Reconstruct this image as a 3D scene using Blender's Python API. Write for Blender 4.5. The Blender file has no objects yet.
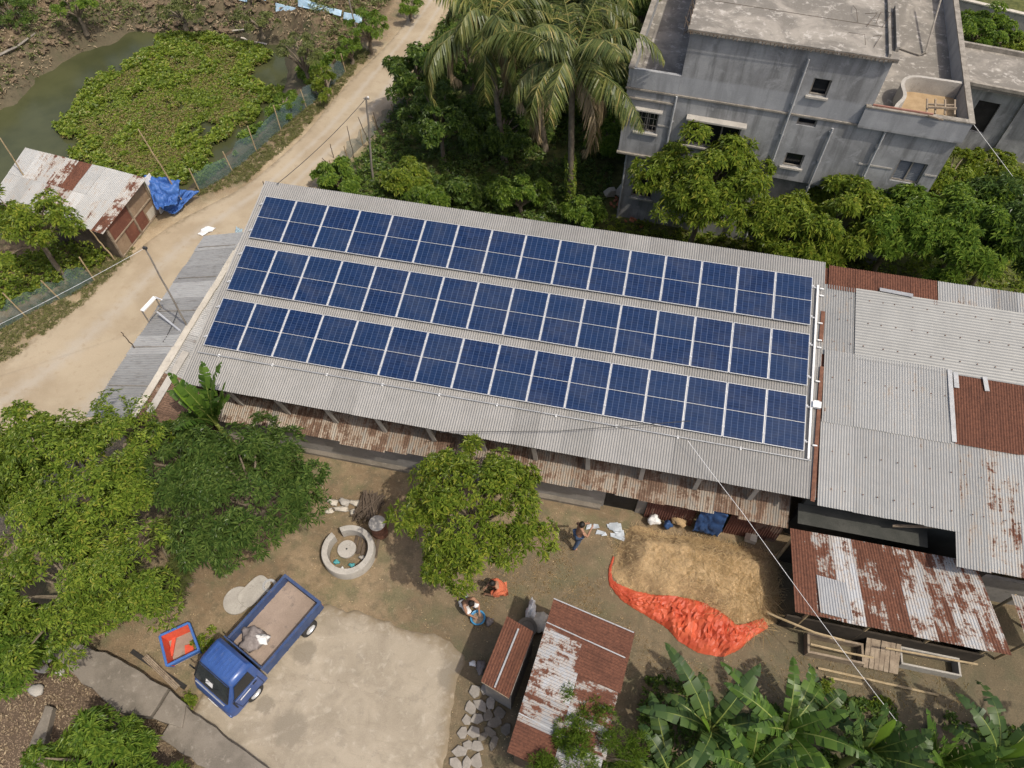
import bpy, bmesh, math, random
import numpy as np
from mathutils import Vector, Matrix, Euler
sc = bpy.context.scene
C = sc.collection
rad = math.radians
RNG = np.random.default_rng(11)
random.seed(5)

# ---------------------------------------------------------------- camera
W, H, F = 1024, 768, 720.0
CAM = np.array([12.5304, -17.5603, 21.3398])
ROT = Euler((0.613166, 0.000441, 0.209981), 'XYZ')
RM = np.array(ROT.to_matrix())
cd = bpy.data.cameras.new('camera'); cam = bpy.data.objects.new('camera', cd); C.objects.link(cam)
cam.location = CAM; cam.rotation_euler = ROT
cd.sensor_fit = 'HORIZONTAL'; cd.sensor_width = 36; cd.lens = F / W * 36
cd.clip_start = .1; cd.clip_end = 3000
sc.camera = cam

def at(px, py, z=0.0):
    """ground (or height z) position seen at a pixel of the survey photo"""
    d = RM @ np.array([(px - 512) / F, -(py - 384) / F, -1.0])
    return CAM + d * ((z - CAM[2]) / d[2])

def proj(X):
    d = (np.asarray(X, float) - CAM) @ RM
    return np.array([512 + F * d[0] / -d[2], 384 - F * d[1] / -d[2]])

def stand(foot, head, z0=0.0):
    """foot and top of a (nearly upright) pole from its two ends in the survey photo"""
    f = at(*foot, z0); best = None
    for h in np.arange(.05, 12, .05):
        e = np.hypot(*(proj(f + [0, 0, h]) - np.array(head)))
        if best is None or e < best[0]: best = (e, h)
    z = z0 + best[1]
    return f, at(*head, z)

# ---------------------------------------------------------------- objects
def tag(o, label=None, cat=None, group=None, kind=None):
    if label: o['label'] = label
    if cat: o['category'] = cat
    if group: o['group'] = group
    if kind: o['kind'] = kind
    return o

def empty(name, loc=(0, 0, 0), label=None, cat=None, group=None, rz=0.0, rot=None):
    o = bpy.data.objects.new(name, None); C.objects.link(o)
    o.location = loc; o.rotation_euler = rot if rot else (0, 0, rz); o.empty_display_size = .1
    return tag(o, label, cat, group)

def chain_offset(p):
    v = np.zeros(3)
    while p is not None:
        v += np.array(p.location); p = p.parent
    return v

def link_mesh(name, me, mats, parent=None, smooth=False):
    if not isinstance(mats, (list, tuple)): mats = [mats]
    for m in mats: me.materials.append(m)
    o = bpy.data.objects.new(name, me); C.objects.link(o)
    if parent is not None: o.parent = parent
    me.polygons.foreach_set('use_smooth', [bool(smooth)] * len(me.polygons))
    return o

def np_mesh(name, verts, faces, mats, parent=None, smooth=False, local=False, attrs=None, midx=None):
    """faces: (n,3) or (n,4) int array, or a list of such arrays"""
    verts = np.asarray(verts, np.float64).reshape(-1, 3)
    if parent is not None and not local: verts = verts - chain_offset(parent)
    fl = faces if isinstance(faces, list) else [faces]
    fl = [np.asarray(f, np.int32) for f in fl if len(f)]
    me = bpy.data.meshes.new(name)
    me.vertices.add(len(verts)); me.vertices.foreach_set('co', verts.astype(np.float32).ravel())
    loops = np.concatenate([f.ravel() for f in fl])
    sizes = np.concatenate([np.full(len(f), f.shape[1], np.int32) for f in fl])
    starts = np.concatenate([[0], np.cumsum(sizes)[:-1]]).astype(np.int32)
    me.loops.add(len(loops)); me.loops.foreach_set('vertex_index', loops)
    me.polygons.add(len(sizes)); me.polygons.foreach_set('loop_start', starts)
    if midx is not None: me.polygons.foreach_set('material_index', np.asarray(midx, np.int32))
    me.update(calc_edges=True)
    for k, a in (attrs or {}).items():
        a = np.asarray(a, np.float32)
        if a.ndim == 1:
            at_ = me.attributes.new(k, 'FLOAT', 'POINT'); at_.data.foreach_set('value', a)
        else:
            at_ = me.attributes.new(k, 'FLOAT_VECTOR', 'POINT'); at_.data.foreach_set('vector', a.ravel())
    return link_mesh(name, me, mats, parent, smooth)

class MB:
    def __init__(s): s.v = []; s.f = []
    def add(s, vs, fs):
        n = len(s.v); s.v += [tuple(map(float, v)) for v in vs]; s.f += [tuple(n + i for i in f) for f in fs]; return s
    def box(s, c, size, rz=0.0, m=None, taper=1.0):
        x, y, z = [a / 2 for a in size]; M = m if m is not None else Matrix.Rotation(rz, 3, 'Z')
        vs = []
        for k in (-1, 1):
            t = taper if k > 0 else 1.0
            for (a, b) in ((-1, -1), (1, -1), (1, 1), (-1, 1)):
                vs.append(Vector(c) + M @ Vector((a * x * t, b * y * t, k * z)))
        return s.add(vs, [(3, 2, 1, 0), (4, 5, 6, 7), (0, 1, 5, 4), (1, 2, 6, 5), (2, 3, 7, 6), (3, 0, 4, 7)])
    def bx(s, x0, x1, y0, y1, z0, z1):
        return s.box(((x0 + x1) / 2, (y0 + y1) / 2, (z0 + z1) / 2), (abs(x1 - x0), abs(y1 - y0), abs(z1 - z0)))
    def bar(s, a, b, w, h=None, up=(0, 0, 1)):
        a = Vector(a); b = Vector(b); h = h or w; d = (b - a); L = d.length
        if L < 1e-6: return s
        d.normalize(); u = Vector(up)
        if abs(d.dot(u)) > .95: u = Vector((0, 1, 0))
        r = d.cross(u).normalized(); u = r.cross(d)
        M = Matrix((r, d, u)).transposed()
        return s.box((a + b) / 2, (w, L, h), m=M)
    def tube(s, pts, r, n=8, cap=True):
        pts = [Vector(p) for p in pts]
        if not hasattr(r, '__len__'): r = [r] * len(pts)
        base = len(s.v); ref = None
        for i, p in enumerate(pts):
            d = (pts[min(i + 1, len(pts) - 1)] - pts[max(i - 1, 0)])
            d = d.normalized() if d.length > 1e-9 else Vector((0, 0, 1))
            if ref is None: ref = Vector((1, 0, 0)) if abs(d.x) < .8 else Vector((0, 1, 0))
            a = (ref - d * ref.dot(d)).normalized(); b = d.cross(a); ref = a
            for k in range(n):
                t = 2 * math.pi * k / n
                s.v.append(tuple(p + (a * math.cos(t) + b * math.sin(t)) * r[i]))
        for i in range(len(pts) - 1):
            for k in range(n):
                k2 = (k + 1) % n
                s.f.append((base + i * n + k, base + i * n + k2, base + (i + 1) * n + k2, base + (i + 1) * n + k))
        if cap:
            s.f.append(tuple(base + k for k in reversed(range(n))))
            s.f.append(tuple(base + (len(pts) - 1) * n + k for k in range(n)))
        return s
    def lathe(s, prof, c=(0, 0, 0), n=24, a0=0.0, a1=2 * math.pi, m=None):
        base = len(s.v); full = abs(a1 - a0 - 2 * math.pi) < 1e-6; cols = n if full else n + 1
        M = m or Matrix.Identity(3)
        for k in range(cols):
            t = a0 + (a1 - a0) * k / n
            for (r, z) in prof: s.v.append(tuple(Vector(c) + M @ Vector((r * math.cos(t), r * math.sin(t), z))))
        P = len(prof)
        for k in range(n):
            k2 = (k + 1) % cols
            for i in range(P - 1):
                s.f.append((base + k * P + i, base + k2 * P + i, base + k2 * P + i + 1, base + k * P + i + 1))
        return s
    def prism(s, poly, z0, z1):
        """poly: list of (x,y) counter-clockwise"""
        n = len(poly)
        vs = [(x, y, z0) for x, y in poly] + [(x, y, z1) for x, y in poly]
        fs = [tuple(reversed(range(n))), tuple(range(n, 2 * n))] + [(i, (i + 1) % n, n + (i + 1) % n, n + i) for i in range(n)]
        return s.add(vs, fs)
    def extrude(s, poly, axis_a, axis_b, axis_e, o, L):
        """polygon in the plane (axis_a, axis_b), extruded by L along axis_e"""
        A, B, E, O = Vector(axis_a), Vector(axis_b), Vector(axis_e), Vector(o); n = len(poly)
        vs = [O + A * a + B * b for a, b in poly] + [O + A * a + B * b + E * L for a, b in poly]
        return s.add(vs, [tuple(reversed(range(n))), tuple(range(n, 2 * n))] + [(i, (i + 1) % n, n + (i + 1) % n, n + i) for i in range(n)])
    def pieces(s, name, mat, parent=None, **k):
        """one object for every connected piece"""
        par = list(range(len(s.v)))
        def fd(a):
            while par[a] != a: par[a] = par[par[a]]; a = par[a]
            return a
        for f in s.f:
            for q in f[1:]: par[fd(q)] = fd(f[0])
        gr = {}
        for f in s.f: gr.setdefault(fd(f[0]), []).append(f)
        out = []
        for fs in gr.values():
            ids = sorted({i for f in fs for i in f}); ix = {q: n for n, q in enumerate(ids)}
            m = MB(); m.v = [s.v[i] for i in ids]; m.f = [tuple(ix[i] for i in f) for f in fs]; out.append(m.build(name, mat, parent, **k))
        return out
    def build(s, name, mat, parent=None, local=False, smooth=False, bevel=0.0, fix=True):
        off = chain_offset(parent) if (parent is not None and not local) else np.zeros(3)
        me = bpy.data.meshes.new(name)
        me.from_pydata([tuple(np.array(v) - off) for v in s.v], [], s.f)
        if fix:
            bm = bmesh.new(); bm.from_mesh(me); bmesh.ops.recalc_face_normals(bm, faces=bm.faces); bm.to_mesh(me); bm.free()
        o = link_mesh(name, me, mat, parent, smooth)
        if smooth:
            try: me.set_sharp_from_angle(angle=rad(40))
            except Exception: pass
        if bevel:
            b = o.modifiers.new('bevel', 'BEVEL'); b.width = bevel; b.segments = 2; b.limit_method = 'ANGLE'; b.angle_limit = rad(35)
        return o

# ---------------------------------------------------------------- node materials
def S(r, g, b):
    f = lambda c: (c / 255 / 12.92) if c / 255 <= .04045 else ((c / 255 + .055) / 1.055) ** 2.4
    return (f(r), f(g), f(b), 1)
def rgb(c): return (c[0], c[1], c[2], 1)

class NT:
    def __init__(s, name):
        s.m = bpy.data.materials.new(name); s.m.use_nodes = True; s.t = s.m.node_tree
        s.n = s.t.nodes; s.b = s.n['Principled BSDF']; s.out = s.n['Material Output']
    def new(s, t, **k):
        n = s.n.new(t)
        for a, v in k.items(): setattr(n, a, v)
        return n
    def link(s, a, b): s.t.links.new(a, b); return s
    def put(s, sock, v):
        if v is None: return
        if hasattr(v, 'is_linked') or isinstance(v, bpy.types.NodeSocket): s.t.links.new(v, sock)
        else: sock.default_value = v
    def pos(s, obj=True): return s.new('ShaderNodeTexCoord').outputs['Object'] if obj else s.new('ShaderNodeNewGeometry').outputs['Position']
    def attr(s, name, vec=False):
        n = s.new('ShaderNodeAttribute', attribute_name=name); return n.outputs['Vector' if vec else 'Fac']
    def isl(s): return s.new('ShaderNodeNewGeometry').outputs['Random Per Island']
    def obr(s): return s.new('ShaderNodeObjectInfo').outputs['Random']
    def map(s, v, scale=(1, 1, 1), loc=(0, 0, 0)):
        n = s.new('ShaderNodeMapping'); s.put(n.inputs['Vector'], v); s.put(n.inputs['Scale'], scale); s.put(n.inputs['Location'], loc); return n.outputs[0]
    def noise(s, v, scale=5., detail=4., rough=.55, dist=0.):
        n = s.new('ShaderNodeTexNoise'); s.put(n.inputs['Vector'], v); n.inputs['Scale'].default_value = scale
        n.inputs['Detail'].default_value = detail; n.inputs['Roughness'].default_value = rough; n.inputs['Distortion'].default_value = dist
        return n.outputs[0]
    def vor(s, v, scale=5., feature='F1', out='Distance'):
        n = s.new('ShaderNodeTexVoronoi', feature=feature); s.put(n.inputs['Vector'], v); n.inputs['Scale'].default_value = scale; return n.outputs[out]
    def ramp(s, f, stops, interp='LINEAR'):
        n = s.new('ShaderNodeValToRGB'); s.put(n.inputs[0], f); cr = n.color_ramp; cr.interpolation = interp
        while len(cr.elements) < len(stops): cr.elements.new(.5)
        for e, (p, c) in zip(cr.elements, stops): e.position = p; e.color = c if hasattr(c, '__len__') else (c, c, c, 1)
        return n.outputs[0]
    def math(s, op, a, b=None, c=None, clamp=False):
        n = s.new('ShaderNodeMath', operation=op, use_clamp=clamp); s.put(n.inputs[0], a)
        if b is not None: s.put(n.inputs[1], b)
        if c is not None: s.put(n.inputs[2], c)
        return n.outputs[0]
    def step(s, v, lo, hi):
        n = s.new('ShaderNodeMapRange', interpolation_type='SMOOTHSTEP'); s.put(n.inputs['Value'], v)
        n.inputs['From Min'].default_value = lo; n.inputs['From Max'].default_value = hi; return n.outputs[0]
    def mix(s, f, a, b, mode='MIX'):
        n = s.new('ShaderNodeMix', data_type='RGBA', blend_type=mode); s.put(n.inputs[0], f); s.put(n.inputs[6], a); s.put(n.inputs[7], b); return n.outputs[2]
    def sep(s, v):
        n = s.new('ShaderNodeSeparateXYZ'); s.put(n.inputs[0], v); return n.outputs
    def comb(s, x, y, z):
        n = s.new('ShaderNodeCombineXYZ'); s.put(n.inputs[0], x); s.put(n.inputs[1], y); s.put(n.inputs[2], z); return n.outputs[0]
    def bump(s, h, strength=.3, dist=.02):
        n = s.new('ShaderNodeBump'); s.put(n.inputs['Height'], h); n.inputs['Strength'].default_value = strength; n.inputs['Distance'].default_value = dist
        s.t.links.new(n.outputs[0], s.b.inputs['Normal']); return s
    def fin(s, col=None, rough=.8, metal=0., spec=None):
        s.put(s.b.inputs['Base Color'], col); s.put(s.b.inputs['Roughness'], rough); s.put(s.b.inputs['Metallic'], metal)
        if spec is not None: s.b.inputs['Specular IOR Level'].default_value = spec
        return s.m

def m_noise(name, c1, c2, scale=3., rough=.85, c3=None, fine=30., bump=.25, metal=0., spec=.3, bd=.02):
    """two or three colours mixed by noise at two sizes, with a matching bump"""
    t = NT(name); p = t.pos()
    big = t.noise(p, scale, 5, .6); sm = t.noise(p, fine, 4, .6)
    col = t.mix(t.step(big, .35, .65), rgb(c1), rgb(c2))
    if c3: col = t.mix(t.step(t.noise(p, scale * 2.7, 6, .7), .55, .7), col, rgb(c3))
    col = t.mix(.35, col, t.mix(sm, rgb([x * .45 for x in c1[:3]]), rgb([min(1, x * 1.5) for x in c2[:3]])))
    if bump: t.bump(sm, bump, bd)
    return t.fin(col, rough, metal, spec)

def m_leaf(name, dark, mid, light, transl=.3, rough=.45, yellow=None, gain=(1.2, 1.22, 1.3)):
    dark, mid, light = [[a * g for a, g in zip(c, gain)] for c in (dark, mid, light)]
    t = NT(name); r = t.isl()
    col = t.ramp(r, [(0, rgb(dark)), (.5, rgb(mid)), (.88, rgb(light)), (1, rgb(yellow or light))])
    patch = t.noise(t.pos(False), .8, 2)
    col = t.mix(t.step(patch, .35, .7), t.mix(.3, col, rgb(dark)), col)
    t.fin(col, rough, 0, .35)
    tr = t.new('ShaderNodeBsdfTranslucent'); t.put(tr.inputs[0], t.mix(.5, col, rgb([light[0] * 1.3, light[1] * 1.4, light[2] * .8])))
    ms = t.new('ShaderNodeMixShader'); ms.inputs[0].default_value = transl
    t.link(t.b.outputs[0], ms.inputs[1]); t.link(tr.outputs[0], ms.inputs[2]); t.link(ms.outputs[0], t.out.inputs[0])
    return t.m

# ---------------------------------------------------------------- foliage
def whorls(P, N, m, l, w, tilt=(.15, .9), rng=RNG, fold=.25, jit=.3, sn=.15, drop=.28):
    """m leaves around each point P with axis N; every leaf a folded kite of two triangles"""
    P = np.asarray(P, float); N = np.asarray(N, float); K = len(P)
    N = N / np.linalg.norm(N, axis=1, keepdims=True)
    ref = np.where(np.abs(N[:, 2:3]) < .9, np.array([[0, 0, 1.]]), np.array([[1., 0, 0]]))
    A = np.cross(N, ref); A /= np.linalg.norm(A, axis=1, keepdims=True); B = np.cross(N, A)
    th = (np.arange(m)[None, :] / m * 2 * np.pi) + rng.uniform(0, 6.28, (K, 1)) + rng.normal(0, jit, (K, m))
    el = rng.uniform(tilt[0], tilt[1], (K, m))            # elevation above the whorl plane
    D = (A[:, None] * np.cos(th)[..., None] + B[:, None] * np.sin(th)[..., None]) * np.cos(el)[..., None] + N[:, None] * np.sin(el)[..., None]
    side = np.cross(D, N[:, None] + rng.normal(0, sn, (K, m, 3))); side /= (np.linalg.norm(side, axis=2, keepdims=True) + 1e-9)
    up = np.cross(side, D)
    L = l * rng.uniform(.7, 1.2, (K, m, 1)) * rng.uniform(.6, 1.2, (K, 1, 1)); Wd = w * rng.uniform(.8, 1.2, (K, m, 1))
    o = P[:, None] + D * .02
    mid = o + D * L * .5
    tip = o + D * L + np.array([0, 0, -1.]) * L * drop
    v0 = o; v1 = mid + side * Wd / 2 + up * Wd * fold; v2 = tip; v3 = mid - side * Wd / 2 + up * Wd * fold
    V = np.stack([v0, v1, v2, v3], 2).reshape(-1, 3)
    n = K * m; b = np.arange(n) * 4
    Fc = np.concatenate([np.stack([b, b + 1, b + 2], 1), np.stack([b, b + 2, b + 3], 1)])
    return V, Fc

def crown_points(c, r, ncl, per, rng, cr=(.13, .27), flat=.0):
    """clumps spread over an uneven ellipsoid; returns leaf-whorl points and axes and the clump centres"""
    c = np.array(c); r = np.array(r)
    u = rng.normal(0, 1, (ncl, 3)); u[:, 2] = np.abs(u[:, 2]) * .9 - .3
    u /= np.linalg.norm(u, axis=1, keepdims=True)
    lob = 1 + .16 * np.sin(5 * np.arctan2(u[:, 1], u[:, 0]) + rng.uniform(0, 6)) + .2 * np.sin(3 * np.arctan2(u[:, 1], u[:, 0]) + rng.uniform(0, 6)) + rng.normal(0, .1, ncl)
    cc = c + u * r * (rng.uniform(.3, 1.0, (ncl, 1)) ** .5) * np.minimum(lob, 1.18)[:, None] * .9
    P, N = [], []
    for k in range(ncl):
        q = rng.normal(0, 1, (per, 3)); q[:, 2] = np.abs(q[:, 2]) * .9 - .25; q /= np.linalg.norm(q, axis=1, keepdims=True)
        R = np.mean(r) * rng.uniform(*cr)
        P.append(cc[k] + q * R * rng.uniform(.55, 1.05, (per, 1)) * np.array([1, 1, .75]))
        o = (cc[k] - c) / r; o /= (np.linalg.norm(o) + 1e-6)
        N.append(q * .8 + o * .5 + np.array([0, 0, .45]))
    return np.concatenate(P), np.concatenate(N), cc

BARK = None
def tree(name, label, loc, cz, r, mat, ncl=26, per=34, leaf=(.2, .055), m=8, seed=1, group=None, cat='tree', trunk=.11, tilt=(.0, .8), cr=(.13, .27), twigs=True, lean=(0, 0), foliage='foliage'):
    """loc: foot of the trunk; cz: height of the crown's centre; r: crown radii"""
    rng = np.random.default_rng(seed); per = int(per * 1.5); leaf = (leaf[0] * .8, leaf[1] * .8)
    x, y, z0 = loc
    root = empty(name, loc, label, cat, group)
    c = np.array([x + lean[0], y + lean[1], cz])
    P, N, cc = crown_points(c, r, ncl, per, rng, cr)
    k = P[:, 2] > z0 + .12; P, N = P[k], N[k]
    V, Fc = whorls(P, N, m, leaf[0], leaf[1], tilt, rng)
    np_mesh(foliage, V, Fc, mat, root)
    mb = MB(); fork = Vector((x + lean[0] * .4, y + lean[1] * .4, z0 + max(.3, (cz - r[2] * .7 - z0))))
    mid = Vector((x, y, z0)).lerp(fork, .5) + Vector((rng.normal(0, .06), rng.normal(0, .06), 0))
    mb.tube([(x, y, z0 - .1), (x, y, z0 + .1), mid, fork], [trunk * 1.35, trunk * 1.1, trunk * .9, trunk * .8], 8)
    tr = mb.build('trunk', BARK, root, smooth=True)
    if twigs:
        lm = MB()
        for q in cc[:: max(1, len(cc) // 18)]:
            q = Vector(q); md = fork.lerp(q, .5) + Vector((0, 0, .12 * (q - fork).length))
            lm.tube([fork, md, q], [trunk * .55, trunk * .32, trunk * .12], 5, cap=False)
        lm.build('limbs', BARK, root, smooth=True)
    return root
# ================================================================ materials
M = {}
BARK = M['bark'] = m_noise('bark', (.11, .085, .06), (.2, .165, .12), 6, .9)
# foliage
M['leaf_light'] = m_leaf('leaf_light', (.05, .085, .01), (.13, .185, .022), (.215, .265, .036), .34, yellow=(.3, .29, .05))
M['leaf_mango'] = m_leaf('leaf_mango', (.028, .055, .012), (.07, .115, .024), (.12, .165, .036), .28, .34)
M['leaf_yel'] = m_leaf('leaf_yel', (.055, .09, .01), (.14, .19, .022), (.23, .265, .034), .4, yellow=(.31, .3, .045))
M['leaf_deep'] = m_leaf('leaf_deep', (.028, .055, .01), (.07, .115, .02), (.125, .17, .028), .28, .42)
M['leaf_bush'] = m_leaf('leaf_bush', (.045, .09, .012), (.115, .18, .024), (.19, .25, .035), .38)
M['leaf_grey'] = m_leaf('leaf_grey', (.055, .07, .02), (.115, .13, .04), (.175, .185, .06), .28)
M['leaf_palm'] = m_leaf('leaf_palm', (.035, .055, .014), (.085, .105, .026), (.155, .16, .042), .3, .4, yellow=(.36, .29, .1))
M['leaf_dry'] = m_leaf('leaf_dry', (.14, .1, .05), (.24, .18, .1), (.36, .28, .17), .15, .7, gain=(1, 1, 1))
M['leaf_banana'] = m_leaf('leaf_banana', (.026, .052, .014), (.045, .08, .02), (.07, .11, .026), .3, .42)
M['leaf_banana_new'] = m_leaf('leaf_banana_new', (.09, .16, .015), (.11, .19, .02), (.13, .2, .022), .35, .36)
M['midrib'] = m_noise('midrib', (.15, .19, .04), (.2, .23, .06), 3, .5, bump=0)
M['hyacinth'] = m_leaf('hyacinth', (.06, .095, .012), (.14, .19, .022), (.22, .26, .034), .32, .45, yellow=(.26, .22, .07))
M['hyacinth_old'] = m_leaf('hyacinth_old', (.1, .085, .03), (.17, .14, .05), (.22, .19, .065), .2, .6, yellow=(.28, .2, .1))
M['grass'] = m_leaf('grass', (.09, .1, .035), (.16, .165, .055), (.24, .23, .09), .25, .6, yellow=(.25, .2, .1))
M['straw'] = m_leaf('straw', (.36, .26, .14), (.55, .42, .25), (.72, .57, .36), .3, .7, gain=(1, 1, 1))
M['litter'] = m_leaf('litter', (.17, .125, .08), (.3, .23, .15), (.46, .37, .25), .15, .75, gain=(1, 1, 1))
# solids
M['concrete'] = m_noise('concrete', (.3, .28, .25), (.4, .375, .335), 2.2, .9, (.2, .185, .165))
M['concrete_pale'] = m_noise('concrete_pale', (.4, .36, .3), (.5, .46, .39), 2.5, .9, (.28, .25, .21))
M['wood'] = m_noise('wood', (.16, .12, .085), (.3, .24, .175), 5, .85, (.1, .075, .055))
M['wood_dark'] = m_noise('wood_dark', (.06, .045, .033), (.12, .09, .065), 5, .9)
M['bamboo'] = m_noise('bamboo', (.27, .2, .11), (.4, .31, .19), 6, .7)
M['pole_grey'] = m_noise('pole_grey', (.16, .14, .12), (.26, .235, .2), 6, .8)
M['steel'] = m_noise('steel', (.45, .45, .45), (.6, .6, .6), 6, .4, metal=.4, bump=.03)
M['white_paint'] = m_noise('white_paint', (.66, .66, .64), (.78, .78, .76), 4, .5, bump=.05)
M['white_cloth'] = m_noise('white_cloth', (.55, .54, .52), (.72, .71, .69), 4, .9)
M['black'] = m_noise('black', (.012, .012, .013), (.025, .025, .026), 8, .6, bump=.05)
M['dark_room'] = m_noise('dark_room', (.015, .014, .013), (.03, .028, .026), 3, .95, bump=.05)
M['rubber'] = m_noise('rubber', (.02, .02, .02), (.04, .038, .036), 12, .85)
M['brick'] = m_noise('brick', (.3, .1, .05), (.42, .17, .1), 6, .9)
M['rust_rod'] = m_noise('rust_rod', (.09, .04, .025), (.17, .08, .05), 9, .9)
M['wire_white'] = m_noise('wire_white', (.6, .6, .6), (.7, .7, .7), 3, .5, bump=0)
M['wire_dark'] = m_noise('wire_dark', (.03, .03, .03), (.05, .05, .05), 3, .6, bump=0)

def m_metal(name, bare1, bare2, rust1=(.075, .029, .017), rust2=(.145, .058, .033), bias=0.0, rough=.55, streak=6., warm=(.3, .24, .18), dirt=.25):
    """corrugated sheet: weathered zinc with rust that runs along the sheet; per-sheet share of rust in attribute 'rust'"""
    t = NT(name); suv = t.sep(t.attr('suv', True)); u, v, rnd = suv[0], suv[1], suv[2]
    off = t.math('MULTIPLY', rnd, 37.0)
    p1 = t.comb(t.math('MULTIPLY', u, streak), t.math('MULTIPLY', v, .9), off)
    p2 = t.comb(u, v, off)
    n1 = t.noise(p1, 1.0, 6, .6); n2 = t.noise(t.comb(u, t.math('MULTIPLY', v, 1.7), t.math('MULTIPLY', off, .12)), 1.3, 6, .65, .5); n3 = t.noise(p2, 16, 4, .7); n4 = t.noise(p1, 3.1, 3, .6)
    s = t.math('ADD', t.math('MULTIPLY', n1, .5), t.math('MULTIPLY', n2, .5))
    s = t.math('ADD', s, t.math('MULTIPLY', t.math('SUBTRACT', n3, .5), .3))
    s = t.math('ADD', s, t.math('ADD', t.math('MULTIPLY', t.math('SUBTRACT', t.attr('rust'), .5), .42), bias))
    f = t.step(s, .49, .545)
    bare = t.mix(t.step(n2, .3, .7), rgb(bare1), rgb(bare2))
    bare = t.mix(t.math('MULTIPLY', t.step(n4, .5, .72), dirt), bare, rgb(warm))
    bare = t.mix(.5, bare, t.mix(rnd, rgb([x * .72 for x in bare1]), rgb([min(1, x * 1.22) for x in bare2])))
    halo = t.mix(t.step(s, .4, .5), bare, t.mix(.5, bare, rgb(warm)))
    rust = t.mix(t.step(n3, .3, .7), rgb(rust1), rgb(rust2))
    rust = t.mix(t.math('MULTIPLY', t.step(n1, .45, .75), .6), rust, rgb([x * .6 for x in rust1]))
    t.bump(n3, .25, .01)
    return t.fin(t.mix(f, halo, rust), t.mix(f, (rough,) * 3 + (1,), (.9, .9, .9, 1)), t.math('MULTIPLY', t.math('SUBTRACT', 1.0, f), .25), .4)
M['roof_main'] = m_metal('roof_main', (.218, .212, .2), (.27, .262, .25), bias=-.3, dirt=.3, warm=(.22, .19, .15))
M['roof_grey'] = m_metal('roof_grey', (.25, .25, .243), (.31, .31, .302), bias=-.1, dirt=.45, streak=13.)
M['roof_rust'] = m_metal('roof_rust', (.25, .255, .265), (.33, .338, .35), bias=0.0, dirt=.4)
M['roof_old'] = m_metal('roof_old', (.16, .145, .125), (.25, .225, .19), rust1=(.085, .05, .032), rust2=(.17, .105, .07), bias=0.0, dirt=.8, warm=(.24, .16, .1))
M['roof_lean'] = m_metal('roof_lean', (.3, .295, .285), (.385, .38, .365), bias=-.18, dirt=.8, warm=(.14, .12, .1))
M['roof_shed'] = m_metal('roof_shed', (.3, .3, .29), (.39, .39, .38), bias=-.02, dirt=.6)

# ================================================================ terrain
def lattice(seed):
    r = np.random.default_rng(seed).random((257, 257))
    def f(x, y):
        xi = np.floor(x).astype(int); yi = np.floor(y).astype(int); fx = x - xi; fy = y - yi
        fx = fx * fx * (3 - 2 * fx); fy = fy * fy * (3 - 2 * fy); xi %= 256; yi %= 256
        return (r[xi, yi] * (1 - fx) + r[xi + 1, yi] * fx) * (1 - fy) + (r[xi, yi + 1] * (1 - fx) + r[xi + 1, yi + 1] * fx) * fy - .5
    return f
_l = [lattice(s) for s in range(6)]
def fbm(x, y, sc=1.0, oct=4):
    v = 0; a = 1.0
    for i in range(oct): v = v + a * _l[i](x * sc * 2 ** i + 17 * i, y * sc * 2 ** i + 31 * i); a *= .5
    return v
def sdist(x, y, poly):
    """signed distance to a polygon, negative inside"""
    P = np.array(poly, float); Q = np.roll(P, -1, 0)
    d = np.full(x.shape, 1e9); ins = np.zeros(x.shape, bool)
    for a, b in zip(P, Q):
        e = b - a; wx = x - a[0]; wy = y - a[1]; t = np.clip((wx * e[0] + wy * e[1]) / (e @ e), 0, 1)
        d = np.minimum(d, np.hypot(wx - t * e[0], wy - t * e[1]))
        c = ((a[1] > y) != (b[1] > y)); xx = (b[0] - a[0]) * (y - a[1]) / (b[1] - a[1] + 1e-12) + a[0]
        ins ^= c & (x < xx)
    return np.where(ins, -d, d)
def ss(v, a, b):
    t = np.clip((v - a) / (b - a), 0, 1); return t * t * (3 - 2 * t)

POND = [(-19.9, 8.9), (-19.7, 13.6), (-17.4, 17.3), (-14.4, 18.3), (-11.4, 18.2), (-8.2, 17.8), (-6.7, 15.6), (-5.9, 11.9), (-6.4, 8.6), (-7.1, 6.2), (-8.0, 4.5), (-8.6, 3.9), (-10.4, 2.9), (-13.9, 0.4), (-19, -2.5), (-27, -1), (-26, 4)]
ROAD_L = [(-17, -14), (-12, -9.2), (-9.43, -5.77), (-8.36, -3.04), (-7.5, .5), (-6.6, 2.6), (-4.55, 5.24), (-3.4, 9.18), (-2.85, 14.0), (-1.9, 17.8), (-1.47, 21.5), (-1.0, 32)]
ROAD_R = [(-9, -17), (-5, -11.5), (-3.3, -7.5), (-2.7, -4), (-2.5, 0), (-2.0, 3.2), (-1.7, 6.6), (-.3, 10.3), (0.2, 13.4), (.2, 18.6), (.3, 21.8), (1.0, 32)]
ROADPOLY = ROAD_L + ROAD_R[::-1]
GARDEN = [(-1.2, 5.2), (.3, 12), (.7, 32), (12, 32), (11, 8), (11.0, .6), (-.9, .8)]
RIGHTG = [(11, .6), (40, .6), (40, 40), (11, 40)]
YARD = [(-2, -8), (3.5, -7.6), (19, -7.2), (25, -7), (25, -13), (15, -13), (10.5, -16.5), (4, -17), (-2, -13)]
LITTER = [(-9, -20), (-3, -14.6), (.2, -14.9), (2.2, -15.6), (5, -17.4), (6, -20)]

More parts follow.
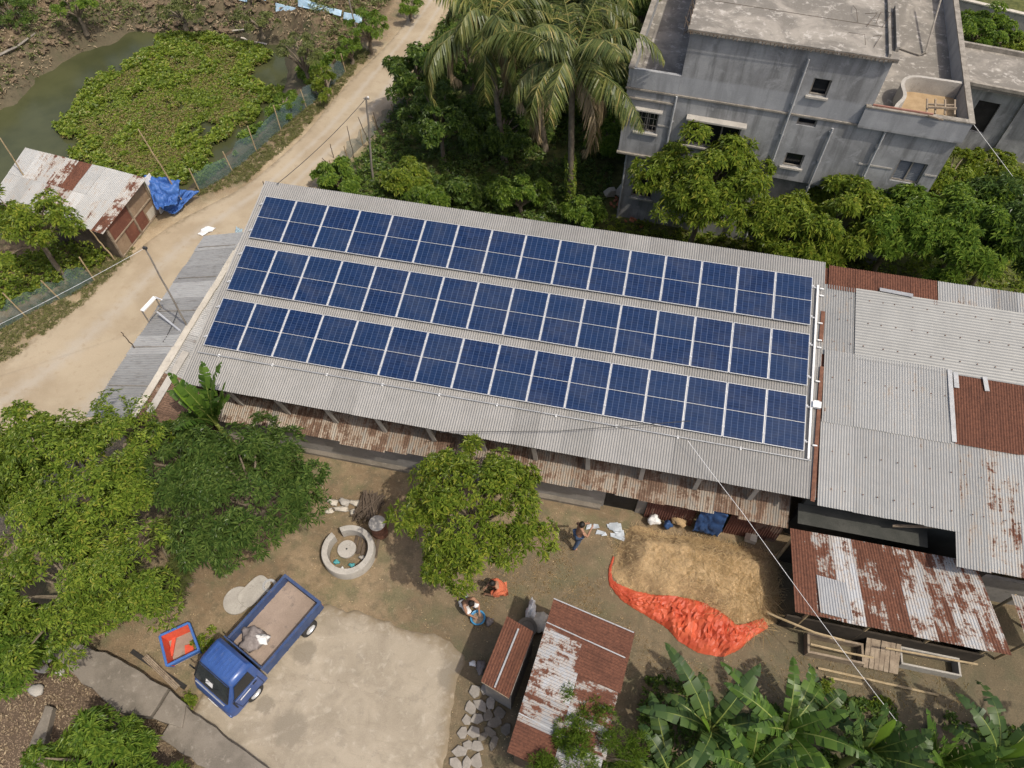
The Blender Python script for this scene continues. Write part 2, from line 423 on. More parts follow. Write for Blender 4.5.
def ground_z(x, y):
    x = np.asarray(x, float); y = np.asarray(y, float)
    dp = sdist(x, y, POND) + fbm(x, y, .5) * .8
    z = -1.7 * (1 - ss(dp, -1.6, .9))
    far = ss(y, 15.5, 19) * (1 - ss(x, -6, -3.2)) + ss(-x, 16, 20) * ss(y, 6, 10)
    far = np.clip(far, 0, 1) * ss(dp, 0, 1.5)
    z = z + far * (.45 + 1.1 * fbm(x, y, .55, 4) + .6 * np.abs(fbm(x, y, 1.3, 3)))
    dr = sdist(x, y, ROADPOLY)
    z = z + fbm(x, y, 1.3, 4) * .05 * ss(dr, -.1, .5)
    flat = ss(sdist(x, y, [(-1, -17.5), (-1, .8), (40, .8), (40, -17.5)]), -.2, .5)
    return z * (.25 + .75 * flat)

xs = np.concatenate([-30 - np.geomspace(600, .6, 24), np.arange(-30, 36, .24), 36 + np.geomspace(.6, 600, 24)])
ys = np.concatenate([-21 - np.geomspace(600, .6, 24), np.arange(-21, 34, .24), 34 + np.geomspace(.6, 600, 24)])
gx, gy = np.meshgrid(xs, ys, indexing='ij'); x, y = gx.ravel(), gy.ravel()
gz = ground_z(x, y)
nx, ny = gx.shape
i = np.arange(nx * ny).reshape(nx, ny)
quads = np.stack([i[:-1, :-1], i[1:, :-1], i[1:, 1:], i[:-1, 1:]], -1).reshape(-1, 4)
nz = fbm(x, y, .7, 4)
dr = sdist(x, y, ROADPOLY); dp = sdist(x, y, POND)
sand = 1 - ss(dr + nz * 1.2, -.5, 1.1)
green = np.maximum(1 - ss(sdist(x, y, GARDEN) + nz, -.6, .3), 1 - ss(sdist(x, y, RIGHTG) + nz, -.6, .3))
verge = (1 - ss(dr, .3, 2.2)) * ss(dr + nz, .1, .6) * .2
green = np.clip(np.maximum(green, verge * (x < -1) * (1 - ss(dr, 1., 2.5))), 0, 1)
green = np.maximum(green, ss(-y, 10.4, 12.2) * ss(x, 15.2, 17) * .55)
mud = np.clip((1 - ss(dp, 1.5, 6)) * ss(dr, .8, 2.0) + ss(y, 15, 18) * (x < -3) + (x < -15), 0, 1)
damp_shade = np.clip((1 - ss(dp + nz, -.2, 2.4)) * 1.0 + .5 * ss(x, 7, 10.5) * ss(-y, 7.6, 8.6) * (1 - ss(x, 30, 40)) + .35 * ss(x, 17.5, 19.5) * ss(-y, 7.2, 8) * (1 - ss(x, 30, 40)), 0, 1)  # damp at the pond, darker yard soil, shade painted in around the cattle shed
litter = 1 - ss(sdist(x, y, LITTER) + nz * .8, -.4, .5)

t = NT('soil'); p = t.pos(False)
n1 = t.noise(p, .55, 6, .6, .4); n2 = t.noise(p, 2.6, 6, .65); n3 = t.noise(p, 26, 5, .65); n4 = t.noise(p, 90, 3, .6)
col = t.mix(t.step(n1, .35, .65), rgb((.155, .112, .068)), rgb((.225, .168, .104)))
col = t.mix(t.math('MULTIPLY', t.step(n2, .46, .62), .65), col, rgb((.115, .095, .06)))
col = t.mix(t.math('MULTIPLY', t.step(t.noise(p, 7, 5, .7), .56, .68), .5), col, rgb((.33, .265, .18)))
col = t.mix(t.math('MULTIPLY', t.step(t.noise(p, 1.1, 4, .6), .48, .66), .6), col, rgb((.11, .108, .058)))
sandc = t.mix(t.step(n2, .35, .7), rgb((.29, .225, .145)), rgb((.38, .305, .205)))
mudc = t.mix(t.step(n2, .35, .65), rgb((.085, .062, .038)), rgb((.175, .13, .082)))
mudc = t.mix(t.step(t.noise(p, 1.3, 5, .7), .5, .62), mudc, rgb((.055, .058, .024)))
grc = t.mix(t.step(n2, .35, .65), rgb((.05, .06, .02)), rgb((.11, .115, .04)))
litc = t.mix(t.step(t.vor(p, 22), .1, .45), rgb((.26, .19, .13)), rgb((.09, .065, .045)))
col = t.mix(t.attr('mud'), col, mudc)
col = t.mix(t.attr('litter'), col, litc)
gf = t.step(t.math('ADD', t.attr('green'), t.math('MULTIPLY', t.math('SUBTRACT', n2, .5), 1.1)), .35, .65)
col = t.mix(gf, col, grc)
col = t.mix(t.attr('sand'), col, sandc)
col = t.mix(t.math('MULTIPLY', t.attr('damp_shade'), .75), col, rgb((.078, .07, .046)))
fv = t.math('MULTIPLY_ADD', n3, 1.5, .32); col = t.mix(.85, col, t.comb(fv, fv, fv), 'MULTIPLY')
t.bump(t.math('ADD', t.math('MULTIPLY', n3, .7), t.math('MULTIPLY', n4, .3)), .5, .03)
M['soil'] = t.fin(col, .95, 0, .15)
g = np_mesh('ground', np.stack([x, y, gz], 1), quads, M['soil'], smooth=True, attrs=dict(sand=sand, green=green, mud=mud, litter=litter, damp_shade=damp_shade))
tag(g, 'bare brown earth of the yard and the land around it', kind='structure')

# road -----------------------------------------------------------
def resample(pts, n):
    P = np.array(pts, float); s = np.concatenate([[0], np.cumsum(np.hypot(*np.diff(P, axis=0).T))]); q = np.linspace(0, s[-1], n)
    return np.stack([np.interp(q, s, P[:, 0]), np.interp(q, s, P[:, 1])], 1)
def smooth(P, k=4):
    for _ in range(k): P[1:-1] = (P[:-2] + 2 * P[1:-1] + P[2:]) / 4
    return P
nr, mr = 260, 40
A_ = smooth(resample(ROAD_L, nr), 40); B_ = smooth(resample(ROAD_R, nr), 40)
s_ = np.linspace(0, 1, mr)
rx = A_[:, None, 0] * (1 - s_) + B_[:, None, 0] * s_; ry = A_[:, None, 1] * (1 - s_) + B_[:, None, 1] * s_
edge = np.minimum(s_, 1 - s_)[None, :] * np.ones((nr, 1)) * 4
rz = .018 + .03 * ss(edge, 0, .6) + fbm(rx, ry, .9, 3) * .02 - .05 * (1 - ss(edge, 0, .12))
i = np.arange(nr * mr).reshape(nr, mr)
q = np.stack([i[:-1, :-1], i[:-1, 1:], i[1:, 1:], i[1:, :-1]], -1).reshape(-1, 4)
t = NT('road_dirt'); p = t.pos(False)
n1 = t.noise(p, .5, 5, .6, .5); n2 = t.noise(p, 3, 6, .65); n3 = t.noise(p, 30, 5, .7); ln = t.attr('lane')
col = t.mix(t.step(n1, .35, .65), rgb((.285, .225, .15)), rgb((.37, .305, .215)))
trk = t.math('ABSOLUTE', t.math('SUBTRACT', t.math('ABSOLUTE', t.math('SUBTRACT', ln, .52)), .2))
col = t.mix(t.math('MULTIPLY', t.step(t.math('ADD', trk, t.math('MULTIPLY', n2, .15)), .17, .06), .7), col, rgb((.37, .335, .285)))
col = t.mix(t.math('MULTIPLY', t.step(n2, .56, .7), .5), col, rgb((.25, .185, .115)))
e = t.math('ADD', t.attr('edge'), t.math('MULTIPLY', t.math('SUBTRACT', n2, .5), 1.2))
col = t.mix(t.step(e, .45, .0), col, t.mix(t.step(n2, .4, .6), rgb((.2, .155, .095)), rgb((.28, .22, .145))))
col = t.mix(.25, col, t.mix(n3, rgb((.16, .125, .085)), rgb((.56, .47, .35))))
t.bump(n3, .4, .02); M['road'] = t.fin(col, .95, 0, .15)
r_ = np_mesh('road', np.stack([rx, ry, rz], -1).reshape(-1, 3), q, M['road'], smooth=True, attrs=dict(edge=edge.ravel(), lane=(np.ones((nr, 1)) * s_).ravel()))
tag(r_, 'pale rutted dirt road past the pond', kind='structure')

# pond -----------------------------------------------------------
t = NT('pond_water'); p = t.pos(False)
t.bump(t.noise(p, 5, 3, .5), .12, .02)
M['water'] = t.fin(t.mix(t.step(t.noise(p, .35, 4), .35, .65), rgb((.045, .05, .022)), rgb((.068, .072, .032))), .2, 0, .3)
o = np_mesh('pond_water', [(-30, -6, -.78), (-3, -6, -.78), (-3, 21, -.78), (-30, 21, -.78)], np.array([[0, 1, 2, 3]]), M['water'])
tag(o, 'still olive green pond water', kind='structure')

def scatter(poly, n, rng, mask=None):
    P = np.array(poly); out = []
    while sum(map(len, out)) < n:
        q = rng.uniform(P.min(0), P.max(0), (n * 2, 2)); k = sdist(q[:, 0], q[:, 1], poly) < 0
        if mask is not None: k &= mask(q[:, 0], q[:, 1])
        out.append(q[k])
        if len(out) > 60: break
    return np.concatenate(out)[:n]
HYA = [at(*q, -.75)[:2] for q in [(55, 128), (75, 108), (88, 84), (112, 72), (138, 57), (152, 50), (160, 36), (205, 34), (240, 42), (272, 52), (268, 62), (254, 68), (249, 80), (262, 84), (286, 92), (283, 104), (262, 112), (252, 124), (236, 128), (226, 142), (212, 152), (204, 168), (190, 184), (160, 190), (110, 180), (70, 158), (75, 148)]]
rng = np.random.default_rng(3)
def hmask(x, y):
    d = sdist(x, y, HYA) + fbm(x, y, .9) * .9
    return (d + .9 * fbm(x, y, 2.2, 3) + rng.uniform(-.25, .25, x.shape) < -.05) & (fbm(x, y, .55, 3) > -.5) & (fbm(x + 3, y, 1.7, 3) > -.42)
for nm, num, mt, lab in (('water_hyacinth', 15000, 'hyacinth', 'bright green water hyacinth mat floating on the pond'), ('withered_hyacinth', 12000, 'hyacinth_old', 'olive and brown withered leaves among the floating hyacinth'), ('tall_hyacinth', 2600, 'hyacinth', 'taller lime green hyacinth clumps standing up from the mat')):
    if nm == 'withered_hyacinth': msk = lambda x, y: hmask(x, y) & (fbm(x + 9, y, .5, 3) + .25 > rng.uniform(-.1, .45, x.shape))
    elif nm == 'tall_hyacinth': msk = lambda x, y: hmask(x, y) & ((fbm(x + 21, y + 4, .7, 3) > .15) | (sdist(x, y, HYA) > -.9))
    else: msk = hmask
    q = scatter(HYA, num, rng, msk)
    P = np.concatenate([q, (-.72 + rng.uniform(0, .07, (len(q), 1)))], 1)
    N = rng.normal(0, .25, (len(q), 3)) + [0, 0, 1]
    big = nm == 'tall_hyacinth'; P[:, 2] += .08 * big; V, Fc = whorls(P, N, 6 if big else 5, .24 if big else .13, .14 if big else .08, (.1, 1.1), rng)
    tag(np_mesh(nm, V, Fc, M[mt]), lab, kind='stuff')

# yard slabs ------------------------------------------------------
t = NT('pad_concrete'); p = t.pos(False)
n1 = t.noise(p, .8, 6, .65, .6); n2 = t.noise(p, 4, 6, .7, .5); n3 = t.noise(p, 40, 4, .7)
col = t.mix(t.step(n1, .35, .65), rgb((.185, .152, .108)), rgb((.285, .24, .178)))
col = t.mix(t.math('MULTIPLY', t.step(n2, .52, .7), .6), col, rgb((.38, .34, .28)))
col = t.mix(t.math('MULTIPLY', t.step(t.noise(p, 1.7, 5, .7), .54, .68), .65), col, rgb((.155, .13, .096)))
for (cx, cy, rr) in ((5.55, -13.35, .42), (5.0, -14.9, .3), (5.9, -15.3, .55), (9.9, -13.1, .55), (7.4, -11.95, .22)):
    d = t.new('ShaderNodeVectorMath', operation='DISTANCE'); t.put(d.inputs[0], p); d.inputs[1].default_value = (cx, cy, .06)
    dd = t.math('ADD', d.outputs['Value'], t.math('MULTIPLY', t.math('SUBTRACT', n2, .5), .5))
    col = t.mix(t.math('MULTIPLY', t.step(dd, rr, rr * .6), .8), col, rgb((.115, .095, .068)))
col = t.mix(.25, col, t.mix(n3, rgb((.15, .12, .09)), rgb((.75, .68, .56))))
crk = t.vor(t.comb(t.math('ADD', t.sep(p)[0], n2), t.math('ADD', t.sep(p)[1], n1), 0.0), .45, 'DISTANCE_TO_EDGE')
col = t.mix(t.math('MULTIPLY', t.step(crk, .008, .0), .3), col, rgb((.17, .135, .1)))
ed = t.math('ADD', t.attr('edge'), t.math('MULTIPLY', t.math('SUBTRACT', n2, .5), .9))
col = t.mix(t.math('MULTIPLY', t.step(ed, .42, .0), .8), col, rgb((.19, .148, .095)))
col = t.mix(t.math('MULTIPLY', t.step(t.noise(t.map(p, (.5, 2.6, 1)), 1.5, 5, .6, .8), .55, .7), .35), col, rgb((.2, .17, .125)))
for (cx, cy, rr) in ((12.6, -16.6, 4.0), (12.6, -16.6, 3.6), (12.6, -16.6, 2.9), (2.2, -10.2, 5.1), (2.2, -10.2, 6.3)):
    d = t.new('ShaderNodeVectorMath', operation='DISTANCE'); t.put(d.inputs[0], p); d.inputs[1].default_value = (cx, cy, .06)
    dd = t.math('ABSOLUTE', t.math('SUBTRACT', t.math('ADD', d.outputs['Value'], t.math('MULTIPLY', n1, .25)), rr + .12))
    col = t.mix(t.math('MULTIPLY', t.math('MULTIPLY', t.step(dd, .09, .03), t.step(n2, .4, .6)), .16), col, rgb((.45, .4, .32)))
t.bump(t.math('ADD', n3, n2), .3, .02); M['pad'] = t.fin(col, .9, 0, .2)
def slab(name, poly, z0, z1, mat, label, jitter=.05, seed=0, step_=.25, kind='structure'):
    P = np.array(poly, float); rng = np.random.default_rng(seed); out = []
    for a, b in zip(P, np.roll(P, -1, 0)):
        n = max(1, int(np.hypot(*(b - a)) / step_))
        for k in range(n): out.append(a + (b - a) * k / n + rng.normal(0, jitter, 2) * (k > 0))
    mb = MB(); mb.prism([tuple(q) for q in out], z0, z1)
    o = mb.build(name, mat, bevel=.02); tag(o, label, kind=kind); return o
PAD = [(5.72, -11.82), (8.0, -11.95), (9.55, -12.12), (10.0, -12.45), (10.1, -13.2), (10.25, -15.3), (10.4, -18), (4.2, -18), (4.9, -16.5), (3.0, -15.7), (3.3, -14.7), (4.4, -13.4)]
px_, py_ = np.meshgrid(np.arange(2.6, 10.9, .05), np.arange(-18.2, -11.4, .05), indexing='ij'); pd = -sdist(px_, py_, PAD) + fbm(px_, py_, 1.5, 4) * .22
pz_ = -.05 + .1 * ss(pd, -.05, .12) + .012 * fbm(px_, py_, .8, 3); i = np.arange(px_.size).reshape(px_.shape)
q = np.stack([i[:-1, :-1], i[1:, :-1], i[1:, 1:], i[:-1, 1:]], -1).reshape(-1, 4); q = q[(pd.ravel()[q] > -.12).any(1)]
tag(np_mesh('concrete_yard', np.stack([px_, py_, pz_], -1).reshape(-1, 3), q, M['pad'], smooth=True, attrs=dict(edge=np.clip(pd, 0, 2).ravel())), 'pale stained concrete yard slab behind the truck', kind='structure')
# drain walk: two long slabs with a step between them
M['walk'] = m_noise('walk', (.115, .1, .08), (.195, .17, .14), 1.6, .9, (.28, .25, .21), 30, .4)
def pxpoly(q, z): return [tuple(at(a, b, z)[:2]) for a, b in q]
def ccw(P):
    a = sum(x0 * y1 - x1 * y0 for (x0, y0), (x1, y1) in zip(P, P[1:] + P[:1])); return P if a > 0 else P[::-1]
slab('drain_walk', ccw(pxpoly([(40, 642), (66, 640), (112, 656), (168, 688), (150, 716), (118, 712), (76, 676)], .5)), -.1, .5, M['walk'], 'grey concrete walkway over the drain', .02, 2)
slab('drain_walk', ccw(pxpoly([(170, 690), (186, 704), (182, 728), (152, 718)], .46)), -.1, .46, M['walk'], 'short grey concrete slab at the end of the walkway', .02, 3)
slab('drain_walk', ccw(pxpoly([(170, 722), (186, 706), (268, 768), (235, 790), (160, 738)], .4)), -.1, .4, M['walk'], 'lower grey concrete strip beside the pale yard slab', .02, 5)
slab('drain_walk', ccw(pxpoly([(45, 705), (53, 707), (38, 764), (22, 764)], .25)), -.1, .25, M['walk'], 'narrow grey kerb across the leaf litter', .015, 6)
# ================================================================ corrugated sheets
def corr_roof(name, O, U, Vd, width, length, mat, parent, pitch=.076, amp=.0125, sheet=.8, rows=1, rust=None, seed=0, ragged=.02, quad=None, lift=.005, sag=.012, spread=1.0, bias=0.0):
    """O: a corner, U: unit vector across the sheets, Vd: unit vector down them. One mesh of overlapping sheets."""
    rng = np.random.default_rng(seed); O = np.array(O, float); U = np.array(U, float); Vd = np.array(Vd, float)
    U = U / np.linalg.norm(U); Vd = Vd / np.linalg.norm(Vd); N = np.cross(U, Vd); N = N if N[2] > 0 else -N
    ncol = max(1, int(round(width / sheet))); sw = width / ncol
    VV, FF, R, SU = [], [], [], []; base = 0
    for i in range(ncol):
        for j in range(rows):
            rl = length / rows
            v0 = j * rl - (.10 if j else 0); v1 = (j + 1) * rl + (rng.uniform(-ragged, ragged) if j == rows - 1 else 0)
            u0 = i * sw; u1 = u0 + sw + (.035 if i < ncol - 1 else 0)
            nu = max(6, int((u1 - u0) / pitch * 6)); nv = max(3, int((v1 - v0) / .35))
            u, v = np.meshgrid(np.linspace(u0, u1, nu), np.linspace(v0, v1, nv), indexing='ij')
            z = amp * np.cos(2 * np.pi * u / pitch) + lift * ((rows - 1 - j) + (i % 2) * .5 + rng.uniform(0, .8)) + sag * fbm(u * .9 + seed * 3.1, v * .9, 1, 3)
            z = z + (v - v0) / (v1 - v0) * rng.normal(0, .004)
            P = O + u[..., None] * U + v[..., None] * Vd + z[..., None] * N
            if quad is not None:
                a_, b_ = (u / width)[..., None], (v / length)[..., None]; Q = [np.array(q) for q in quad]
                P = (Q[0] * (1 - a_) + Q[1] * a_) * (1 - b_) + (Q[3] * (1 - a_) + Q[2] * a_) * b_ + z[..., None] * N
            k = np.arange(nu * nv).reshape(nu, nv) + base; base += nu * nv
            VV.append(P.reshape(-1, 3)); FF.append(np.stack([k[:-1, :-1], k[1:, :-1], k[1:, 1:], k[:-1, 1:]], -1).reshape(-1, 4))
            rv = rust(i, j) if rust else rng.normal(.5, .18)
            R.append(np.full(nu * nv, rv)); rr = rng.random() * spread + (1 - spread) * .5
            SU.append(np.stack([u.ravel(), v.ravel(), np.full(nu * nv, rr)], 1))
    return np_mesh(name, np.concatenate(VV), np.concatenate(FF), mat, parent, smooth=True, attrs=dict(rust=np.concatenate(R), suv=np.concatenate(SU)))

# ================================================================ long shed with the solar roof
TILT = .203482; ct, st = math.cos(TILT), math.sin(TILT)
def roof_z(Y, off=-.12): return 4.6 + (Y * st + off) / ct
UP, DN = np.array([0, ct, st]), np.array([0, -ct, -st])
long_shed = empty('long_shed', (9, -3.5, 0), 'long shed with grey corrugated roof carrying the blue solar panels', 'building')
corr_roof('roof', (-.3, .72, roof_z(.72)), (1, 0, 0), DN, 19.25, 7.95, M['roof_main'], long_shed, rows=2, rust=lambda i, j: .4, seed=2, ragged=.008, spread=.5, sag=.006)
M['wall_block'] = m_noise('wall_block', (.19, .175, .155), (.28, .26, .235), 1.6, .95, (.12, .11, .095))
mb = MB()
mb.bx(-.05, 18.75, .25, .4, -.1, roof_z(.3) - .06)                      # back wall
mb.bx(-.05, 13.28, -7.0, -6.85, -.1, 1.62); mb.bx(14.3, 14.6, -7.0, -6.85, -.1, 1.62)
for X in (-.05, 18.6):                                                   # gable ends follow the roof
    mb.extrude([(.25, -.1), (.25, roof_z(.25) - .06), (-6.0, roof_z(-6.0) - .06), (-6.0, -.1)], (0, 1, 0), (0, 0, 1), (1, 0, 0), (X, 0, 0), .15)
mb.bx(.1, 18.6, -6.12, -6.0, 1.9, roof_z(-6.06) - .06)
mb.build('wall', M['wall_block'], long_shed)
mb = MB(); mb.bx(-.1, 13.2, -7.16, -7.003, -.1, .12); mb.build('plinth', M['walk'], long_shed)
mb = MB()
for Y in (-7.0, -5.2, -3.4, -1.6, .1): mb.bx(-.25, 18.7, Y - .03, Y + .03, roof_z(Y) - .1, roof_z(Y) - .03)
mb.pieces('purlin', M['wood_dark'], long_shed)
# strips of brown and zinc sheet over the front walk
fl = np.array([0, -1.45, -.48])
corr_roof('front_awning', (.35, -6.08, 1.98), (1, 0, 0), fl, 18.3, 1.3, M['roof_old'], long_shed, sheet=.74, rust=lambda i, j: [.42, .62, .5, .3, .66, .55, .35, .6][(i * 5 + i // 3) % 8], seed=9, ragged=.07, sag=.04, lift=.012)
mb = MB()
for X in np.arange(.6, 18.5, 1.62):
    mb.bar((X, -6.15, 1.9), (X, -7.2, 1.55), .05, .06)
mb.pieces('awning_rafter', M['wood_dark'], long_shed)
mb = MB()
for X in np.arange(1.2, 18.5, 1.62): mb.bar((X, -6.98, 2.92), (X + .05, -6.75, 1.8), .13, .06)
mb.pieces('eave_strut', M['concrete'], long_shed)
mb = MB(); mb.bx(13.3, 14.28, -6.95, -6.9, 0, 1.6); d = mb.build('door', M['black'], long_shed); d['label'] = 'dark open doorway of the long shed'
M['red_sheet'] = m_metal('red_sheet', (.2, .12, .09), (.26, .15, .11), rust1=(.085, .03, .02), rust2=(.13, .05, .034), bias=.14)
corr_roof('wall_sheet', (14.6, -7.02, 1.6), (1, 0, 0), (0, -.05, -1), 1.5, 1.6, M['red_sheet'], long_shed, seed=3)
corr_roof('wall_sheet', (17.1, -7.02, 1.6), (1, 0, 0), (0, -.05, -1), 1.6, 1.6, M['red_sheet'], long_shed, seed=4)
# lean-to along the left end
lean = empty('side_lean_to', (-1.8, -4, 0), 'low grey sheet lean-to with white ridge beside the dirt road', 'lean-to')
lv = np.array([-1.7, 0, -.5])
corr_roof('roof', (-1.15, -8.5, 2.88), (0, 1, 0), lv, 8.3, 2.0, M['roof_lean'], lean, sheet=.83, rust=lambda i, j: [.5, .35, .42, .3, .5, .36, .4, .33, .3, .3][i % 10], seed=5, ragged=.05, sag=.05, lift=.014, amp=.016, pitch=.1)
corr_roof('roof', (-1.05, -8.5, 2.88), (0, 1, 0), (1.3, 0, -.3), 1.75, 1.35, M['roof_old'], lean, seed=7, ragged=.05, rust=lambda i, j: .75)
corr_roof('roof', (-1.05, -6.75, 2.885), (0, 1, 0), (1.3, 0, -.3), 6.45, 1.35, M['roof_lean'], lean, seed=6, ragged=.05, sag=.03, rust=lambda i, j: .45 + .2 * (i % 2))
mb = MB(); rng = np.random.default_rng(8)
for k in range(9):
    y0 = -8.45 + k * .9
    mb.box((-1.16 + .012 * k, y0 + .44, 2.925 + .004 * (k % 2)), (.24 + rng.uniform(-.05, .04), .93, .03), rz=rng.normal(0, .012))
mb.build('ridge_cap', M['concrete_pale'], lean)
mb = MB(); mb.box((-.78, -7.0, 2.88), (.22, 2.4, .02), m=Matrix.Rotation(rad(12), 3, 'Y')); mb.build('flashing', M['concrete'], lean)
mb = MB()
for k, Y in enumerate((-.9, -2.5, -4.1, -5.7, -7.3)): mb.bar((-1.3, Y, 2.875), (-2.95, Y + .03, 2.39), .022, .02)
mb.pieces('batten', M['pole_grey'], lean)
mb = MB()
for Y in (-.4, -2.7, -5.0, -7.9): mb.tube([(-2.55, Y, -.1), (-2.55, Y, 2.38)], .05, 6)
mb.pieces('post', M['bamboo'], lean)
mb = MB(); mb.bx(-2.45, -2.38, -8.3, -.5, 0, 2.2); mb.bx(-2.38, -.06, -8.3, -8.24, 0, 2.6); mb.pieces('wall', M['wood_dark'], lean)

# solar panels ---------------------------------------------------
PW, PL, PITCH, ROWP = 1.132, 1.744, 1.16, 1.744 + .3293
t = NT('solar_cells'); p = t.sep(t.pos()); 
def line(c, n, w):   # 1 on thin lines, c in 0..1
    f = t.math('FRACT', t.math('MULTIPLY', c, float(n))); d = t.math('ABSOLUTE', t.math('SUBTRACT', f, .5)); return t.step(d, .5 - w, .5 - w * .35)
cu = t.math('DIVIDE', t.math('SUBTRACT', p[0], .03), PW - .06); cv = t.math('DIVIDE', t.math('ABSOLUTE', p[1]), PL)
cellrnd = t.new('ShaderNodeTexWhiteNoise', noise_dimensions='4D')
t.put(cellrnd.inputs['Vector'], t.comb(t.math('FLOOR', t.math('MULTIPLY', cu, 6.0)), t.math('FLOOR', t.math('MULTIPLY', cv, 20.0)), 0.0)); t.put(cellrnd.inputs['W'], t.math('MULTIPLY', t.obr(), 50.0))
col = t.mix(cellrnd.outputs['Value'], rgb((.004, .013, .046)), rgb((.007, .021, .07)))
col = t.mix(t.math('MULTIPLY', t.obr(), .5), col, rgb((.012, .03, .075)))
col = t.mix(t.math('MULTIPLY', line(cv, 20, .16), .55), col, rgb((.026, .05, .115)))
col = t.mix(t.math('MULTIPLY', line(cu, 6, .045), .6), col, rgb((.11, .15, .24)))
col = t.mix(t.math('MULTIPLY', t.step(t.noise(t.pos(False), 1.1, 5, .65, .6), .4, .8), .1), col, rgb((.2, .19, .17)))
M['zinc'] = m_noise('zinc', (.26, .265, .275), (.36, .365, .37), 4, .55, (.2, .15, .12), metal=.2)
M['cells'] = t.fin(col, .2, 0, .28)
M['alu'] = m_noise('aluminium_frame', (.5, .5, .5), (.62, .62, .62), 4, .4, metal=.3, bump=.02)
def ordinal(n): return ['first', 'second', 'third', 'fourth', 'fifth', 'sixth', 'seventh', 'eighth'][n]
ROWN = ['back', 'middle', 'front']
def make_panel():
    r = empty('solar_panel', (0, 0, 4.6), rot=(TILT, 0, 0))
    mb = MB(); w = .015; h = .04
    mb.bx(0, PW, -w, 0, -h, 0); mb.bx(0, PW, -PL, -PL + w, -h, 0); mb.bx(0, w, -PL + w, -w, -h, -.001); mb.bx(PW - w, PW, -PL + w, -w, -h, -.001)
    mb.bx(w, PW - w, -PL / 2 - .006, -PL / 2 + .006, -.02, -.003)
    mb.build('frame', M['alu'], r, local=True)
    for (a, b) in ((-PL / 2 + .012, -w), (-PL + w, -PL / 2 - .012)):
        m2 = MB(); m2.bx(w, PW - w, a, b, -.03, -.008); m2.build('cell_field', M['cells'], r, local=True)
    return r
proto = make_panel()
def copy_tree(o, parent=None):
    c = o.copy(); C.objects.link(c)
    if parent is not None: c.parent = parent
    for ch in list(o.children): copy_tree(ch, c)
    return c
for r in range(3):
    for k in range(16):
        o = proto if (r == 0 and k == 0) else copy_tree(proto)
        v = -r * ROWP
        o.location = (k * PITCH + .012, v * ct, 4.6 + v * st)
        side = ('%s from the left end' % ordinal(k)) if k < 8 else ('%s from the right end' % ordinal(15 - k))
        side = side.replace('first from the left end', 'at the left end').replace('first from the right end', 'at the right end')
        tag(o, 'blue solar panel in the %s row, %s' % (ROWN[r], side), 'solar panel', 'solar panels on the shed roof')
for r in range(3):
    v0 = -r * ROWP
    rk = empty('mounting_rack', (9, v0 * ct, roof_z(v0 * ct)), 'aluminium rails and feet under the %s row of solar panels' % ROWN[r], 'rack', 'racks under the panel rows')
    for vv in (v0 - .32, v0 - PL + .32):
        mb = MB(); Y, Z = vv * ct, 4.6 + vv * st
        mb.bx(-.12, 18.72, Y - .02, Y + .02, Z - .09, Z - .045); mb.build('rail', M['alu'], rk)
        m2 = MB()
        for X in np.arange(.2, 18.7, 1.3): m2.bx(X - .03, X + .03, Y - .03, Y + .03, Z - .135, Z - .088)
        m2.pieces('foot', M['alu'], rk)
    mb = MB()
    for k in range(17):
        X = k * PITCH - .003
        for vv in (v0 - .32, v0 - PL + .32): mb.bx(X - .035, X + .035, vv * ct - .03, vv * ct + .03, 4.6 + vv * st - .04, 4.6 + vv * st + .004)
    mb.pieces('clamp', M['alu'], rk)
    # gap strips of bare rail between neighbouring panels
    mb = MB()
    for k in range(1, 16):
        X = k * PITCH - .003; a = v0 - .02; b = v0 - PL + .02
        mb.bar((X, a * ct, 4.6 + a * st - .03), (X, b * ct, 4.6 + b * st - .03), .02, .015)
    mb.pieces('joint_strip', M['alu'], rk)
def on_roof(x, v, h): return (x, v * ct - h * st, 4.6 + v * st + h * ct)
cond = empty('cable_conduit', on_roof(9, -6.2, -.08), 'thin pale conduit pipe running along below the front row of panels', 'conduit')
mb = MB(); mb.tube([on_roof(-.1, -6.14, -.06), on_roof(9, -6.12, -.06), on_roof(18.75, -6.12, -.06)], .02, 8); mb.build('pipe', M['zinc'], cond)
mb = MB()
for X in np.arange(.6, 18.5, 1.8): mb.box(on_roof(X, -6.13, -.085), (.05, .09, .05))
mb.pieces('clip', M['white_paint'], cond)
cond = empty('cable_tray', on_roof(18.8, -3, 0), 'white cable tray down the right end of the three panel rows', 'cable tray')
mb = MB(); mb.bar(on_roof(18.72, -.25, -.03), on_roof(18.68, -6.1, -.03), .06, .04); mb.build('tray', M['white_cloth'], cond)
mb = MB()
for v in (-.35, -.6, -1.6, -2.2, -2.45, -3.6, -4.25, -5.65): mb.box(on_roof(18.85, v, -.05), (.13, .035, .03))
mb.pieces('bracket', M['white_paint'], cond)
mb = MB(); mb.box(on_roof(18.83, -4.4, .01), (.24, .2, .12), m=Matrix.Rotation(TILT, 3, 'X')); mb.build('junction_box', M['white_paint'], cond, bevel=.01)

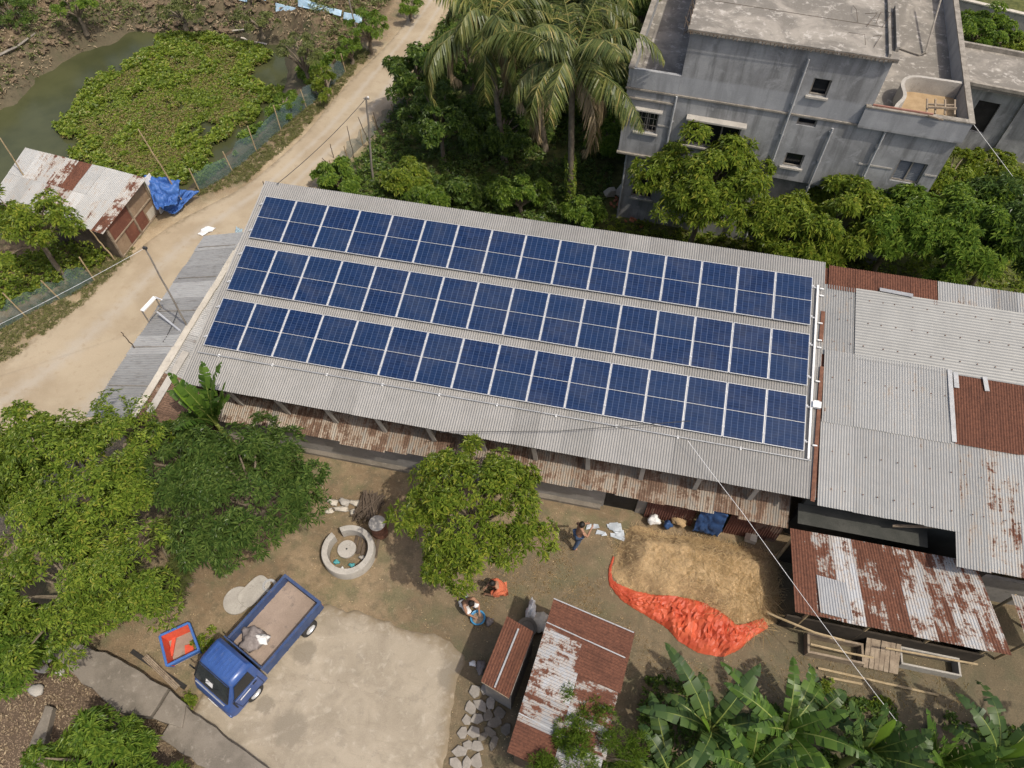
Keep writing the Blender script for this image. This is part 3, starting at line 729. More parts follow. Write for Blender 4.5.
# ================================================================ tin roofed house on the right
M['zinc'] = m_noise('zinc', (.26, .265, .275), (.36, .365, .37), 4, .55, (.2, .15, .12), metal=.2)
tin = empty('tin_house', (23, -3, 0), 'wide house with patched zinc roofs joining the right end of the long shed', 'building')
def rp(X, Y, h=0.0): return (X, Y, roof_z(Y) + h)
corr_roof('ridge_sheet', rp(19.06, .62, .02), (1, 0, 0), DN, 3.3, .85, M['roof_rust'], tin, rust=lambda i, j: [1.3, 1.1, .95, 1.3][i % 4], seed=21, ragged=.04)
corr_roof('ridge_sheet', rp(22.38, .62, .02), (1, 0, 0), DN, 7, .8, M['roof_grey'], tin, rust=lambda i, j: .45, seed=22, ragged=.03)
corr_roof('valley_sheet', rp(18.5, .55, -.035), (1, 0, 0), DN, .7, 7.7, M['roof_rust'], tin, rust=lambda i, j: .9, seed=20)
corr_roof('roof_sheet', rp(18.95, -.08, .0), (1, 0, 0), DN, 1.0, 2.5, M['roof_grey'], tin, rust=lambda i, j: .42, seed=23)
M['roof_smooth'] = m_metal('roof_smooth', (.2, .2, .193), (.255, .255, .245), bias=-.22, dirt=.5, streak=14., warm=(.3, .28, .24))
corr_roof('roof_sheet', rp(19.9, -.1, .03), DN, (1, 0, 0), 2.5, 9.2, M['roof_smooth'], tin, pitch=.1, amp=.004, sheet=.83, rows=4, seed=24, spread=.4, rust=lambda i, j: .4)
corr_roof('roof_sheet', rp(19.02, -2.4, .045), (1, 0, 0), DN, 3.62, 2.4, M['roof_grey'], tin, sheet=.9, seed=25, spread=.6, rust=lambda i, j: .38 + .06 * (i == 2), lift=.003)
corr_roof('roof_sheet', rp(19.0, -4.65, .02), (1, 0, 0), DN, 3.8, 2.62, M['roof_grey'], tin, sheet=.9, seed=26, spread=.5, rust=lambda i, j: .36, lift=.003)
corr_roof('roof_sheet', rp(22.72, -2.55, .03), (1, 0, 0), DN, 6, 2.2, M['roof_rust'], tin, sheet=.86, seed=27, rust=lambda i, j: 1.15)
corr_roof('roof_sheet', rp(22.66, -4.6, .0), (1, 0, 0), DN, 6, 3.62, M['roof_grey'], tin, sheet=.86, seed=28, spread=.6, rust=lambda i, j: [.5, .62, .36, .4, .36, .36, .36][i])
mb = MB(); mb.bar(rp(18.93, -1.1, .04), rp(18.9, -2.15, .04), .12, .02); mb.bar(rp(18.96, -3.0, .055), rp(18.86, -7.15, .055), .11, .02)
mb.pieces('rusty_flashing', M['rust_rod'], tin)
mb = MB(); mb.bar(rp(22.62, -2.45, .085), rp(22.68, -4.7, .085), .13, .012); mb.bar(rp(22.78, -2.5, .09), rp(22.8, -3.0, .09), .14, .012); mb.bar(rp(23.6, -2.5, .09), rp(23.65, -2.95, .09), .13, .012)
mb.bar(rp(20.6, -.05, .09), rp(21.6, -.1, .09), .14, .012)
mb.pieces('patch_strip', M['zinc'], tin)
mb = MB(); rng = np.random.default_rng(4)
for Y in (-.5, -1.3, -2.1, -3.3, -5.6, -6.7):
    for X in np.arange(19.3, 26.2, .46):
        X2 = X + rng.normal(0, .05); mb.box(rp(X2, Y, .062), (.026, .026, .02))
mb.pieces('screw', M['rust_rod'], tin)
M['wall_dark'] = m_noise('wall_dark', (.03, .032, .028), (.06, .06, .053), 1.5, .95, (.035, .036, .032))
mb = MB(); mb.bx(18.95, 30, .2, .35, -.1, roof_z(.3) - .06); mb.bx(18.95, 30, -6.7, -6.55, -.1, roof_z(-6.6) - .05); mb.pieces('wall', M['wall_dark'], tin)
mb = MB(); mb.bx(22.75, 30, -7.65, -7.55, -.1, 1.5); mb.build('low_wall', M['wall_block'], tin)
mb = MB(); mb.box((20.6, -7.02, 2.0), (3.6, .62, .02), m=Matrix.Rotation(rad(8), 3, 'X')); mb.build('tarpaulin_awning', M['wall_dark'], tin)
mb = MB(); mb.bar((21.3, -7.05, 2.35), (22.5, -6.95, 2.6), .06, .06); mb.build('rafter', M['wood'], tin)

# ================================================================ cattle shed (rust streaked roof, open front)
M['shade_wood'] = m_noise('shade_wood', (.022, .018, .014), (.05, .04, .03), 4, .95)
cs = empty('cattle_shed', (21.4, -8.8, 0), 'open cattle shed under a rust streaked zinc roof', 'shed')
o1, o2, o3, o4 = [np.array(at(*q)) for q in ((790, 528, 2.1), (975, 562, 2.1), (1012, 656, 1.5), (795, 611, 1.5))]
U = o2 - o1; Vd = (o4 - o1) * .5 + (o3 - o2) * .5
pat = [.62, .6, .3, .56, .9, .42, .78, .5, .55]
corr_roof('roof', o1, U, Vd, np.linalg.norm(U), np.linalg.norm(Vd), M['roof_rust'], cs, sheet=.58, quad=(o1, o2, o3, o4), seed=31, rust=lambda i, j: [.95, .66, .42, .66, .8, .5, .66, .52, .62][i % 9], ragged=.03, sag=.03)
bl_ = lambda a, b: (o1 * (1 - a) + o2 * a) * (1 - b) + (o4 * (1 - a) + o3 * a) * b
corr_roof('patch_sheet', bl_(.12, .52) + [0, 0, .028], U, Vd, .85, 1.15, M['roof_rust'], cs, quad=[bl_(*q) + [0, 0, .03] for q in ((.12, .52), (.27, .55), (.275, .98), (.12, .96))], seed=33, rust=lambda i, j: .2)
posts = [o1 + U * a + Vd * b for a in (.03, .36, .68, .97) for b in (.06, .95)]
for q in posts:
    mb = MB(); mb.tube([(q[0], q[1], -.1), (q[0], q[1], q[2] - .03)], .045, 7); mb.build('post', M['bamboo'], cs, smooth=True)
mb = MB()
for b in (.06, .95):
    a_, b_ = o1 + Vd * b - [0, 0, .05], o2 + Vd * b - [0, 0, .05]; mb.bar(a_, b_, .06, .06)
mb.pieces('beam', M['wood_dark'], cs)
mb = MB(); mb.bx(18.8, 24.0, -7.7, -7.6, 0, 1.85); mb.bx(23.9, 24.0, -9.6, -7.7, 0, 1.2); mb.bx(18.8, 24.1, -9.72, -9.67, 0, .9); mb.pieces('wall', M['shade_wood'], cs)  # dark front board added; shade under the roof is put into the colour
yb = -10.12
mb = MB(); mb.bx(19.55, 21.1, yb - .32, yb - .26, 0, .34); mb.bx(19.55, 21.1, yb + .2, yb + .26, 0, .34); mb.bx(21.04, 21.1, yb - .26, yb + .2, 0, .33); mb.bx(19.55, 19.61, yb - .26, yb + .2, 0, .33); mb.build('feed_trough', M['wood'], cs)
mb = MB(); mb.bx(22.1, 23.7, yb - .1, yb - .05, 0, .36); mb.bx(22.1, 23.7, yb + .35, yb + .4, 0, .36); mb.bx(22.1, 22.15, yb - .05, yb + .35, 0, .35); mb.bx(23.65, 23.7, yb - .05, yb + .35, 0, .35); mb.build('feed_trough', M['concrete'], cs)
mb = MB()
for k in range(7): mb.box((21.2 + .135 * k, yb + .05, .32 + .01 * (k % 2)), (.125, .85, .025), m=Matrix.Rotation(rad(24), 3, 'X') @ Matrix.Rotation(rad(1.5 * (k % 3 - 1)), 3, 'Z'))
mb.pieces('plank', M['wood'], cs)
mb = MB(); mb.tube([(19.5, yb - .2, .72), (20.6, yb - .22, .7), (21.2, yb - .2, .68)], .03, 6); mb.tube([(18.4, -9.6, .5), (19.6, -10.0, .8), (20.4, -10.05, .8)], .035, 6); mb.tube([(21.5, yb + .1, .8), (23.9, yb + .15, .85)], .03, 6); mb.pieces('rail', M['bamboo'], cs, smooth=True)
tl = empty('roofed_pen', (25.4, -9.2, 0), 'small zinc roof at the right edge past the cattle shed', 'shed')
q1, q2, q3 = [np.array(at(*q)) for q in ((1011, 594, 2.0), (1060, 604, 2.0), (1026, 640, 1.8))]
corr_roof('roof', q1, q2 - q1, q3 - q1, 2.0, np.linalg.norm(q3 - q1), M['roof_grey'], tl, seed=35)
mb = MB()
for q in (q1, q3, q2): mb.tube([(q[0] + .15, q[1], -.1), (q[0] + .15, q[1], q[2] - .03)], .04, 6)
mb.pieces('post', M['bamboo'], tl)

# ================================================================ two rusty huts in the yard
hut = empty('rusty_shed', (13.1, -13.2, 0), 'large yard shed with a patchwork of rusty and bare zinc sheets', 'shed')
b1, b2, b4 = [np.array(at(*q)) for q in ((554, 598, 2.35), (634, 632, 2.2), (507, 752, 2.35))]
U = b4 - b1; Vd = b2 - b1; WU, LV = np.linalg.norm(U), np.linalg.norm(Vd)
rt = [.98, .8, .38, .3, .34, .9, 1.05, 1.0, .9]
corr_roof('roof', b1, U, Vd, WU, LV, M['roof_rust'], hut, sheet=.72, rows=2, quad=(b1, b4, b4 + (b2 - b1), b2), seed=41, rust=lambda i, j: [[1.4, 1.4], [.5, 1.0], [.42, .62], [.44, .5], [.95, .42], [1.3, 1.0], [1.4, 1.4]][i % 7][j], ragged=.04, sag=.02, amp=.011)
mb = MB(); un = U / WU; vn = Vd / LV
mb.bar(b1 + un * .68 + [0, 0, .022], b1 + un * .72 + Vd * .97 + [0, 0, .022], .03, .008); mb.bar(b1 + un * .02 + [0, 0, .02], b2 + un * .02 + [0, 0, .02], .03, .01); mb.bar(b1 + un * 3.0 + [0, 0, .022], b1 + un * 3.05 + Vd * .6 + [0, 0, .022], .03, .008)
mb.pieces('zinc_strip', M['zinc'], hut)
mb = MB(); a0 = math.atan2(U[1], U[0]) + math.pi / 2
def wallq(p, q, z1a, z1b, th=.06):
    p = np.array(p); q = np.array(q); d = (q - p)[:2] / np.linalg.norm((q - p)[:2]); n = np.array([-d[1], d[0]]) * th
    return [(p[0], p[1], -.1), (q[0], q[1], -.1), (q[0], q[1], z1b), (p[0], p[1], z1a), (p[0] + n[0], p[1] + n[1], -.1), (q[0] + n[0], q[1] + n[1], -.1), (q[0] + n[0], q[1] + n[1], z1b), (p[0] + n[0], p[1] + n[1], z1a)]
BXF = [(0, 1, 2, 3), (7, 6, 5, 4), (0, 4, 5, 1), (1, 5, 6, 2), (2, 6, 7, 3), (3, 7, 4, 0)]
ins = lambda a, b: b1 + U * a + Vd * b
for (p_, q_) in ((ins(.04, .06), ins(.97, .06)), (ins(.04, .92), ins(.97, .92)), (ins(.04, .06), ins(.04, .92)), (ins(.97, .06), ins(.97, .92))):
    mb.add(wallq(p_, q_, p_[2] - .05, q_[2] - .05), BXF)
mb.build('wall', M['wood_dark'], hut)
hut2 = empty('small_hut', (11.3, -12.6, 0), 'small rust brown hut with one pale strip down its roof', 'hut')
b1, b2, b4 = [np.array(at(*q)) for q in ((507, 616, 1.9), (534, 632, 1.8), (481, 681, 1.9))]
U = b2 - b1; Vd = b4 - b1
corr_roof('roof', b1, U, Vd, np.linalg.norm(U), np.linalg.norm(Vd), M['roof_rust'], hut2, sheet=.47, seed=43, rust=lambda i, j: 1.65, ragged=.01)
mb = MB(); mb.bar(b1 + U * .5 + Vd * .08 + [0, 0, .035], b1 + U * .47 + Vd * .98 + [0, 0, .035], .045, .01); mb.build('pale_strip', M['zinc'], hut2)
mb = MB()
for (p_, q_) in ((ins(.06, .05), ins(.94, .05)), (ins(.06, .95), ins(.94, .95)), (ins(.06, .05), ins(.06, .95)), (ins(.94, .05), ins(.94, .95))):
    mb.add(wallq(p_, q_, p_[2] - .04, q_[2] - .04), BXF)
mb.build('wall', M['wall_block'], hut2)
mb = MB(); q = ins(.5, .99); mb.bar(ins(.02, .99) - [0, 0, .06], ins(.98, .99) - [0, 0, .06], .06, .06); mb.build('beam', M['wood'], hut2)

# ================================================================ pond side shed
ps = empty('pond_shed', (-10, 1, 0), 'shed at the pond edge with patched silver and rust roof', 'shed')
p1, p2, p3, p4 = [np.array(at(*q)) for q in ((26, 148, 2.0), (147, 178, 2.0), (103, 234, 1.62), (-10, 200, 1.62))]
U = p2 - p1; Vd = p3 - p2
corr_roof('roof', p1, U, Vd, np.linalg.norm(U), np.linalg.norm(Vd), M['roof_shed'], ps, sheet=.66, rows=2, quad=(p1, p2, p3, p4), seed=52, rust=lambda i, j: [[.2, .4, .45, .55, 1.7, .2, .25, .22, .55, .6], [.2, .3, .35, .4, .55, .25, .25, .3, .66, .7]][j][min(i, 9)], ragged=.05, sag=.04, lift=.008)
g1, g2 = np.array(at(123, 258, 0)), np.array(at(158, 213, 0))
M['door_sheet'] = m_noise('door_sheet', (.2, .14, .09), (.29, .21, .14), 1.8, .85, (.15, .08, .05))
def wall_panel(mbx, a, b, z0, z1a, z1b): mbx.add(wallq(np.array(a), np.array(b), z1a, z1b, .05), BXF)
w = MB(); top1 = 1.56; top2 = 1.88
w.add(wallq(g1, g2, top1, top2, .05), BXF); w.build('front_sheeting', M['door_sheet'], ps)
g3 = g1 + (p1 - p2) * .9; g4 = g2 + (p1 - p2) * .9
w = MB(); w.add(wallq(g1, g3, top1, top1, .05), BXF); w.add(wallq(g2, g4, top2, top2, .05), BXF); w.add(wallq(g3, g4, top1, top2, .05), BXF); w.build('wall', M['wood_dark'], ps)
M['door_red'] = m_noise('door_red', (.11, .04, .028), (.17, .07, .045), 2.2, .8, (.2, .11, .07))
nr0 = np.cross(g2 - g1, [0, 0, 1]); nr0 = nr0 / np.linalg.norm(nr0) * .012
for (fa, fb, za_, zb_) in ((.04, .27, .84, 1.56), (.27, .5, .84, 1.62), (.27, .5, .1, .82), (.55, .75, .1, .82), (.78, .98, .1, .5)):
    w = MB(); a, b = g1 + (g2 - g1) * fa + nr0, g1 + (g2 - g1) * fb + nr0
    w.add([a + [0, 0, za_], b + [0, 0, za_], b + [0, 0, zb_], a + [0, 0, zb_]] + [q + nr0 for q in (a + [0, 0, za_], b + [0, 0, za_], b + [0, 0, zb_], a + [0, 0, zb_])], [(3, 2, 1, 0), (4, 5, 6, 7), (0, 1, 5, 4), (1, 2, 6, 5), (2, 3, 7, 6), (3, 0, 4, 7)])
    w.build('sheet_panel', M['door_red'] if fa < .76 else M['concrete_pale'], ps)
w = MB(); nrm = np.cross(g2 - g1, [0, 0, 1]); nrm = nrm / np.linalg.norm(nrm) * .035
for f in (0, .52, 1.0):
    q = g1 + (g2 - g1) * f + nrm; w.bar((q[0], q[1], -.05), (q[0], q[1], top1 + (top2 - top1) * f - .05), .07, .07)
for z in (.06, .86):
    a = g1 + nrm + [0, 0, z]; b = g2 + nrm + [0, 0, z]; w.bar(a, b, .05, .05)
w.build('frame', M['wood'], ps)
w = MB(); w.bar(g2 + nrm * 2 + np.array([.1, .18, .0]), g2 + nrm * 2 + np.array([.02, .3, 1.75]), .45, .03, up=nrm); w.build('leaning_board', M['white_cloth'], ps)
# ================================================================ concrete house behind the trees
t = NT('plaster'); p = t.pos(); sx = t.sep(p)
n1 = t.noise(p, .9, 5, .6); st_ = t.noise(t.comb(t.math('MULTIPLY', sx[0], 2.6), t.math('MULTIPLY', sx[1], 2.6), t.math('MULTIPLY', sx[2], .28)), 1.0, 6, .65); n3 = t.noise(p, 22, 4, .6)
col = t.mix(t.step(n1, .35, .65), rgb((.2, .2, .202)), rgb((.33, .33, .33)))
col = t.mix(t.math('MULTIPLY', t.step(st_, .44, .64), .8), col, rgb((.105, .105, .103)))
col = t.mix(t.math('MULTIPLY', t.step(t.noise(p, 1.7, 6, .7, .6), .53, .66), .6), col, rgb((.37, .37, .375)))
col = t.mix(t.math('MULTIPLY', t.step(t.noise(p, .6, 5, .7, .3), .52, .7), .5), col, rgb((.15, .15, .15)))
band = t.math('MULTIPLY', t.step(sx[2], 6.25, 6.35), t.step(t.math('ADD', sx[2], t.math('MULTIPLY', n1, .3)), 7.2, 7.08))
col = t.mix(t.math('MULTIPLY', band, .5), col, rgb((.36, .37, .39)))
course = t.math('ABSOLUTE', t.math('SUBTRACT', t.math('FRACT', t.math('DIVIDE', sx[2], .75)), .5))
col = t.mix(t.math('MULTIPLY', t.step(course, .485, .5), .25), col, rgb((.2, .205, .21)))
col = t.mix(.2, col, t.mix(n3, rgb((.12, .12, .12)), rgb((.6, .6, .6))))
t.bump(n3, .3, .01); M['plaster'] = t.fin(col, .9, 0, .2)
t = NT('roof_slab'); p = t.pos(); n1 = t.noise(p, .6, 6, .65, .8); n2 = t.noise(p, 3.5, 6, .7, .4); n3 = t.noise(p, 30, 4, .7)
col = t.mix(t.step(n1, .44, .64), rgb((.12, .108, .092)), rgb((.28, .252, .215)))
col = t.mix(t.math('MULTIPLY', t.step(n2, .53, .66), .7), col, rgb((.5, .465, .42)))
col = t.mix(t.math('MULTIPLY', t.step(t.noise(p, 1.6, 5, .7, .5), .55, .66), .6), col, rgb((.13, .12, .105)))
col = t.mix(.25, col, t.mix(n3, rgb((.08, .07, .06)), rgb((.6, .56, .5))))
t.bump(n3, .3, .02); M['roof_slab'] = t.fin(col, .95, 0, .15)
M['moss_edge'] = m_noise('moss_edge', (.13, .115, .095), (.3, .27, .23), 3, .95, (.4, .37, .33))
M['glass_dark'] = m_noise('glass_dark', (.012, .014, .016), (.02, .022, .025), 3, .15, bump=0, spec=.5)

M['pipe_grey'] = m_noise('pipe_grey', (.28, .285, .29), (.38, .385, .39), 3, .6, bump=.05)
house = empty('concrete_house', (11.65, 6.5, 0), 'unfinished grey plastered house with flat roof terraces behind the trees', 'house', rz=-.0699)
def wall_grid(mb, x0, x1, z0, z1, holes, y=0.0, depth=.16):
    xs = sorted({x0, x1, *[a for h in holes for a in h[:2]]}); zs = sorted({z0, z1, *[a for h in holes for a in h[2:]]})
    for i in range(len(xs) - 1):
        for j in range(len(zs) - 1):
            cx, cz = (xs[i] + xs[i + 1]) / 2, (zs[j] + zs[j + 1]) / 2
            if any(h[0] < cx < h[1] and h[2] < cz < h[3] for h in holes): continue
            mb.add([(xs[i], y, zs[j]), (xs[i + 1], y, zs[j]), (xs[i + 1], y, zs[j + 1]), (xs[i], y, zs[j + 1])], [(0, 1, 2, 3)])
    for (a, b, c, d) in holes:
        mb.add([(a, y, c), (b, y, c), (b, y, d), (a, y, d), (a, y + depth, c), (b, y + depth, c), (b, y + depth, d), (a, y + depth, d)],
               [(0, 4, 5, 1), (1, 5, 6, 2), (2, 6, 7, 3), (3, 7, 4, 0)])
LB = [(.52, 1.3, 4.55, 5.42)]
MID = [(2.35, 4.3, 4.35, 5.42), (6.1, 6.68, 7.03, 7.66), (6.06, 6.72, 5.88, 6.16), (6.1, 6.76, 4.14, 4.72), (3.0, 4.6, 6.9, 6.9001)]
MID = MID[:4]
RT = [(9.86, 10.8, 4.3, 5.18)]
GF = [(.75, 1.6, 1.2, 2.5), (3, 4.4, 1.1, 2.5), (6.1, 6.7, 1.2, 2.2), (9.6, 10.7, 1.0, 2.4)]
mb = MB()
wall_grid(mb, 0, 1.82, 3.55, 6.3, LB); wall_grid(mb, 1.82, 8.22, 3.55, 8.6, MID); wall_grid(mb, 8.22, 11.28, 3.55, 6.3, RT)
wall_grid(mb, .3, 11.1, -.1, 3.55, GF, y=.3)
D = 11.5
q4 = lambda *v: mb.add(v, [(0, 1, 2, 3)])
q4((0, 0, 3.55), (0, D, 3.55), (0, D, 6.3), (0, 0, 6.3)); q4((.3, .3, -.1), (.3, D, -.1), (.3, D, 3.55), (.3, .3, 3.55)); q4((0, 0, 3.55), (11.28, 0, 3.55), (11.28, .3, 3.55), (0, .3, 3.55))
q4((0, .3, 3.55), (.3, .3, 3.55), (.3, D, 3.55), (0, D, 3.55)); q4((11.28, 0, 3.55), (11.28, D, 3.55), (11.28, D, 6.3), (11.28, 0, 6.3)); q4((11.1, .3, -.1), (11.1, D, -.1), (11.1, D, 3.55), (11.1, .3, 3.55))
q4((11.1, .3, 3.55), (11.28, .3, 3.55), (11.28, D, 3.55), (11.1, D, 3.55)); q4((0, D, -.1), (11.28, D, -.1), (11.28, D, 6.3), (0, D, 6.3))
q4((1.82, 0, 6.29), (1.82, D, 6.29), (1.82, D, 8.6), (1.82, 0, 8.6)); q4((8.22, 0, 6.29), (8.22, D, 6.29), (8.22, D, 8.6), (8.22, 0, 8.6)); q4((1.82, D - .002, 6.29), (8.22, D - .002, 6.29), (8.22, D - .002, 8.6), (1.82, D - .002, 8.6))
mb.build('wall', M['plaster'], house, local=True, fix=False)
mb = MB(); mb.bx(.02, 1.82, .02, D - .02, 6.2, 6.302); mb.bx(8.22, 11.26, .02, D - .02, 6.2, 6.302); mb.build('terrace', M['roof_slab'], house, local=True)
mb = MB(); mb.bx(1.72, 8.34, -.14, D + .2, 8.603, 8.74); mb.bx(7.98, 8.06, -.1, 8, 8.742, 8.86); mb.bx(8.2, 8.3, .3, 3.0, 8.742, 8.9)
mb.build('roof', M['roof_slab'], house, local=True)
mb = MB(); mb.bx(-.02, .12, .0, D, 6.304, 7.0); mb.bx(.122, 1.815, -.03, .1, 6.304, 7.0)
mb.pieces('parapet', M['plaster'], house, local=True)
mb = MB(); mb.bx(8.0, 11.36, -.14, .02, 6.24, 7.0); mb.bx(11.24, 11.38, .022, D, 6.304, 7.0); mb.pieces('parapet', M['plaster'], house, local=True)
mb = MB(); mb.bx(-.05, .15, -.05, D, 7.002, 7.05); mb.bx(8.0, 11.24, -.16, .04, 7.002, 7.045); mb.bx(11.22, 11.41, -.16, D, 7.002, 7.05); mb.pieces('coping', M['moss_edge'], house, local=True)
mb = MB(); mb.bx(-.06, 11.3, -.055, -.002, 6.22, 6.29) ; mb.bx(-.04, 1.84, -.07, -.002, 5.86, 5.93); mb.bx(-.05, 1.86, -.09, .3, 3.47, 3.547); mb.pieces('ledge', M['moss_edge'], house, local=True, bevel=.008)
# sand basin on the right terrace, with its curved low wall
mb = MB()
cp = [(8.95, .06), (9.0, .35), (9.28, .8), (9.3, 1.15), (9.18, 1.6), (9.3, 2.05), (9.6, 2.3), (11.2, 2.3)]
P = resample(cp, 40); P = smooth(P, 6)
for a, b in zip(P[:-1], P[1:]):
    d = (b - a) / np.linalg.norm(b - a); n = np.array([-d[1], d[0]]) * .06
    c = [(a + n), (a - n), (b - n), (b + n)]
    mb.add([(q[0], q[1], 6.304) for q in c] + [(q[0], q[1], 6.98) for q in c], [(0, 3, 2, 1), (4, 5, 6, 7), (0, 1, 5, 4), (1, 2, 6, 5), (2, 3, 7, 6), (3, 0, 4, 7)])
mb.build('basin_wall', M['concrete'], house, local=True)
mb = MB(); mb.prism([tuple(q) for q in np.concatenate([P[3:-1] + [.05, -.05], [[11.2, 2.2], [11.2, .06]]])][::-1], 6.305, 6.42)
mb.build('basin_sand', m_noise('basin_sand', (.26, .18, .1), (.36, .26, .15), 3, .95), house, local=True)
mb = MB(); mb.bx(8.2, 10.1, -.07, -.02, 7.05, 7.1); mb.build('red_strip', m_noise('faded_red', (.22, .1, .075), (.32, .17, .13), 5, .85), house, local=True)
def window(x0, x1, z0, z1, y=0.0, mull=0, louvre=False, sill=True, grille=False):
    f = MB(); w = .05; yy = y + .1
    for (a, b, c, d) in ((x0, x1, z0, z0 + w), (x0, x1, z1 - w, z1), (x0, x0 + w, z0 + w, z1 - w), (x1 - w, x1, z0 + w, z1 - w)): f.bx(a, b, yy - .03, yy + .03, c, d)
    for k in range(mull):
        xm = x0 + (x1 - x0) * (k + 1) / (mull + 1); f.bx(xm - .025, xm + .025, yy - .028, yy + .028, z0 + w, z1 - w)
    o = f.build('window', M['pole_grey'], house, local=True)
    g = MB()
    if louvre:
        n = 11
        for k in range(n):
            z = z0 + .06 + (z1 - z0 - .12) * (k + .5) / n; g.box(((x0 + x1) / 2, yy + .04, z), (x1 - x0 - .1, .012, .085), m=Matrix.Rotation(rad(-35), 3, 'X'))
        g.build('louvre', m_noise('louvre', (.09, .1, .11), (.14, .15, .16), 4, .5), o, local=True)
        g = MB()
    g.bx(x0 + .02, x1 - .02, yy + .1, yy + .11, z0 + .02, z1 - .02); g.build('pane', M['glass_dark'], o, local=True)
    if grille:
        gr = MB()
        for k in range(1, 5): xm = x0 + (x1 - x0) * k / 5; gr.bx(xm - .008, xm + .008, yy - .05, yy - .036, z0, z1)
        for k in range(1, 3): zm = z0 + (z1 - z0) * k / 3; gr.bx(x0, x1, yy - .062, yy - .05, zm - .008, zm + .008)
        gr.build('grille', M['moss_edge'], o, local=True)
    if sill:
        s = MB(); s.bx(x0 - .08, x1 + .08, y - .08, y + .02, z0 - .08, z0 - .003); s.build('sill', M['concrete'], o, local=True, bevel=.006)
    return o
window(*LB[0], mull=1, grille=True); window(*MID[0], mull=2); window(*MID[1]); window(*MID[2], sill=False); window(*MID[3]); window(*RT[0], mull=1, louvre=True, sill=False, grille=False)
window(*GF[0], y=.3, mull=2); window(*GF[1], y=.3, mull=2); window(*GF[2], y=.3); window(*GF[3], y=.3, mull=1)
mb = MB(); mb.bx(2.3, 4.45, -.3, .0, 5.52, 5.6); mb.build('sunshade', M['concrete'], house, local=True, bevel=.01)
mb = MB(); mb.bx(.4, 1.42, -.2, .0, 5.5, 5.56); mb.build('sunshade', M['concrete'], house, local=True, bevel=.01)
for (x, z0, z1, yy) in ((1.8, 3.6, 6.25, -.07), (5.72, .2, 8.3, -.07), (7.28, 3.0, 6.0, -.07), (8.95, 1.5, 6.2, -.07), (.34, .0, 3.5, .22)):
    mb = MB(); mb.tube([(x, yy, z0), (x, yy, z1)], .04, 8)
    for z in np.arange(z0 + .4, z1, 1.2): mb.bx(x - .06, x + .06, yy, yy + .07, z - .02, z + .02)
    mb.build('drainpipe', M['pipe_grey'], house, local=True, smooth=True)
mb = MB(); mb.bx(8.6, 9.75, -.02, -.001, 4.74, 4.8); mb.bx(10.85, 11.25, -.02, -.001, 4.74, 4.8); mb.bx(.0, .5, -.02, -.001, 4.9, 4.96); mb.bx(1.32, 1.78, -.02, -.001, 4.9, 4.96); mb.pieces('string_course', M['concrete'], house, local=True)
rng = np.random.default_rng(12); mb = MB()
for x in np.concatenate([np.arange(1.8, 8.2, .13), rng.uniform(1.75, 2.1, 8)]):
    L = rng.uniform(.06, .3); mb.tube([(x, -.12, 8.67), (x + rng.normal(0, .02), -.16 - L * .4, 8.66 - L * .12)], .012, 4)
for k in range(26):
    y = rng.uniform(-.1, 3.2); x = 1.72 - rng.uniform(0, .18); mb.tube([(1.75, y, 8.67), (x, y + rng.normal(0, .05), 8.75 + rng.uniform(-.25, .4))], .013, 4)
for (a, b) in (((1.62, -.1, 8.5), (1.62, 3.4, 8.55)), ((1.58, -.1, 8.75), (1.6, 3.4, 8.72)), ((1.72, -.2, 8.72), (8.3, -.17, 8.7))): mb.tube([a, b], .01, 4)
for k in range(6):
    x = rng.uniform(6.6, 7.9); y = rng.uniform(.2, 2.2); mb.tube([(x, y, 8.76), (x + rng.normal(0, .2), y + rng.uniform(.2, .7), 8.78 + rng.uniform(0, .2)), (x + rng.normal(0, .3), y + rng.uniform(.5, 1.1), 8.78)], .008, 4)
mb.tube([(1.8, 1.9, 8.75), (8.2, 1.7, 8.75)], .006, 4)
mb.build('rebar', M['wood_dark'], house, local=True)
def hw(x, y, z):    # house to world
    c, s = math.cos(-.0699), math.sin(-.0699); return (11.65 + c * x - s * y, 6.5 + s * x + c * y, z)
wf = empty('wooden_frame', hw(10.4, .05, 7.05), 'weathered wooden frame lying over the sand basin wall on the house', 'frame')
mb = MB(); A = np.array(hw(9.9, .1, 7.2)); B = np.array(hw(10.75, .2, 7.25)); up = np.array([0, 0, .06])
mb.bar(A, B, .06, .06); mb.bar(A + [0, .25, -.05], B + [0, .25, -.05], .05, .05)
for f in (0, .3, .65, 1): q = A + (B - A) * f; mb.bar(q + [0, -.12, -.15], q + [0, .45, .02], .05, .05)
mb.bar(A + [0, -.3, -.1], A + [.5, -.34, -.18], .04); mb.build('slats', M['wood'], wf)
pr_ = empty('iron_pipe', hw(10.2, 6, 6.3), 'bent pipe propped up across the right roof terrace', 'pipe')
mb = MB(); mb.tube([hw(9.2, 5.3, 6.34), hw(10.15, 4.9, 6.36), hw(10.35, 5.0, 6.4), hw(10.7, 8.0, 7.4)], .035, 8); mb.build('tube', M['pole_grey'], pr_, smooth=True)
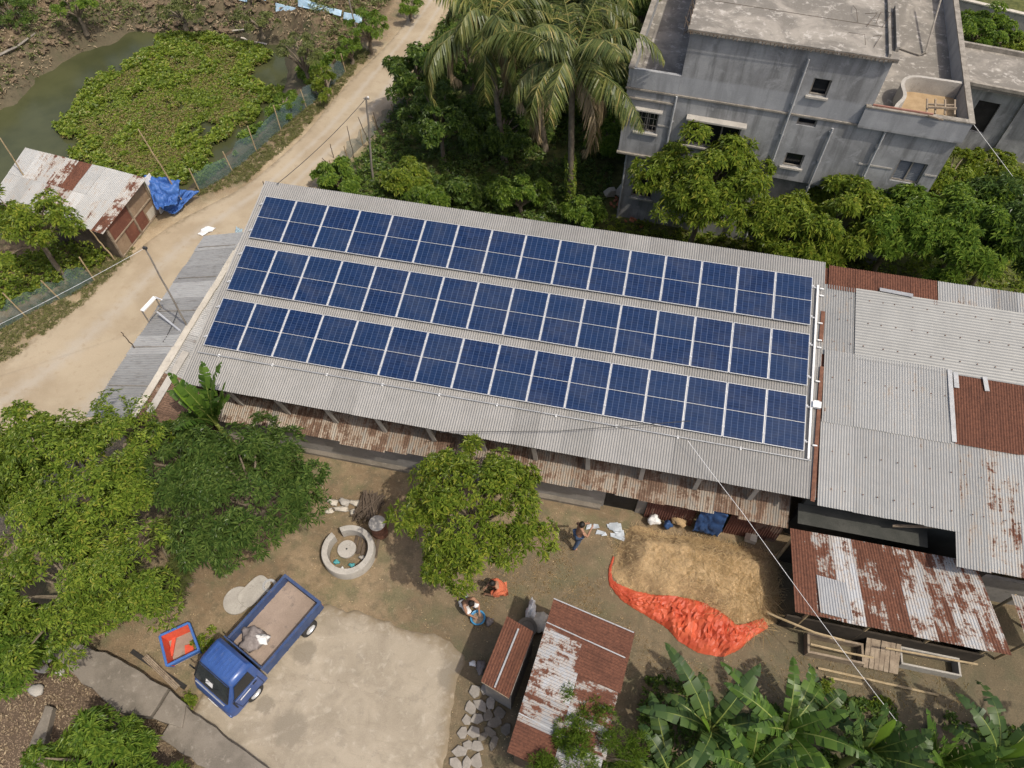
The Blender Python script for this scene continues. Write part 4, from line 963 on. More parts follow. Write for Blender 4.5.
# annex to the right rear
an = empty('flat_roofed_annex', (29, 16, 0), 'low flat roofed concrete building right of the big grey house', 'building', rz=-.12)
za = 3.3
a1, a2, a3 = [np.array(at(*q, za)) for q in ((962, 82), (1024, 94), (961, 45))]
ang = math.atan2(a2[1] - a1[1], a2[0] - a1[0]); dep = np.linalg.norm((a3 - a1)[:2]) ; an.location = (a1[0], a1[1], 0); an.rotation_euler = (0, 0, ang)
mb = MB(); mb.bx(-2.2, 12, -.1, dep, za - .14, za); mb.build('roof', M['roof_slab'], an, local=True)
mb = MB(); mb.bx(-2.2, 12, dep - .12, dep + .02, za + .002, za + .2); mb.bx(-2.2, 12, -.14, 0.0, za + .002, za + .14); mb.pieces('parapet', M['moss_edge'], an, local=True)
mb = MB(); wall_grid(mb, -2.2, 12, -.1, za - .142, [(1.1, 2.0, 1.0, 2.5), (4.2, 5.2, 0, 2.2)], y=.3); mb.add([(-2.2, .3, -.1), (-2.2, dep - .1, -.1), (-2.2, dep - .1, za - .142), (-2.2, .3, za - .142)], [(0, 1, 2, 3)]); mb.add([(-2.2, dep - .1, -.1), (12, dep - .1, -.1), (12, dep - .1, za - .142), (-2.2, dep - .1, za - .142)], [(0, 1, 2, 3)])
mb.bx(2.75, 2.9, .16, .298, -.1, za - .15); mb.build('wall', M['plaster'], an, local=True, fix=False)
mb = MB(); mb.bx(1.1, 2.0, .42, .44, 1.0, 2.5); mb.bx(4.2, 5.2, .42, .44, 0, 2.2); mb.pieces('window', M['dark_room'], an, local=True)
bw = empty('boundary_wall', at(1000, 10, 1.4), 'low pale boundary wall at the top right beyond the green plot', 'wall')
b1, b2 = np.array(at(955, -2, 1.4)), np.array(at(1080, 28, 1.4)); b1[2] = b2[2] = .65
mb = MB(); mb.bar(b1, b2, .18, 1.5); mb.build('wall', M['concrete'], bw)
mb = MB(); mb.bar(b1 + [0, 0, .78], b2 + [0, 0, .78], .26, .06); mb.build('coping', M['concrete_pale'], bw)
rb = empty('brick_rubble', at(628, 208), 'broken brick rubble heaped at the left corner of the house', 'rubble')
mb = MB(); rng = np.random.default_rng(3)
for k in range(60):
    q = np.array(at(628, 206)) + [rng.normal(0, .35), rng.normal(0, .45), 0]; s = rng.uniform(.6, 1)
    mb.box((q[0], q[1], rng.uniform(.03, .3) * math.exp(-((q[0] - rb.location.x) ** 2 + (q[1] - rb.location.y) ** 2) * 2)), (.22 * s, .11 * s, .07), m=Euler(rng.uniform(-.6, .6, 3) + np.array([0, 0, rng.uniform(0, 6)])).to_matrix())
mb.build('bricks', M['brick'], rb)
ws = empty('plaster_debris', at(612, 195), 'pale broken slab and white sack near the rubble by the house', 'debris')
mb = MB(); q = np.array(at(610, 196)); mb.box(q + [0, 0, .25], (.5, .35, .4), m=Euler((.3, .2, .6)).to_matrix(), taper=.6); mb.box(q + [.4, .3, .15], (.6, .3, .1), m=Euler((.2, -.3, 1.1)).to_matrix()); mb.build('chunks', M['concrete_pale'], ws, bevel=.04)
# ================================================================ trees
def T(name, label, px, zc, r, mat, seed, loc=None, group=None, cat='tree', **k):
    c = at(*px, zc)
    ncl = int(k.pop('ncl', 26) * 1.25); per = int(k.pop('per', 42) * .5)
    return tree(name, label, (c[0], c[1], loc if loc is not None else 0.0), zc, r, M[mat], ncl=ncl, per=per, seed=seed, group=group, cat=cat, **k)
LM = dict(leaf=(.24, .078), m=8)
T('mango_tree', 'round mango tree in the middle of the yard, between well ring and straw heap', (478, 511), 2.9, (2.12, 2.15, 1.35), 'leaf_yel', 111, per=44, ncl=44, trunk=.12, **LM)
T('mango_tree', 'dark green narrow leaved mango tree beside the left end of the yard well ring', (250, 492), 2.9, (2.4, 2.25, 1.5), 'leaf_mango', 102, per=60, ncl=40, leaf=(.27, .058), m=9)
T('broadleaf_tree', 'biggest light green tree left of the yard, covering the road edge', (84, 480), 3.4, (2.5, 2.5, 1.7), 'leaf_light', 103, per=48, ncl=66, leaf=(.2, .06), m=8)
T('broadleaf_tree', 'light green tree hanging over the concrete drain walkway', (68, 585), 3.0, (2.5, 2.1, 1.5), 'leaf_light', 104, per=48, ncl=54, leaf=(.2, .06), m=8)
T('mango_tree', 'narrow dark tree wedged between the biggest light tree and the dark mango', (186, 462), 2.7, (1.3, 1.6, 1.2), 'leaf_mango', 113, per=52, ncl=24, leaf=(.25, .056), m=9)
T('broadleaf_tree', 'bright green tree cut by the left picture edge above the leaf litter', (-10, 640), 2.6, (1.7, 2.0, 1.4), 'leaf_bush', 105, per=56, ncl=34, leaf=(.25, .075), m=8)
T('broadleaf_tree', 'light green tree cut by the left edge beside the dirt road bend', (-10, 470), 3.0, (1.8, 2.0, 1.5), 'leaf_light', 106, per=56, ncl=36, leaf=(.25, .075), m=8)
T('broadleaf_tree', 'grey green feathery sapling between the dark mango and the big light tree', (165, 560), 1.9, (1.35, 1.2, .9), 'leaf_grey', 107, per=40, ncl=18, leaf=(.26, .03), m=12, cat='sapling')
T('garden_bush', 'glossy bush in front of the drain walkway at the bottom left', (108, 762), 1.1, (1.9, 1.15, .9), 'leaf_bush', 108, per=52, ncl=30, leaf=(.27, .075), m=9, cat='bush')
T('pond_tree', 'leafy tree at the pond edge in front of the silver roofed shed', (30, 228), 2.6, (2.0, 1.6, 1.4), 'leaf_yel', 109, per=36, ncl=24, loc=-.2, leaf=(.24, .085), m=7)
T('mango_tree', 'round bright mango tree against the front of the grey house', (706, 182), 3.6, (2.35, 2.25, 2.0), 'leaf_yel', 110, per=58, ncl=46, leaf=(.3, .09), m=8)
rowspec = [((790, 232), 2.9, (1.8, 1.7, 1.5), 'leaf_yel', 'small leafy tree right of the bright mango, below the house windows'),
           ((846, 226), 3.0, (2.0, 1.8, 1.6), 'leaf_yel', 'loose tree behind the rust red ridge sheet, under the house terrace'),
           ((902, 226), 3.0, (2.0, 1.9, 1.7), 'leaf_bush', 'dense green tree just below the louvred house window'),
           ((962, 240), 3.2, (2.1, 1.9, 1.7), 'leaf_bush', 'darker mango tree behind the grey ridge sheet of the tin house'),
           ((1018, 222), 3.4, (2.2, 2.1, 1.8), 'leaf_mango', 'dark tree cut by the right edge beyond the tin roofs')]
for k, (px, z, r, mt, lb) in enumerate(rowspec): T('garden_tree', lb, px, z, r, mt, 120 + k, per=58, ncl=40, leaf=(.3, .09), m=8, group='trees behind the long roofs')
for k, (px, z, r, mt, lb) in enumerate([((950, 175), 1.0, (1.5, 1.6, .7), 'leaf_yel', 'low yellow green bush at the right foot of the grey house'), ((1000, 172), 0.5, (1.5, 1.6, .35), 'leaf_yel', 'low bush in front of the flat roofed annex window'),
        ((985, 30), 1.2, (1.6, 1.7, 1.1), 'leaf_bush', 'leafy bush in the walled plot at the top right corner'), ((1012, 46), .6, (1.7, 1.5, .5), 'leaf_yel', 'low growth along the annex rear roof edge'),
        ((339, 178), .9, (1.25, 1.0, .75), 'leaf_bush', 'bright low bush at the rear left corner of the solar roof'),
        ((520, 196), 1.1, (1.3, .9, .8), 'leaf_bush', 'leafy shrub behind the solar roof left of the ivy palm trunk'), ((468, 190), .9, (1.1, .8, .7), 'leaf_deep', 'dark low shrub behind the solar roof below the left palm'),
        ((585, 212), .8, (1.0, .7, .6), 'leaf_bush', 'small shrub behind the solar roof at the foot of the ivy palm'), ((405, 178), .8, (1.2, 1.0, .7), 'leaf_yel', 'yellowish shrub beside the thin utility pole'),
        ((430, 196), .7, (1.0, .7, .6), 'leaf_bush', 'pale shrub between the utility pole and the dark palm undergrowth')]):
    T('garden_bush', lb, px, z, r, mt, 140 + k, per=44, ncl=22, leaf=(.22, .1), m=7, cat='bush', group='bushes around the gardens')
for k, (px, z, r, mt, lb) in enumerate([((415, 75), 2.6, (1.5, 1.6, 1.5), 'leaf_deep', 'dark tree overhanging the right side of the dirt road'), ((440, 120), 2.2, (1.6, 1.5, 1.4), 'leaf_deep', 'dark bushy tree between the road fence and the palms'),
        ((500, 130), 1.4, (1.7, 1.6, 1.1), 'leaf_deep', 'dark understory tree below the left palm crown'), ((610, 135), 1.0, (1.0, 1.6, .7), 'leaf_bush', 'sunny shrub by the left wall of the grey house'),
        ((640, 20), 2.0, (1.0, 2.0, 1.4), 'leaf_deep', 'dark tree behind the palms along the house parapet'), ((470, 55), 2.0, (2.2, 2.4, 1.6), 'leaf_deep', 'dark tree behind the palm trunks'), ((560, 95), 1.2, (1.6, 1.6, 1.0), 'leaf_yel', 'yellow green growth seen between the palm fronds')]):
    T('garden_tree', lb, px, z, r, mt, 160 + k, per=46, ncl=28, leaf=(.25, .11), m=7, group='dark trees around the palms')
for k, (px, z, r, mt, lb, n) in enumerate([((302, 55), 1.9, (1.3, 1.2, 1.3), 'leaf_grey', 'thin grey green tree on the pond bank beside the road fence', 14), ((368, 28), 1.4, (1.0, 1.1, 1.0), 'leaf_bush', 'bright bush beside the far end of the dirt road', 16), ((325, 84), .7, (.8, 1.1, .6), 'leaf_yel', 'low green growth behind the road net on the pond bank', 14),
        ((285, 105), .3, (.9, 1.2, .5), 'leaf_bush', 'leafy growth hanging into the pond below the net', 14), ((72, 4), 1.6, (1.2, 1.2, 1.0), 'leaf_bush', 'green tree standing on the far mud bank of the pond', 16), ((8, 8), 1.4, (1.6, 2.0, 1.2), 'leaf_deep', 'dark tree in the top left corner of the bank', 20),
        ((350, 50), .8, (.8, .9, .6), 'leaf_bush', 'small bush below the bare trunk at the road end', 12), ((180, 12), .9, (1.6, 1.0, .5), 'leaf_grey', 'scrubby bush on the bank behind the hyacinth', 10), ((410, 4), 1.0, (.8, 1.0, .7), 'leaf_bush', 'bush where the dirt road leaves the picture', 12), ((258, 20), .9, (1.2, .8, .6), 'leaf_grey', 'scrub in front of the blue plastic sheets', 8)]):
    T('bank_bush', lb, px, z, r, mt, 180 + k, per=34, ncl=n, leaf=(.17, .06), m=7, cat='bush', group='bushes on the pond bank')
T('bamboo_shrub', 'fine leaved willowy shrub in front of the large rusty shed', (588, 752), 1.9, (1.75, 1.2, 1.1), 'leaf_bush', 200, per=60, ncl=30, leaf=(.17, .025), m=8, cat='shrub', tilt=(.1, 1.2))
for k, (px, lb) in enumerate([((208, 640), 'weedy tuft between the toy playpen and the truck'), ((186, 706), 'leafy weed at the drain end beside the truck cab'), ((62, 655), 'green shoots growing over the end of the walkway'), ((875, 700), 'green weeds by the bamboo poles in front of the cattle shed'), ((820, 690), 'bright weed tuft at the left end of the ground poles')]):
    T('weed', lb, px, .08, (.42, .38, .14), 'leaf_yel', 210 + k, ncl=8, per=14, leaf=(.16, .07), m=6, trunk=.015, twigs=False, cat='weed', group='weeds in the yard')

# undergrowth: nobody could count it
rng = np.random.default_rng(77)
def cover(name, poly, n, mt, label, leaf=(.16, .08), m=6, h=.45, msk=None, tilt=(.0, .9), **kw):
    q = scatter(poly, n, rng, msk); z = ground_z(q[:, 0], q[:, 1])
    P = np.stack([q[:, 0], q[:, 1], z + rng.uniform(.0, 1, len(q)) ** 1.4 * h * (1 + 1.1 * fbm(q[:, 0], q[:, 1], .9))], 1)
    V, Fc = whorls(P, rng.normal(0, .35 if not kw else .05, (len(q), 3)) + [0, 0, 1], m, leaf[0], leaf[1], tilt, rng, **kw)
    return tag(np_mesh(name, V, Fc, M[mt]), label, kind='stuff')
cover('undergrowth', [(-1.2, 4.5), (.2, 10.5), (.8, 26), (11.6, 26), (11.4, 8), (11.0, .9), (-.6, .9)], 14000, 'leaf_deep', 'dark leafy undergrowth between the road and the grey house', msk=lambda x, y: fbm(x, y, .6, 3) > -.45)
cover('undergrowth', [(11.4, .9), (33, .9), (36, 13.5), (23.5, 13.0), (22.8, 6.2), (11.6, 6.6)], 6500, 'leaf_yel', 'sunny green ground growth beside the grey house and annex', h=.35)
cover('undergrowth', [(24.5, 17.5), (34, 17), (36, 26), (25, 26)], 3500, 'leaf_bush', 'green growth in the walled plot at the top right', h=.35)
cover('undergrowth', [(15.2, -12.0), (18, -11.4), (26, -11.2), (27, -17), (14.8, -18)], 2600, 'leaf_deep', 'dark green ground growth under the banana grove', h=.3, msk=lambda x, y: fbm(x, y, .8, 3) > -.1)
cover('bank_scrub', [(-26, 8), (-20.1, 8.8), (-19.8, 13.9), (-17, 17.6), (-8, 18.2), (-5.4, 15), (-3.6, 17), (-2.6, 30), (-30, 32)], 7500, 'leaf_grey', 'patchy scrub on the brown far bank of the pond', h=.35, msk=lambda x, y: fbm(x, y, .5, 3) > -.15)
cover('bank_litter', [(-26, 8), (-19.9, 8.8), (-19.5, 13.8), (-17, 17.2), (-8, 17.9), (-5.4, 15), (-3.6, 17), (-2.6, 30), (-30, 32)], 7500, 'litter', 'dead leaves and stalks strewn over the far pond bank', leaf=(.24, .07), h=.1, m=3, tilt=(-.1, .5))
cover('bank_grass', [(-6.9, 3.8), (-5.6, 7), (-5.0, 10), (-4.3, 13), (-3.6, 17), (-2.4, 17), (-2.9, 13.5), (-3.6, 9.2), (-4.7, 5.4)], 2400, 'grass', 'short grass and weeds along the net beside the road', leaf=(.14, .022), m=7, h=.05, tilt=(.3, 1.2), msk=lambda x, y: fbm(x, y, 1.2, 3) > -.35)
cover('bank_grass', [(-8.4, -.6), (-7.6, 1.5), (-7.4, 0), (-7.9, -2.8), (-8.9, -5.4), (-11, -8), (-12, -7)], 2000, 'grass', 'dry verge grass between the road and the second net', leaf=(.13, .02), m=7, h=.04, tilt=(.3, 1.2), msk=lambda x, y: fbm(x, y, 1.2, 3) > -.3)
cover('bank_growth', [(-8.6, -1.2), (-7.8, .4), (-9, 1.0), (-13, -1.5), (-12, -5)], 1200, 'leaf_yel', 'green growth on the pond bank behind the second net', h=.4)
cover('pond_margin', [(-6.6, 4.8), (-5.9, 7), (-5.3, 10), (-4.6, 13.2), (-4.2, 16), (-5.4, 15.4), (-5.9, 12), (-6.3, 9), (-7.3, 6)], 1700, 'leaf_bush', 'lush green plants between the net and the pond water', h=.35, msk=lambda x, y: fbm(x, y, .7, 3) > -.15)
cover('yard_litter', YARD, 1700, 'litter', 'straw bits and dead leaves trodden into the yard soil', leaf=(.09, .014), m=2, h=.01, tilt=(-.03, .06), sn=.05, fold=.05)
cover('yard_flecks', YARD, 1300, 'straw', 'pale flecks of straw and paper on the yard soil', leaf=(.05, .022), m=2, h=.008, tilt=(-.02, .05), sn=.05, fold=.05)
cover('leaf_litter', LITTER, 2600, 'litter', 'brown fallen leaves behind the drain walkway', leaf=(.11, .05), m=3, h=.03, tilt=(-.05, .4))
cover('yard_straw', [(10.5, -8.0), (14, -8.0), (14.3, -10.6), (12.5, -11.6), (8.5, -11.6), (8, -10)], 1100, 'straw', 'loose straw trodden over the yard by the standing man', leaf=(.16, .012), m=2, h=.012, tilt=(-.03, .08), sn=.03, fold=.05, msk=lambda x, y: fbm(x, y, .9, 3) > .05)
cover('yard_straw', [(14.4, -10.4), (16, -11.4), (19.4, -10.4), (24, -10.2), (24, -11), (17, -12.4), (14.4, -11.6)], 700, 'straw', 'loose straw below the orange tarpaulin', leaf=(.2, .012), m=2, h=.012, tilt=(-.03, .08), sn=.03, fold=.05)

# ================================================================ coconut palms
def frond(rng, az, el, L, dry=False):
    n = 14; ts = np.linspace(0, 1, n); d = np.array([math.cos(az), math.sin(az), 0])
    droop = rng.uniform(1.3, 2.9) if not dry else 2.6
    a = el - droop * ts ** 1.3
    seg = np.stack([np.cos(a)[:, None] * d + np.sin(a)[:, None] * np.array([0, 0, 1.])], 0)[0] * (L / (n - 1))
    return np.concatenate([[np.zeros(3)], np.cumsum(seg[:-1], 0)])
M['frond_stalk'] = m_noise('frond_stalk', (.1, .11, .03), (.16, .16, .05), 3, .6, bump=0)
def palm(label, top, foot, seed, nf=17, L=3.1, ndry=3, lean=True, group=None):
    rng = np.random.default_rng(seed); root = empty('coconut_palm', foot, label, 'palm', group)
    top = np.array(top, float); foot = np.array(foot, float)
    mb = MB(); md = (foot + top) / 2 + [rng.normal(0, .1), rng.normal(0, .1), 0]
    mb.tube([foot - [0, 0, .1], foot + [0, 0, .15], foot * .6 + md * .4, md, md * .5 + top * .5, top], [.22, .17, .14, .125, .115, .12], 10); mb.build('trunk', BARK, root, smooth=True)
    for kind, num in (('fronds', nf), ('dry_fronds', ndry)):
        V, Fc, R = [], [], MB(); b = 0
        for k in range(num):
            dry = kind == 'dry_fronds'
            az = k / num * 6.283 * (1 if dry else 2.02) + rng.uniform(-.55, .55); el = rng.uniform(-.3, .1) if dry else rng.uniform(.0, 1.35)
            Lk = L * rng.uniform(.6, 1.08); pts = top + [0, 0, .1] + frond(rng, az, el, Lk, dry)
            R.tube(list(pts), list(np.linspace(.028, .006, len(pts))), 5)
            nl = 64; ts = np.linspace(.12, 1, nl); idx = ts * (len(pts) - 1); i0 = np.clip(idx.astype(int), 0, len(pts) - 2); fr = (idx - i0)[:, None]
            P = pts[i0] * (1 - fr) + pts[i0 + 1] * fr; Tn = pts[i0 + 1] - pts[i0]; Tn /= np.linalg.norm(Tn, axis=1, keepdims=True)
            side = np.cross(Tn, [0, 0, 1.]); side /= np.linalg.norm(side, axis=1, keepdims=True) + 1e-9
            sp_ = rng.uniform(.45, .9); hg_ = -rng.uniform(.25, .8); prof = (np.sin(np.pi * np.clip(ts * .92 + .06, 0, 1)) ** .6)[:, None] * .78
            for sgn in (-1, 1):
                dirv = side * sgn * sp_ + Tn * .5 + np.array([0, 0, hg_ - (.4 if dry else 0)]) + rng.normal(0, .09, P.shape); dirv /= np.linalg.norm(dirv, axis=1, keepdims=True)
                wv = np.cross(dirv, np.array([0, 0, 1.]) + rng.normal(0, .2, P.shape)); wv /= np.linalg.norm(wv, axis=1, keepdims=True); w = .026
                l = prof * rng.uniform(.85, 1.1, (nl, 1)); m1 = P + dirv * l * .5; tip = P + dirv * l + np.array([0, 0, -1.]) * l * rng.uniform(.15, .4, (nl, 1))
                Q = np.stack([P - wv * w * .6, P + wv * w * .6, m1 + wv * w, tip, m1 - wv * w], 1).reshape(-1, 3)
                k5 = np.arange(nl) * 5 + b; b += nl * 5
                V.append(Q); Fc.append(np.concatenate([np.stack([k5, k5 + 1, k5 + 2], 1), np.stack([k5, k5 + 2, k5 + 4], 1), np.stack([k5 + 4, k5 + 2, k5 + 3], 1)]))
        np_mesh(kind, np.concatenate(V), np.concatenate(Fc), M['leaf_dry' if kind == 'dry_fronds' else 'leaf_palm'], root)
        R.build('dry_stalks' if kind == 'dry_fronds' else 'frond_stalks', M['frond_stalk'] if kind == 'fronds' else M['bamboo'], root)
    mb = MB()
    for k in range(6):
        a = rng.uniform(0, 6.28); c = top + [.2 * math.cos(a), .2 * math.sin(a), -.12 - .1 * rng.random()]
        mb.lathe([(0, -.13), (.08, -.09), (.11, 0), (.08, .1), (0, .13)], tuple(c), 8)
    mb.build('coconuts', M['leaf_bush'], root, smooth=True)
    return root
f0 = np.array(at(570, 207)); 
pm = palm('coconut palm with ivy on its trunk, nearest the grey house', at(572, 70, 6.6), f0, 301, group='coconut palms', L=4.3, nf=23, ndry=5)
rng = np.random.default_rng(5); k = rng.uniform(.05, .42, 260); tp = np.array(at(572, 70, 6.6)); a = rng.uniform(0, 6.28, 260)
P = f0[None] + (tp - f0)[None] * k[:, None] + np.stack([np.cos(a), np.sin(a), a * 0], 1) * .16
V, Fc = whorls(P, np.stack([np.cos(a), np.sin(a), a * 0 + .4], 1), 5, .13, .1, (.1, .7), rng); np_mesh('ivy', V, Fc, M['leaf_yel'], pm)
palm('coconut palm overhanging the dirt road, leftmost of the palms', at(488, 26, 6.6), at(505, 165), 302, group='coconut palms', L=4.3, nf=23, ndry=5)
palm('coconut palm behind the ivy clad palm, cut by the top edge', at(590, 2, 6.4), at(588, 120), 303, group='coconut palms', L=4.0, nf=20)
palm('dark coconut palm between the road palm and the ivy palm', at(535, 18, 5.6), at(545, 150), 304, group='coconut palms', L=3.0, nf=15)

# ================================================================ bananas
def banana_leaf(rng, base, az, el, L, w, droop, V, Fc, R, b, new=False):
    n = 44; ts = np.linspace(0, 1, n + 1); d = np.array([math.cos(az), math.sin(az), 0]); a = el - droop * ts ** 1.6
    seg = (np.cos(a)[:, None] * d + np.sin(a)[:, None] * np.array([0, 0, 1.])) * (L / n); pts = base + np.concatenate([[np.zeros(3)], np.cumsum(seg[:-1], 0)])
    R.tube(list(pts), list(np.linspace(.03, .006, n + 1)), 5)
    side = np.array([-d[1], d[0], 0]); up = np.stack([-np.sin(a)[:, None] * d + np.cos(a)[:, None] * np.array([0, 0, 1.])], 0)[0]
    wid = w * np.clip(np.sin(np.pi * np.clip((ts - .1) / .9, 0, 1) ** .75), 0, 1) ** .55
    for sgn in (-1, 1):
        fold = rng.uniform(-.05, .35); i = 2
        while i < n:
            j = min(n, i + int(rng.choice([1, 1, 2, 2, 3, 5]) if not new else n)); dr = fold + rng.normal(0, .24 if not new else .02)
            off = 0.0 if new else rng.uniform(-.04, .04)
            rows = []
            for s in range(i, j + 1):
                sh = (s - (i + j) / 2) / n * -.04 * (0 if new else 1)
                e = pts[s] + side * sgn * wid[s] * math.cos(dr) - up[s] * wid[s] * math.sin(dr) + seg[min(s, n)] / (L / n) * (off + sh + .1 * w)
                m_ = pts[s] + (e - pts[s]) * .5 + up[s] * wid[s] * .08
                rows += [pts[s] + up[s] * .012, m_, e]
            V.append(np.array(rows)); c = j - i
            for s in range(c):
                for k in range(2): Fc.append([b + s * 3 + k, b + s * 3 + k + 1, b + (s + 1) * 3 + k + 1, b + (s + 1) * 3 + k])
            b += 3 * (c + 1); i = j
    return b
M['leaf_banana_mid'] = m_leaf('leaf_banana_mid', (.03, .065, .01), (.06, .11, .016), (.09, .15, .022), .34, .4)
def banana(label, foot, h, seed, nl=8, L=1.9, w=.27, group=None, azs=None, new=1, mat='leaf_banana', up=False):
    rng = np.random.default_rng(seed); foot = np.array(foot, float); root = empty('banana_plant', foot, label, 'banana plant', group)
    mb = MB(); top = foot + [rng.normal(0, .08), rng.normal(0, .08), h]
    mb.tube([foot - [0, 0, .1], foot + [0, 0, h * .4], top], [.13, .11, .06], 10); mb.build('stem', M['midrib'], root, smooth=True)
    V, Fc, R, b = [], [], MB(), 0
    for k in range(nl):
        az = azs[k] if azs else k * 2.4 + rng.uniform(-.3, .3)
        b = banana_leaf(rng, top, az, rng.uniform(1.05, 1.5) if up else rng.uniform(.6, 1.4), L * rng.uniform(.7, 1.15), w * rng.uniform(.8, 1.1), rng.uniform(.2, .9) if up else rng.uniform(.7, 2.3), V, Fc, R, b)
    np_mesh('leaves', np.concatenate(V), np.array(Fc), M[mat], root, smooth=True); R.build('midribs', M['midrib'], root, smooth=True)
    if new:
        V, Fc, R, b = [], [], MB(), 0
        banana_leaf(rng, top, azs[0] + .8 if azs else rng.uniform(0, 6), 1.35, L * .85, w * .75, .25, V, Fc, R, b, True)
        o = np_mesh('young_leaf', np.concatenate(V), np.array(Fc), M['leaf_banana_new'], root, smooth=True); o['label'] = 'bright yellow green young upright leaf'
    return root
G_ = 'banana plants of the grove below the cattle shed'
for k, (px, h, nl, L, lb) in enumerate([((700, 735), 1.5, 9, 1.9, 'large banana plant just below the orange tarpaulin, leftmost of the grove'), ((768, 745), 1.7, 9, 1.9, 'banana plant right of the leftmost one, under its torn leaves'), ((660, 775), 1.2, 6, 1.5, 'banana plant low at the bottom edge beside the willowy shrub'),
        ((838, 765), 1.5, 8, 1.7, 'banana plant where the white cable comes down'), ((905, 772), 1.6, 7, 1.8, 'banana plant with tall upright leaves in front of the cattle shed'), ((965, 778), 1.5, 7, 1.7, 'banana plant between the tall upright one and the corner'), ((1030, 755), 1.5, 7, 1.8, 'banana plant cut by the bottom right corner'), ((735, 775), 1.3, 7, 1.6, 'banana plant at the bottom edge between the two largest of the grove'), ((870, 790), 1.4, 6, 1.6, 'banana plant mostly below the bottom edge under the white cable end'), ((805, 720), .9, 5, 1.2, 'small banana sucker in front of the ground poles')]):
    banana(lb, at(px[0], px[1], 0), h, 400 + k, nl + 3, L * 1.22, .215, group=G_, new=(k in (0, 3, 5)), up=(k in (3, 4, 6)), mat='leaf_banana_mid' if k % 3 == 1 else 'leaf_banana')
banana('banana plant between the left trees and the shed eave', at(248, 468, 0), 2.9, 420, 11, 2.3, .26, mat='leaf_banana_mid', up=True)
banana('small banana plant in front of the grey house, the left of two', at(806, 215, 0), 2.2, 421, 6, 1.3, .2)
banana('small banana plant with bright leaves right of the other at the house', at(842, 214, 0), 2.1, 422, 6, 1.3, .2)
# ================================================================ blue pickup truck
M['paint_blue'] = m_noise('paint_blue', (.024, .06, .2), (.038, .088, .26), 3, .3, (.07, .1, .2), bump=.02, spec=.5)
M['paint_worn'] = m_noise('paint_worn', (.025, .05, .13), (.05, .08, .17), 4, .55, (.16, .12, .09), bump=.1)
M['bed_dust'] = m_noise('bed_dust', (.21, .16, .125), (.32, .25, .2), 1.1, .9, (.085, .075, .07))
M['chrome'] = m_noise('chrome', (.6, .6, .6), (.7, .7, .7), 4, .25, metal=.8, bump=0)
M['lamp_glass'] = m_noise('lamp_glass', (.6, .6, .58), (.7, .7, .68), 4, .15, bump=0)
M['tarp_grey'] = m_noise('tarp_grey', (.14, .12, .11), (.24, .21, .2), 5, .7)
M['screen_glass'] = m_noise('screen_glass', (.03, .035, .036), (.045, .05, .05), 3, .08, bump=0, spec=.6)
tk = empty('pickup_truck', (4.49, -13.52, .05), 'blue mini pickup truck parked by the pale concrete yard', 'truck', rot=(0, 0, rad(-113)))
def loft(mb, secs, close=True):
    """sections: lists of points with equal count, joined into a closed skin"""
    n = len(secs[0]); b = len(mb.v); mb.v += [tuple(p) for s in secs for p in s]
    for i in range(len(secs) - 1):
        for k in range(n):
            k2 = (k + 1) % n; mb.f.append((b + i * n + k, b + i * n + k2, b + (i + 1) * n + k2, b + (i + 1) * n + k))
    mb.f.append(tuple(b + k for k in reversed(range(n)))); mb.f.append(tuple(b + (len(secs) - 1) * n + k for k in range(n)))
def ring(x, z0, z1, w0, w1, r=.15):   # cab section in the yz plane, rounded top
    return [(x, -w0, z0), (x, w0, z0), (x, w0 + .01, (z0 + z1) / 2 - .1), (x, w1, z1 - r), (x, w1 - r * .13, z1 - r * .5), (x, w1 - r * .5, z1 - r * .13), (x, w1 - r, z1), (x, -w1 + r, z1), (x, -w1 + r * .5, z1 - r * .13), (x, -w1 + r * .13, z1 - r * .5), (x, -w1, z1 - r), (x, -w0 - .01, (z0 + z1) / 2 - .1)]
mb = MB(); loft(mb, [ring(.52, .36, 1.66, .7, .64), ring(.62, .34, 1.78, .7, .63), ring(1.1, .34, 1.775, .7, .62), ring(1.2, .34, 1.745, .7, .61), ring(1.28, .34, 1.66, .71, .62), ring(1.6, .34, 1.14, .71, .68), ring(1.68, .35, 1.03, .7, .67), ring(1.745, .38, .9, .68, .64), ring(1.785, .44, .76, .62, .58)])
mb.build('cab', M['paint_blue'], tk, local=True, smooth=True)
mb = MB()
for k in range(8): y = -.46 + k * .131; mb.tube([(.66, y, 1.779), (1.12, y, 1.776)], .022, 6)
mb.build('roof_ribs', M['paint_blue'], tk, local=True, smooth=True)
def quadslab(mb, P, th, nrm):
    n = Vector(nrm).normalized() * th; mb.add([Vector(p) for p in P] + [Vector(p) + n for p in P], [(3, 2, 1, 0), (4, 5, 6, 7), (0, 1, 5, 4), (1, 2, 6, 5), (2, 3, 7, 6), (3, 0, 4, 7)])
mb = MB(); quadslab(mb, [(1.285, -.54, 1.655), (1.285, .54, 1.655), (1.575, .6, 1.195), (1.575, -.6, 1.195)], .012, (.54, 0, .34)); mb.build('windscreen', M['screen_glass'], tk, local=True)
mb = MB(); quadslab(mb, [(1.45, -.2, 1.41), (1.45, .06, 1.41), (1.53, .06, 1.28), (1.53, -.2, 1.28)], .004, (.54, 0, .34)); mb.v = [(x + .012, y, z + .008) for x, y, z in mb.v]; mb.build('paper', M['white_cloth'], tk, local=True)
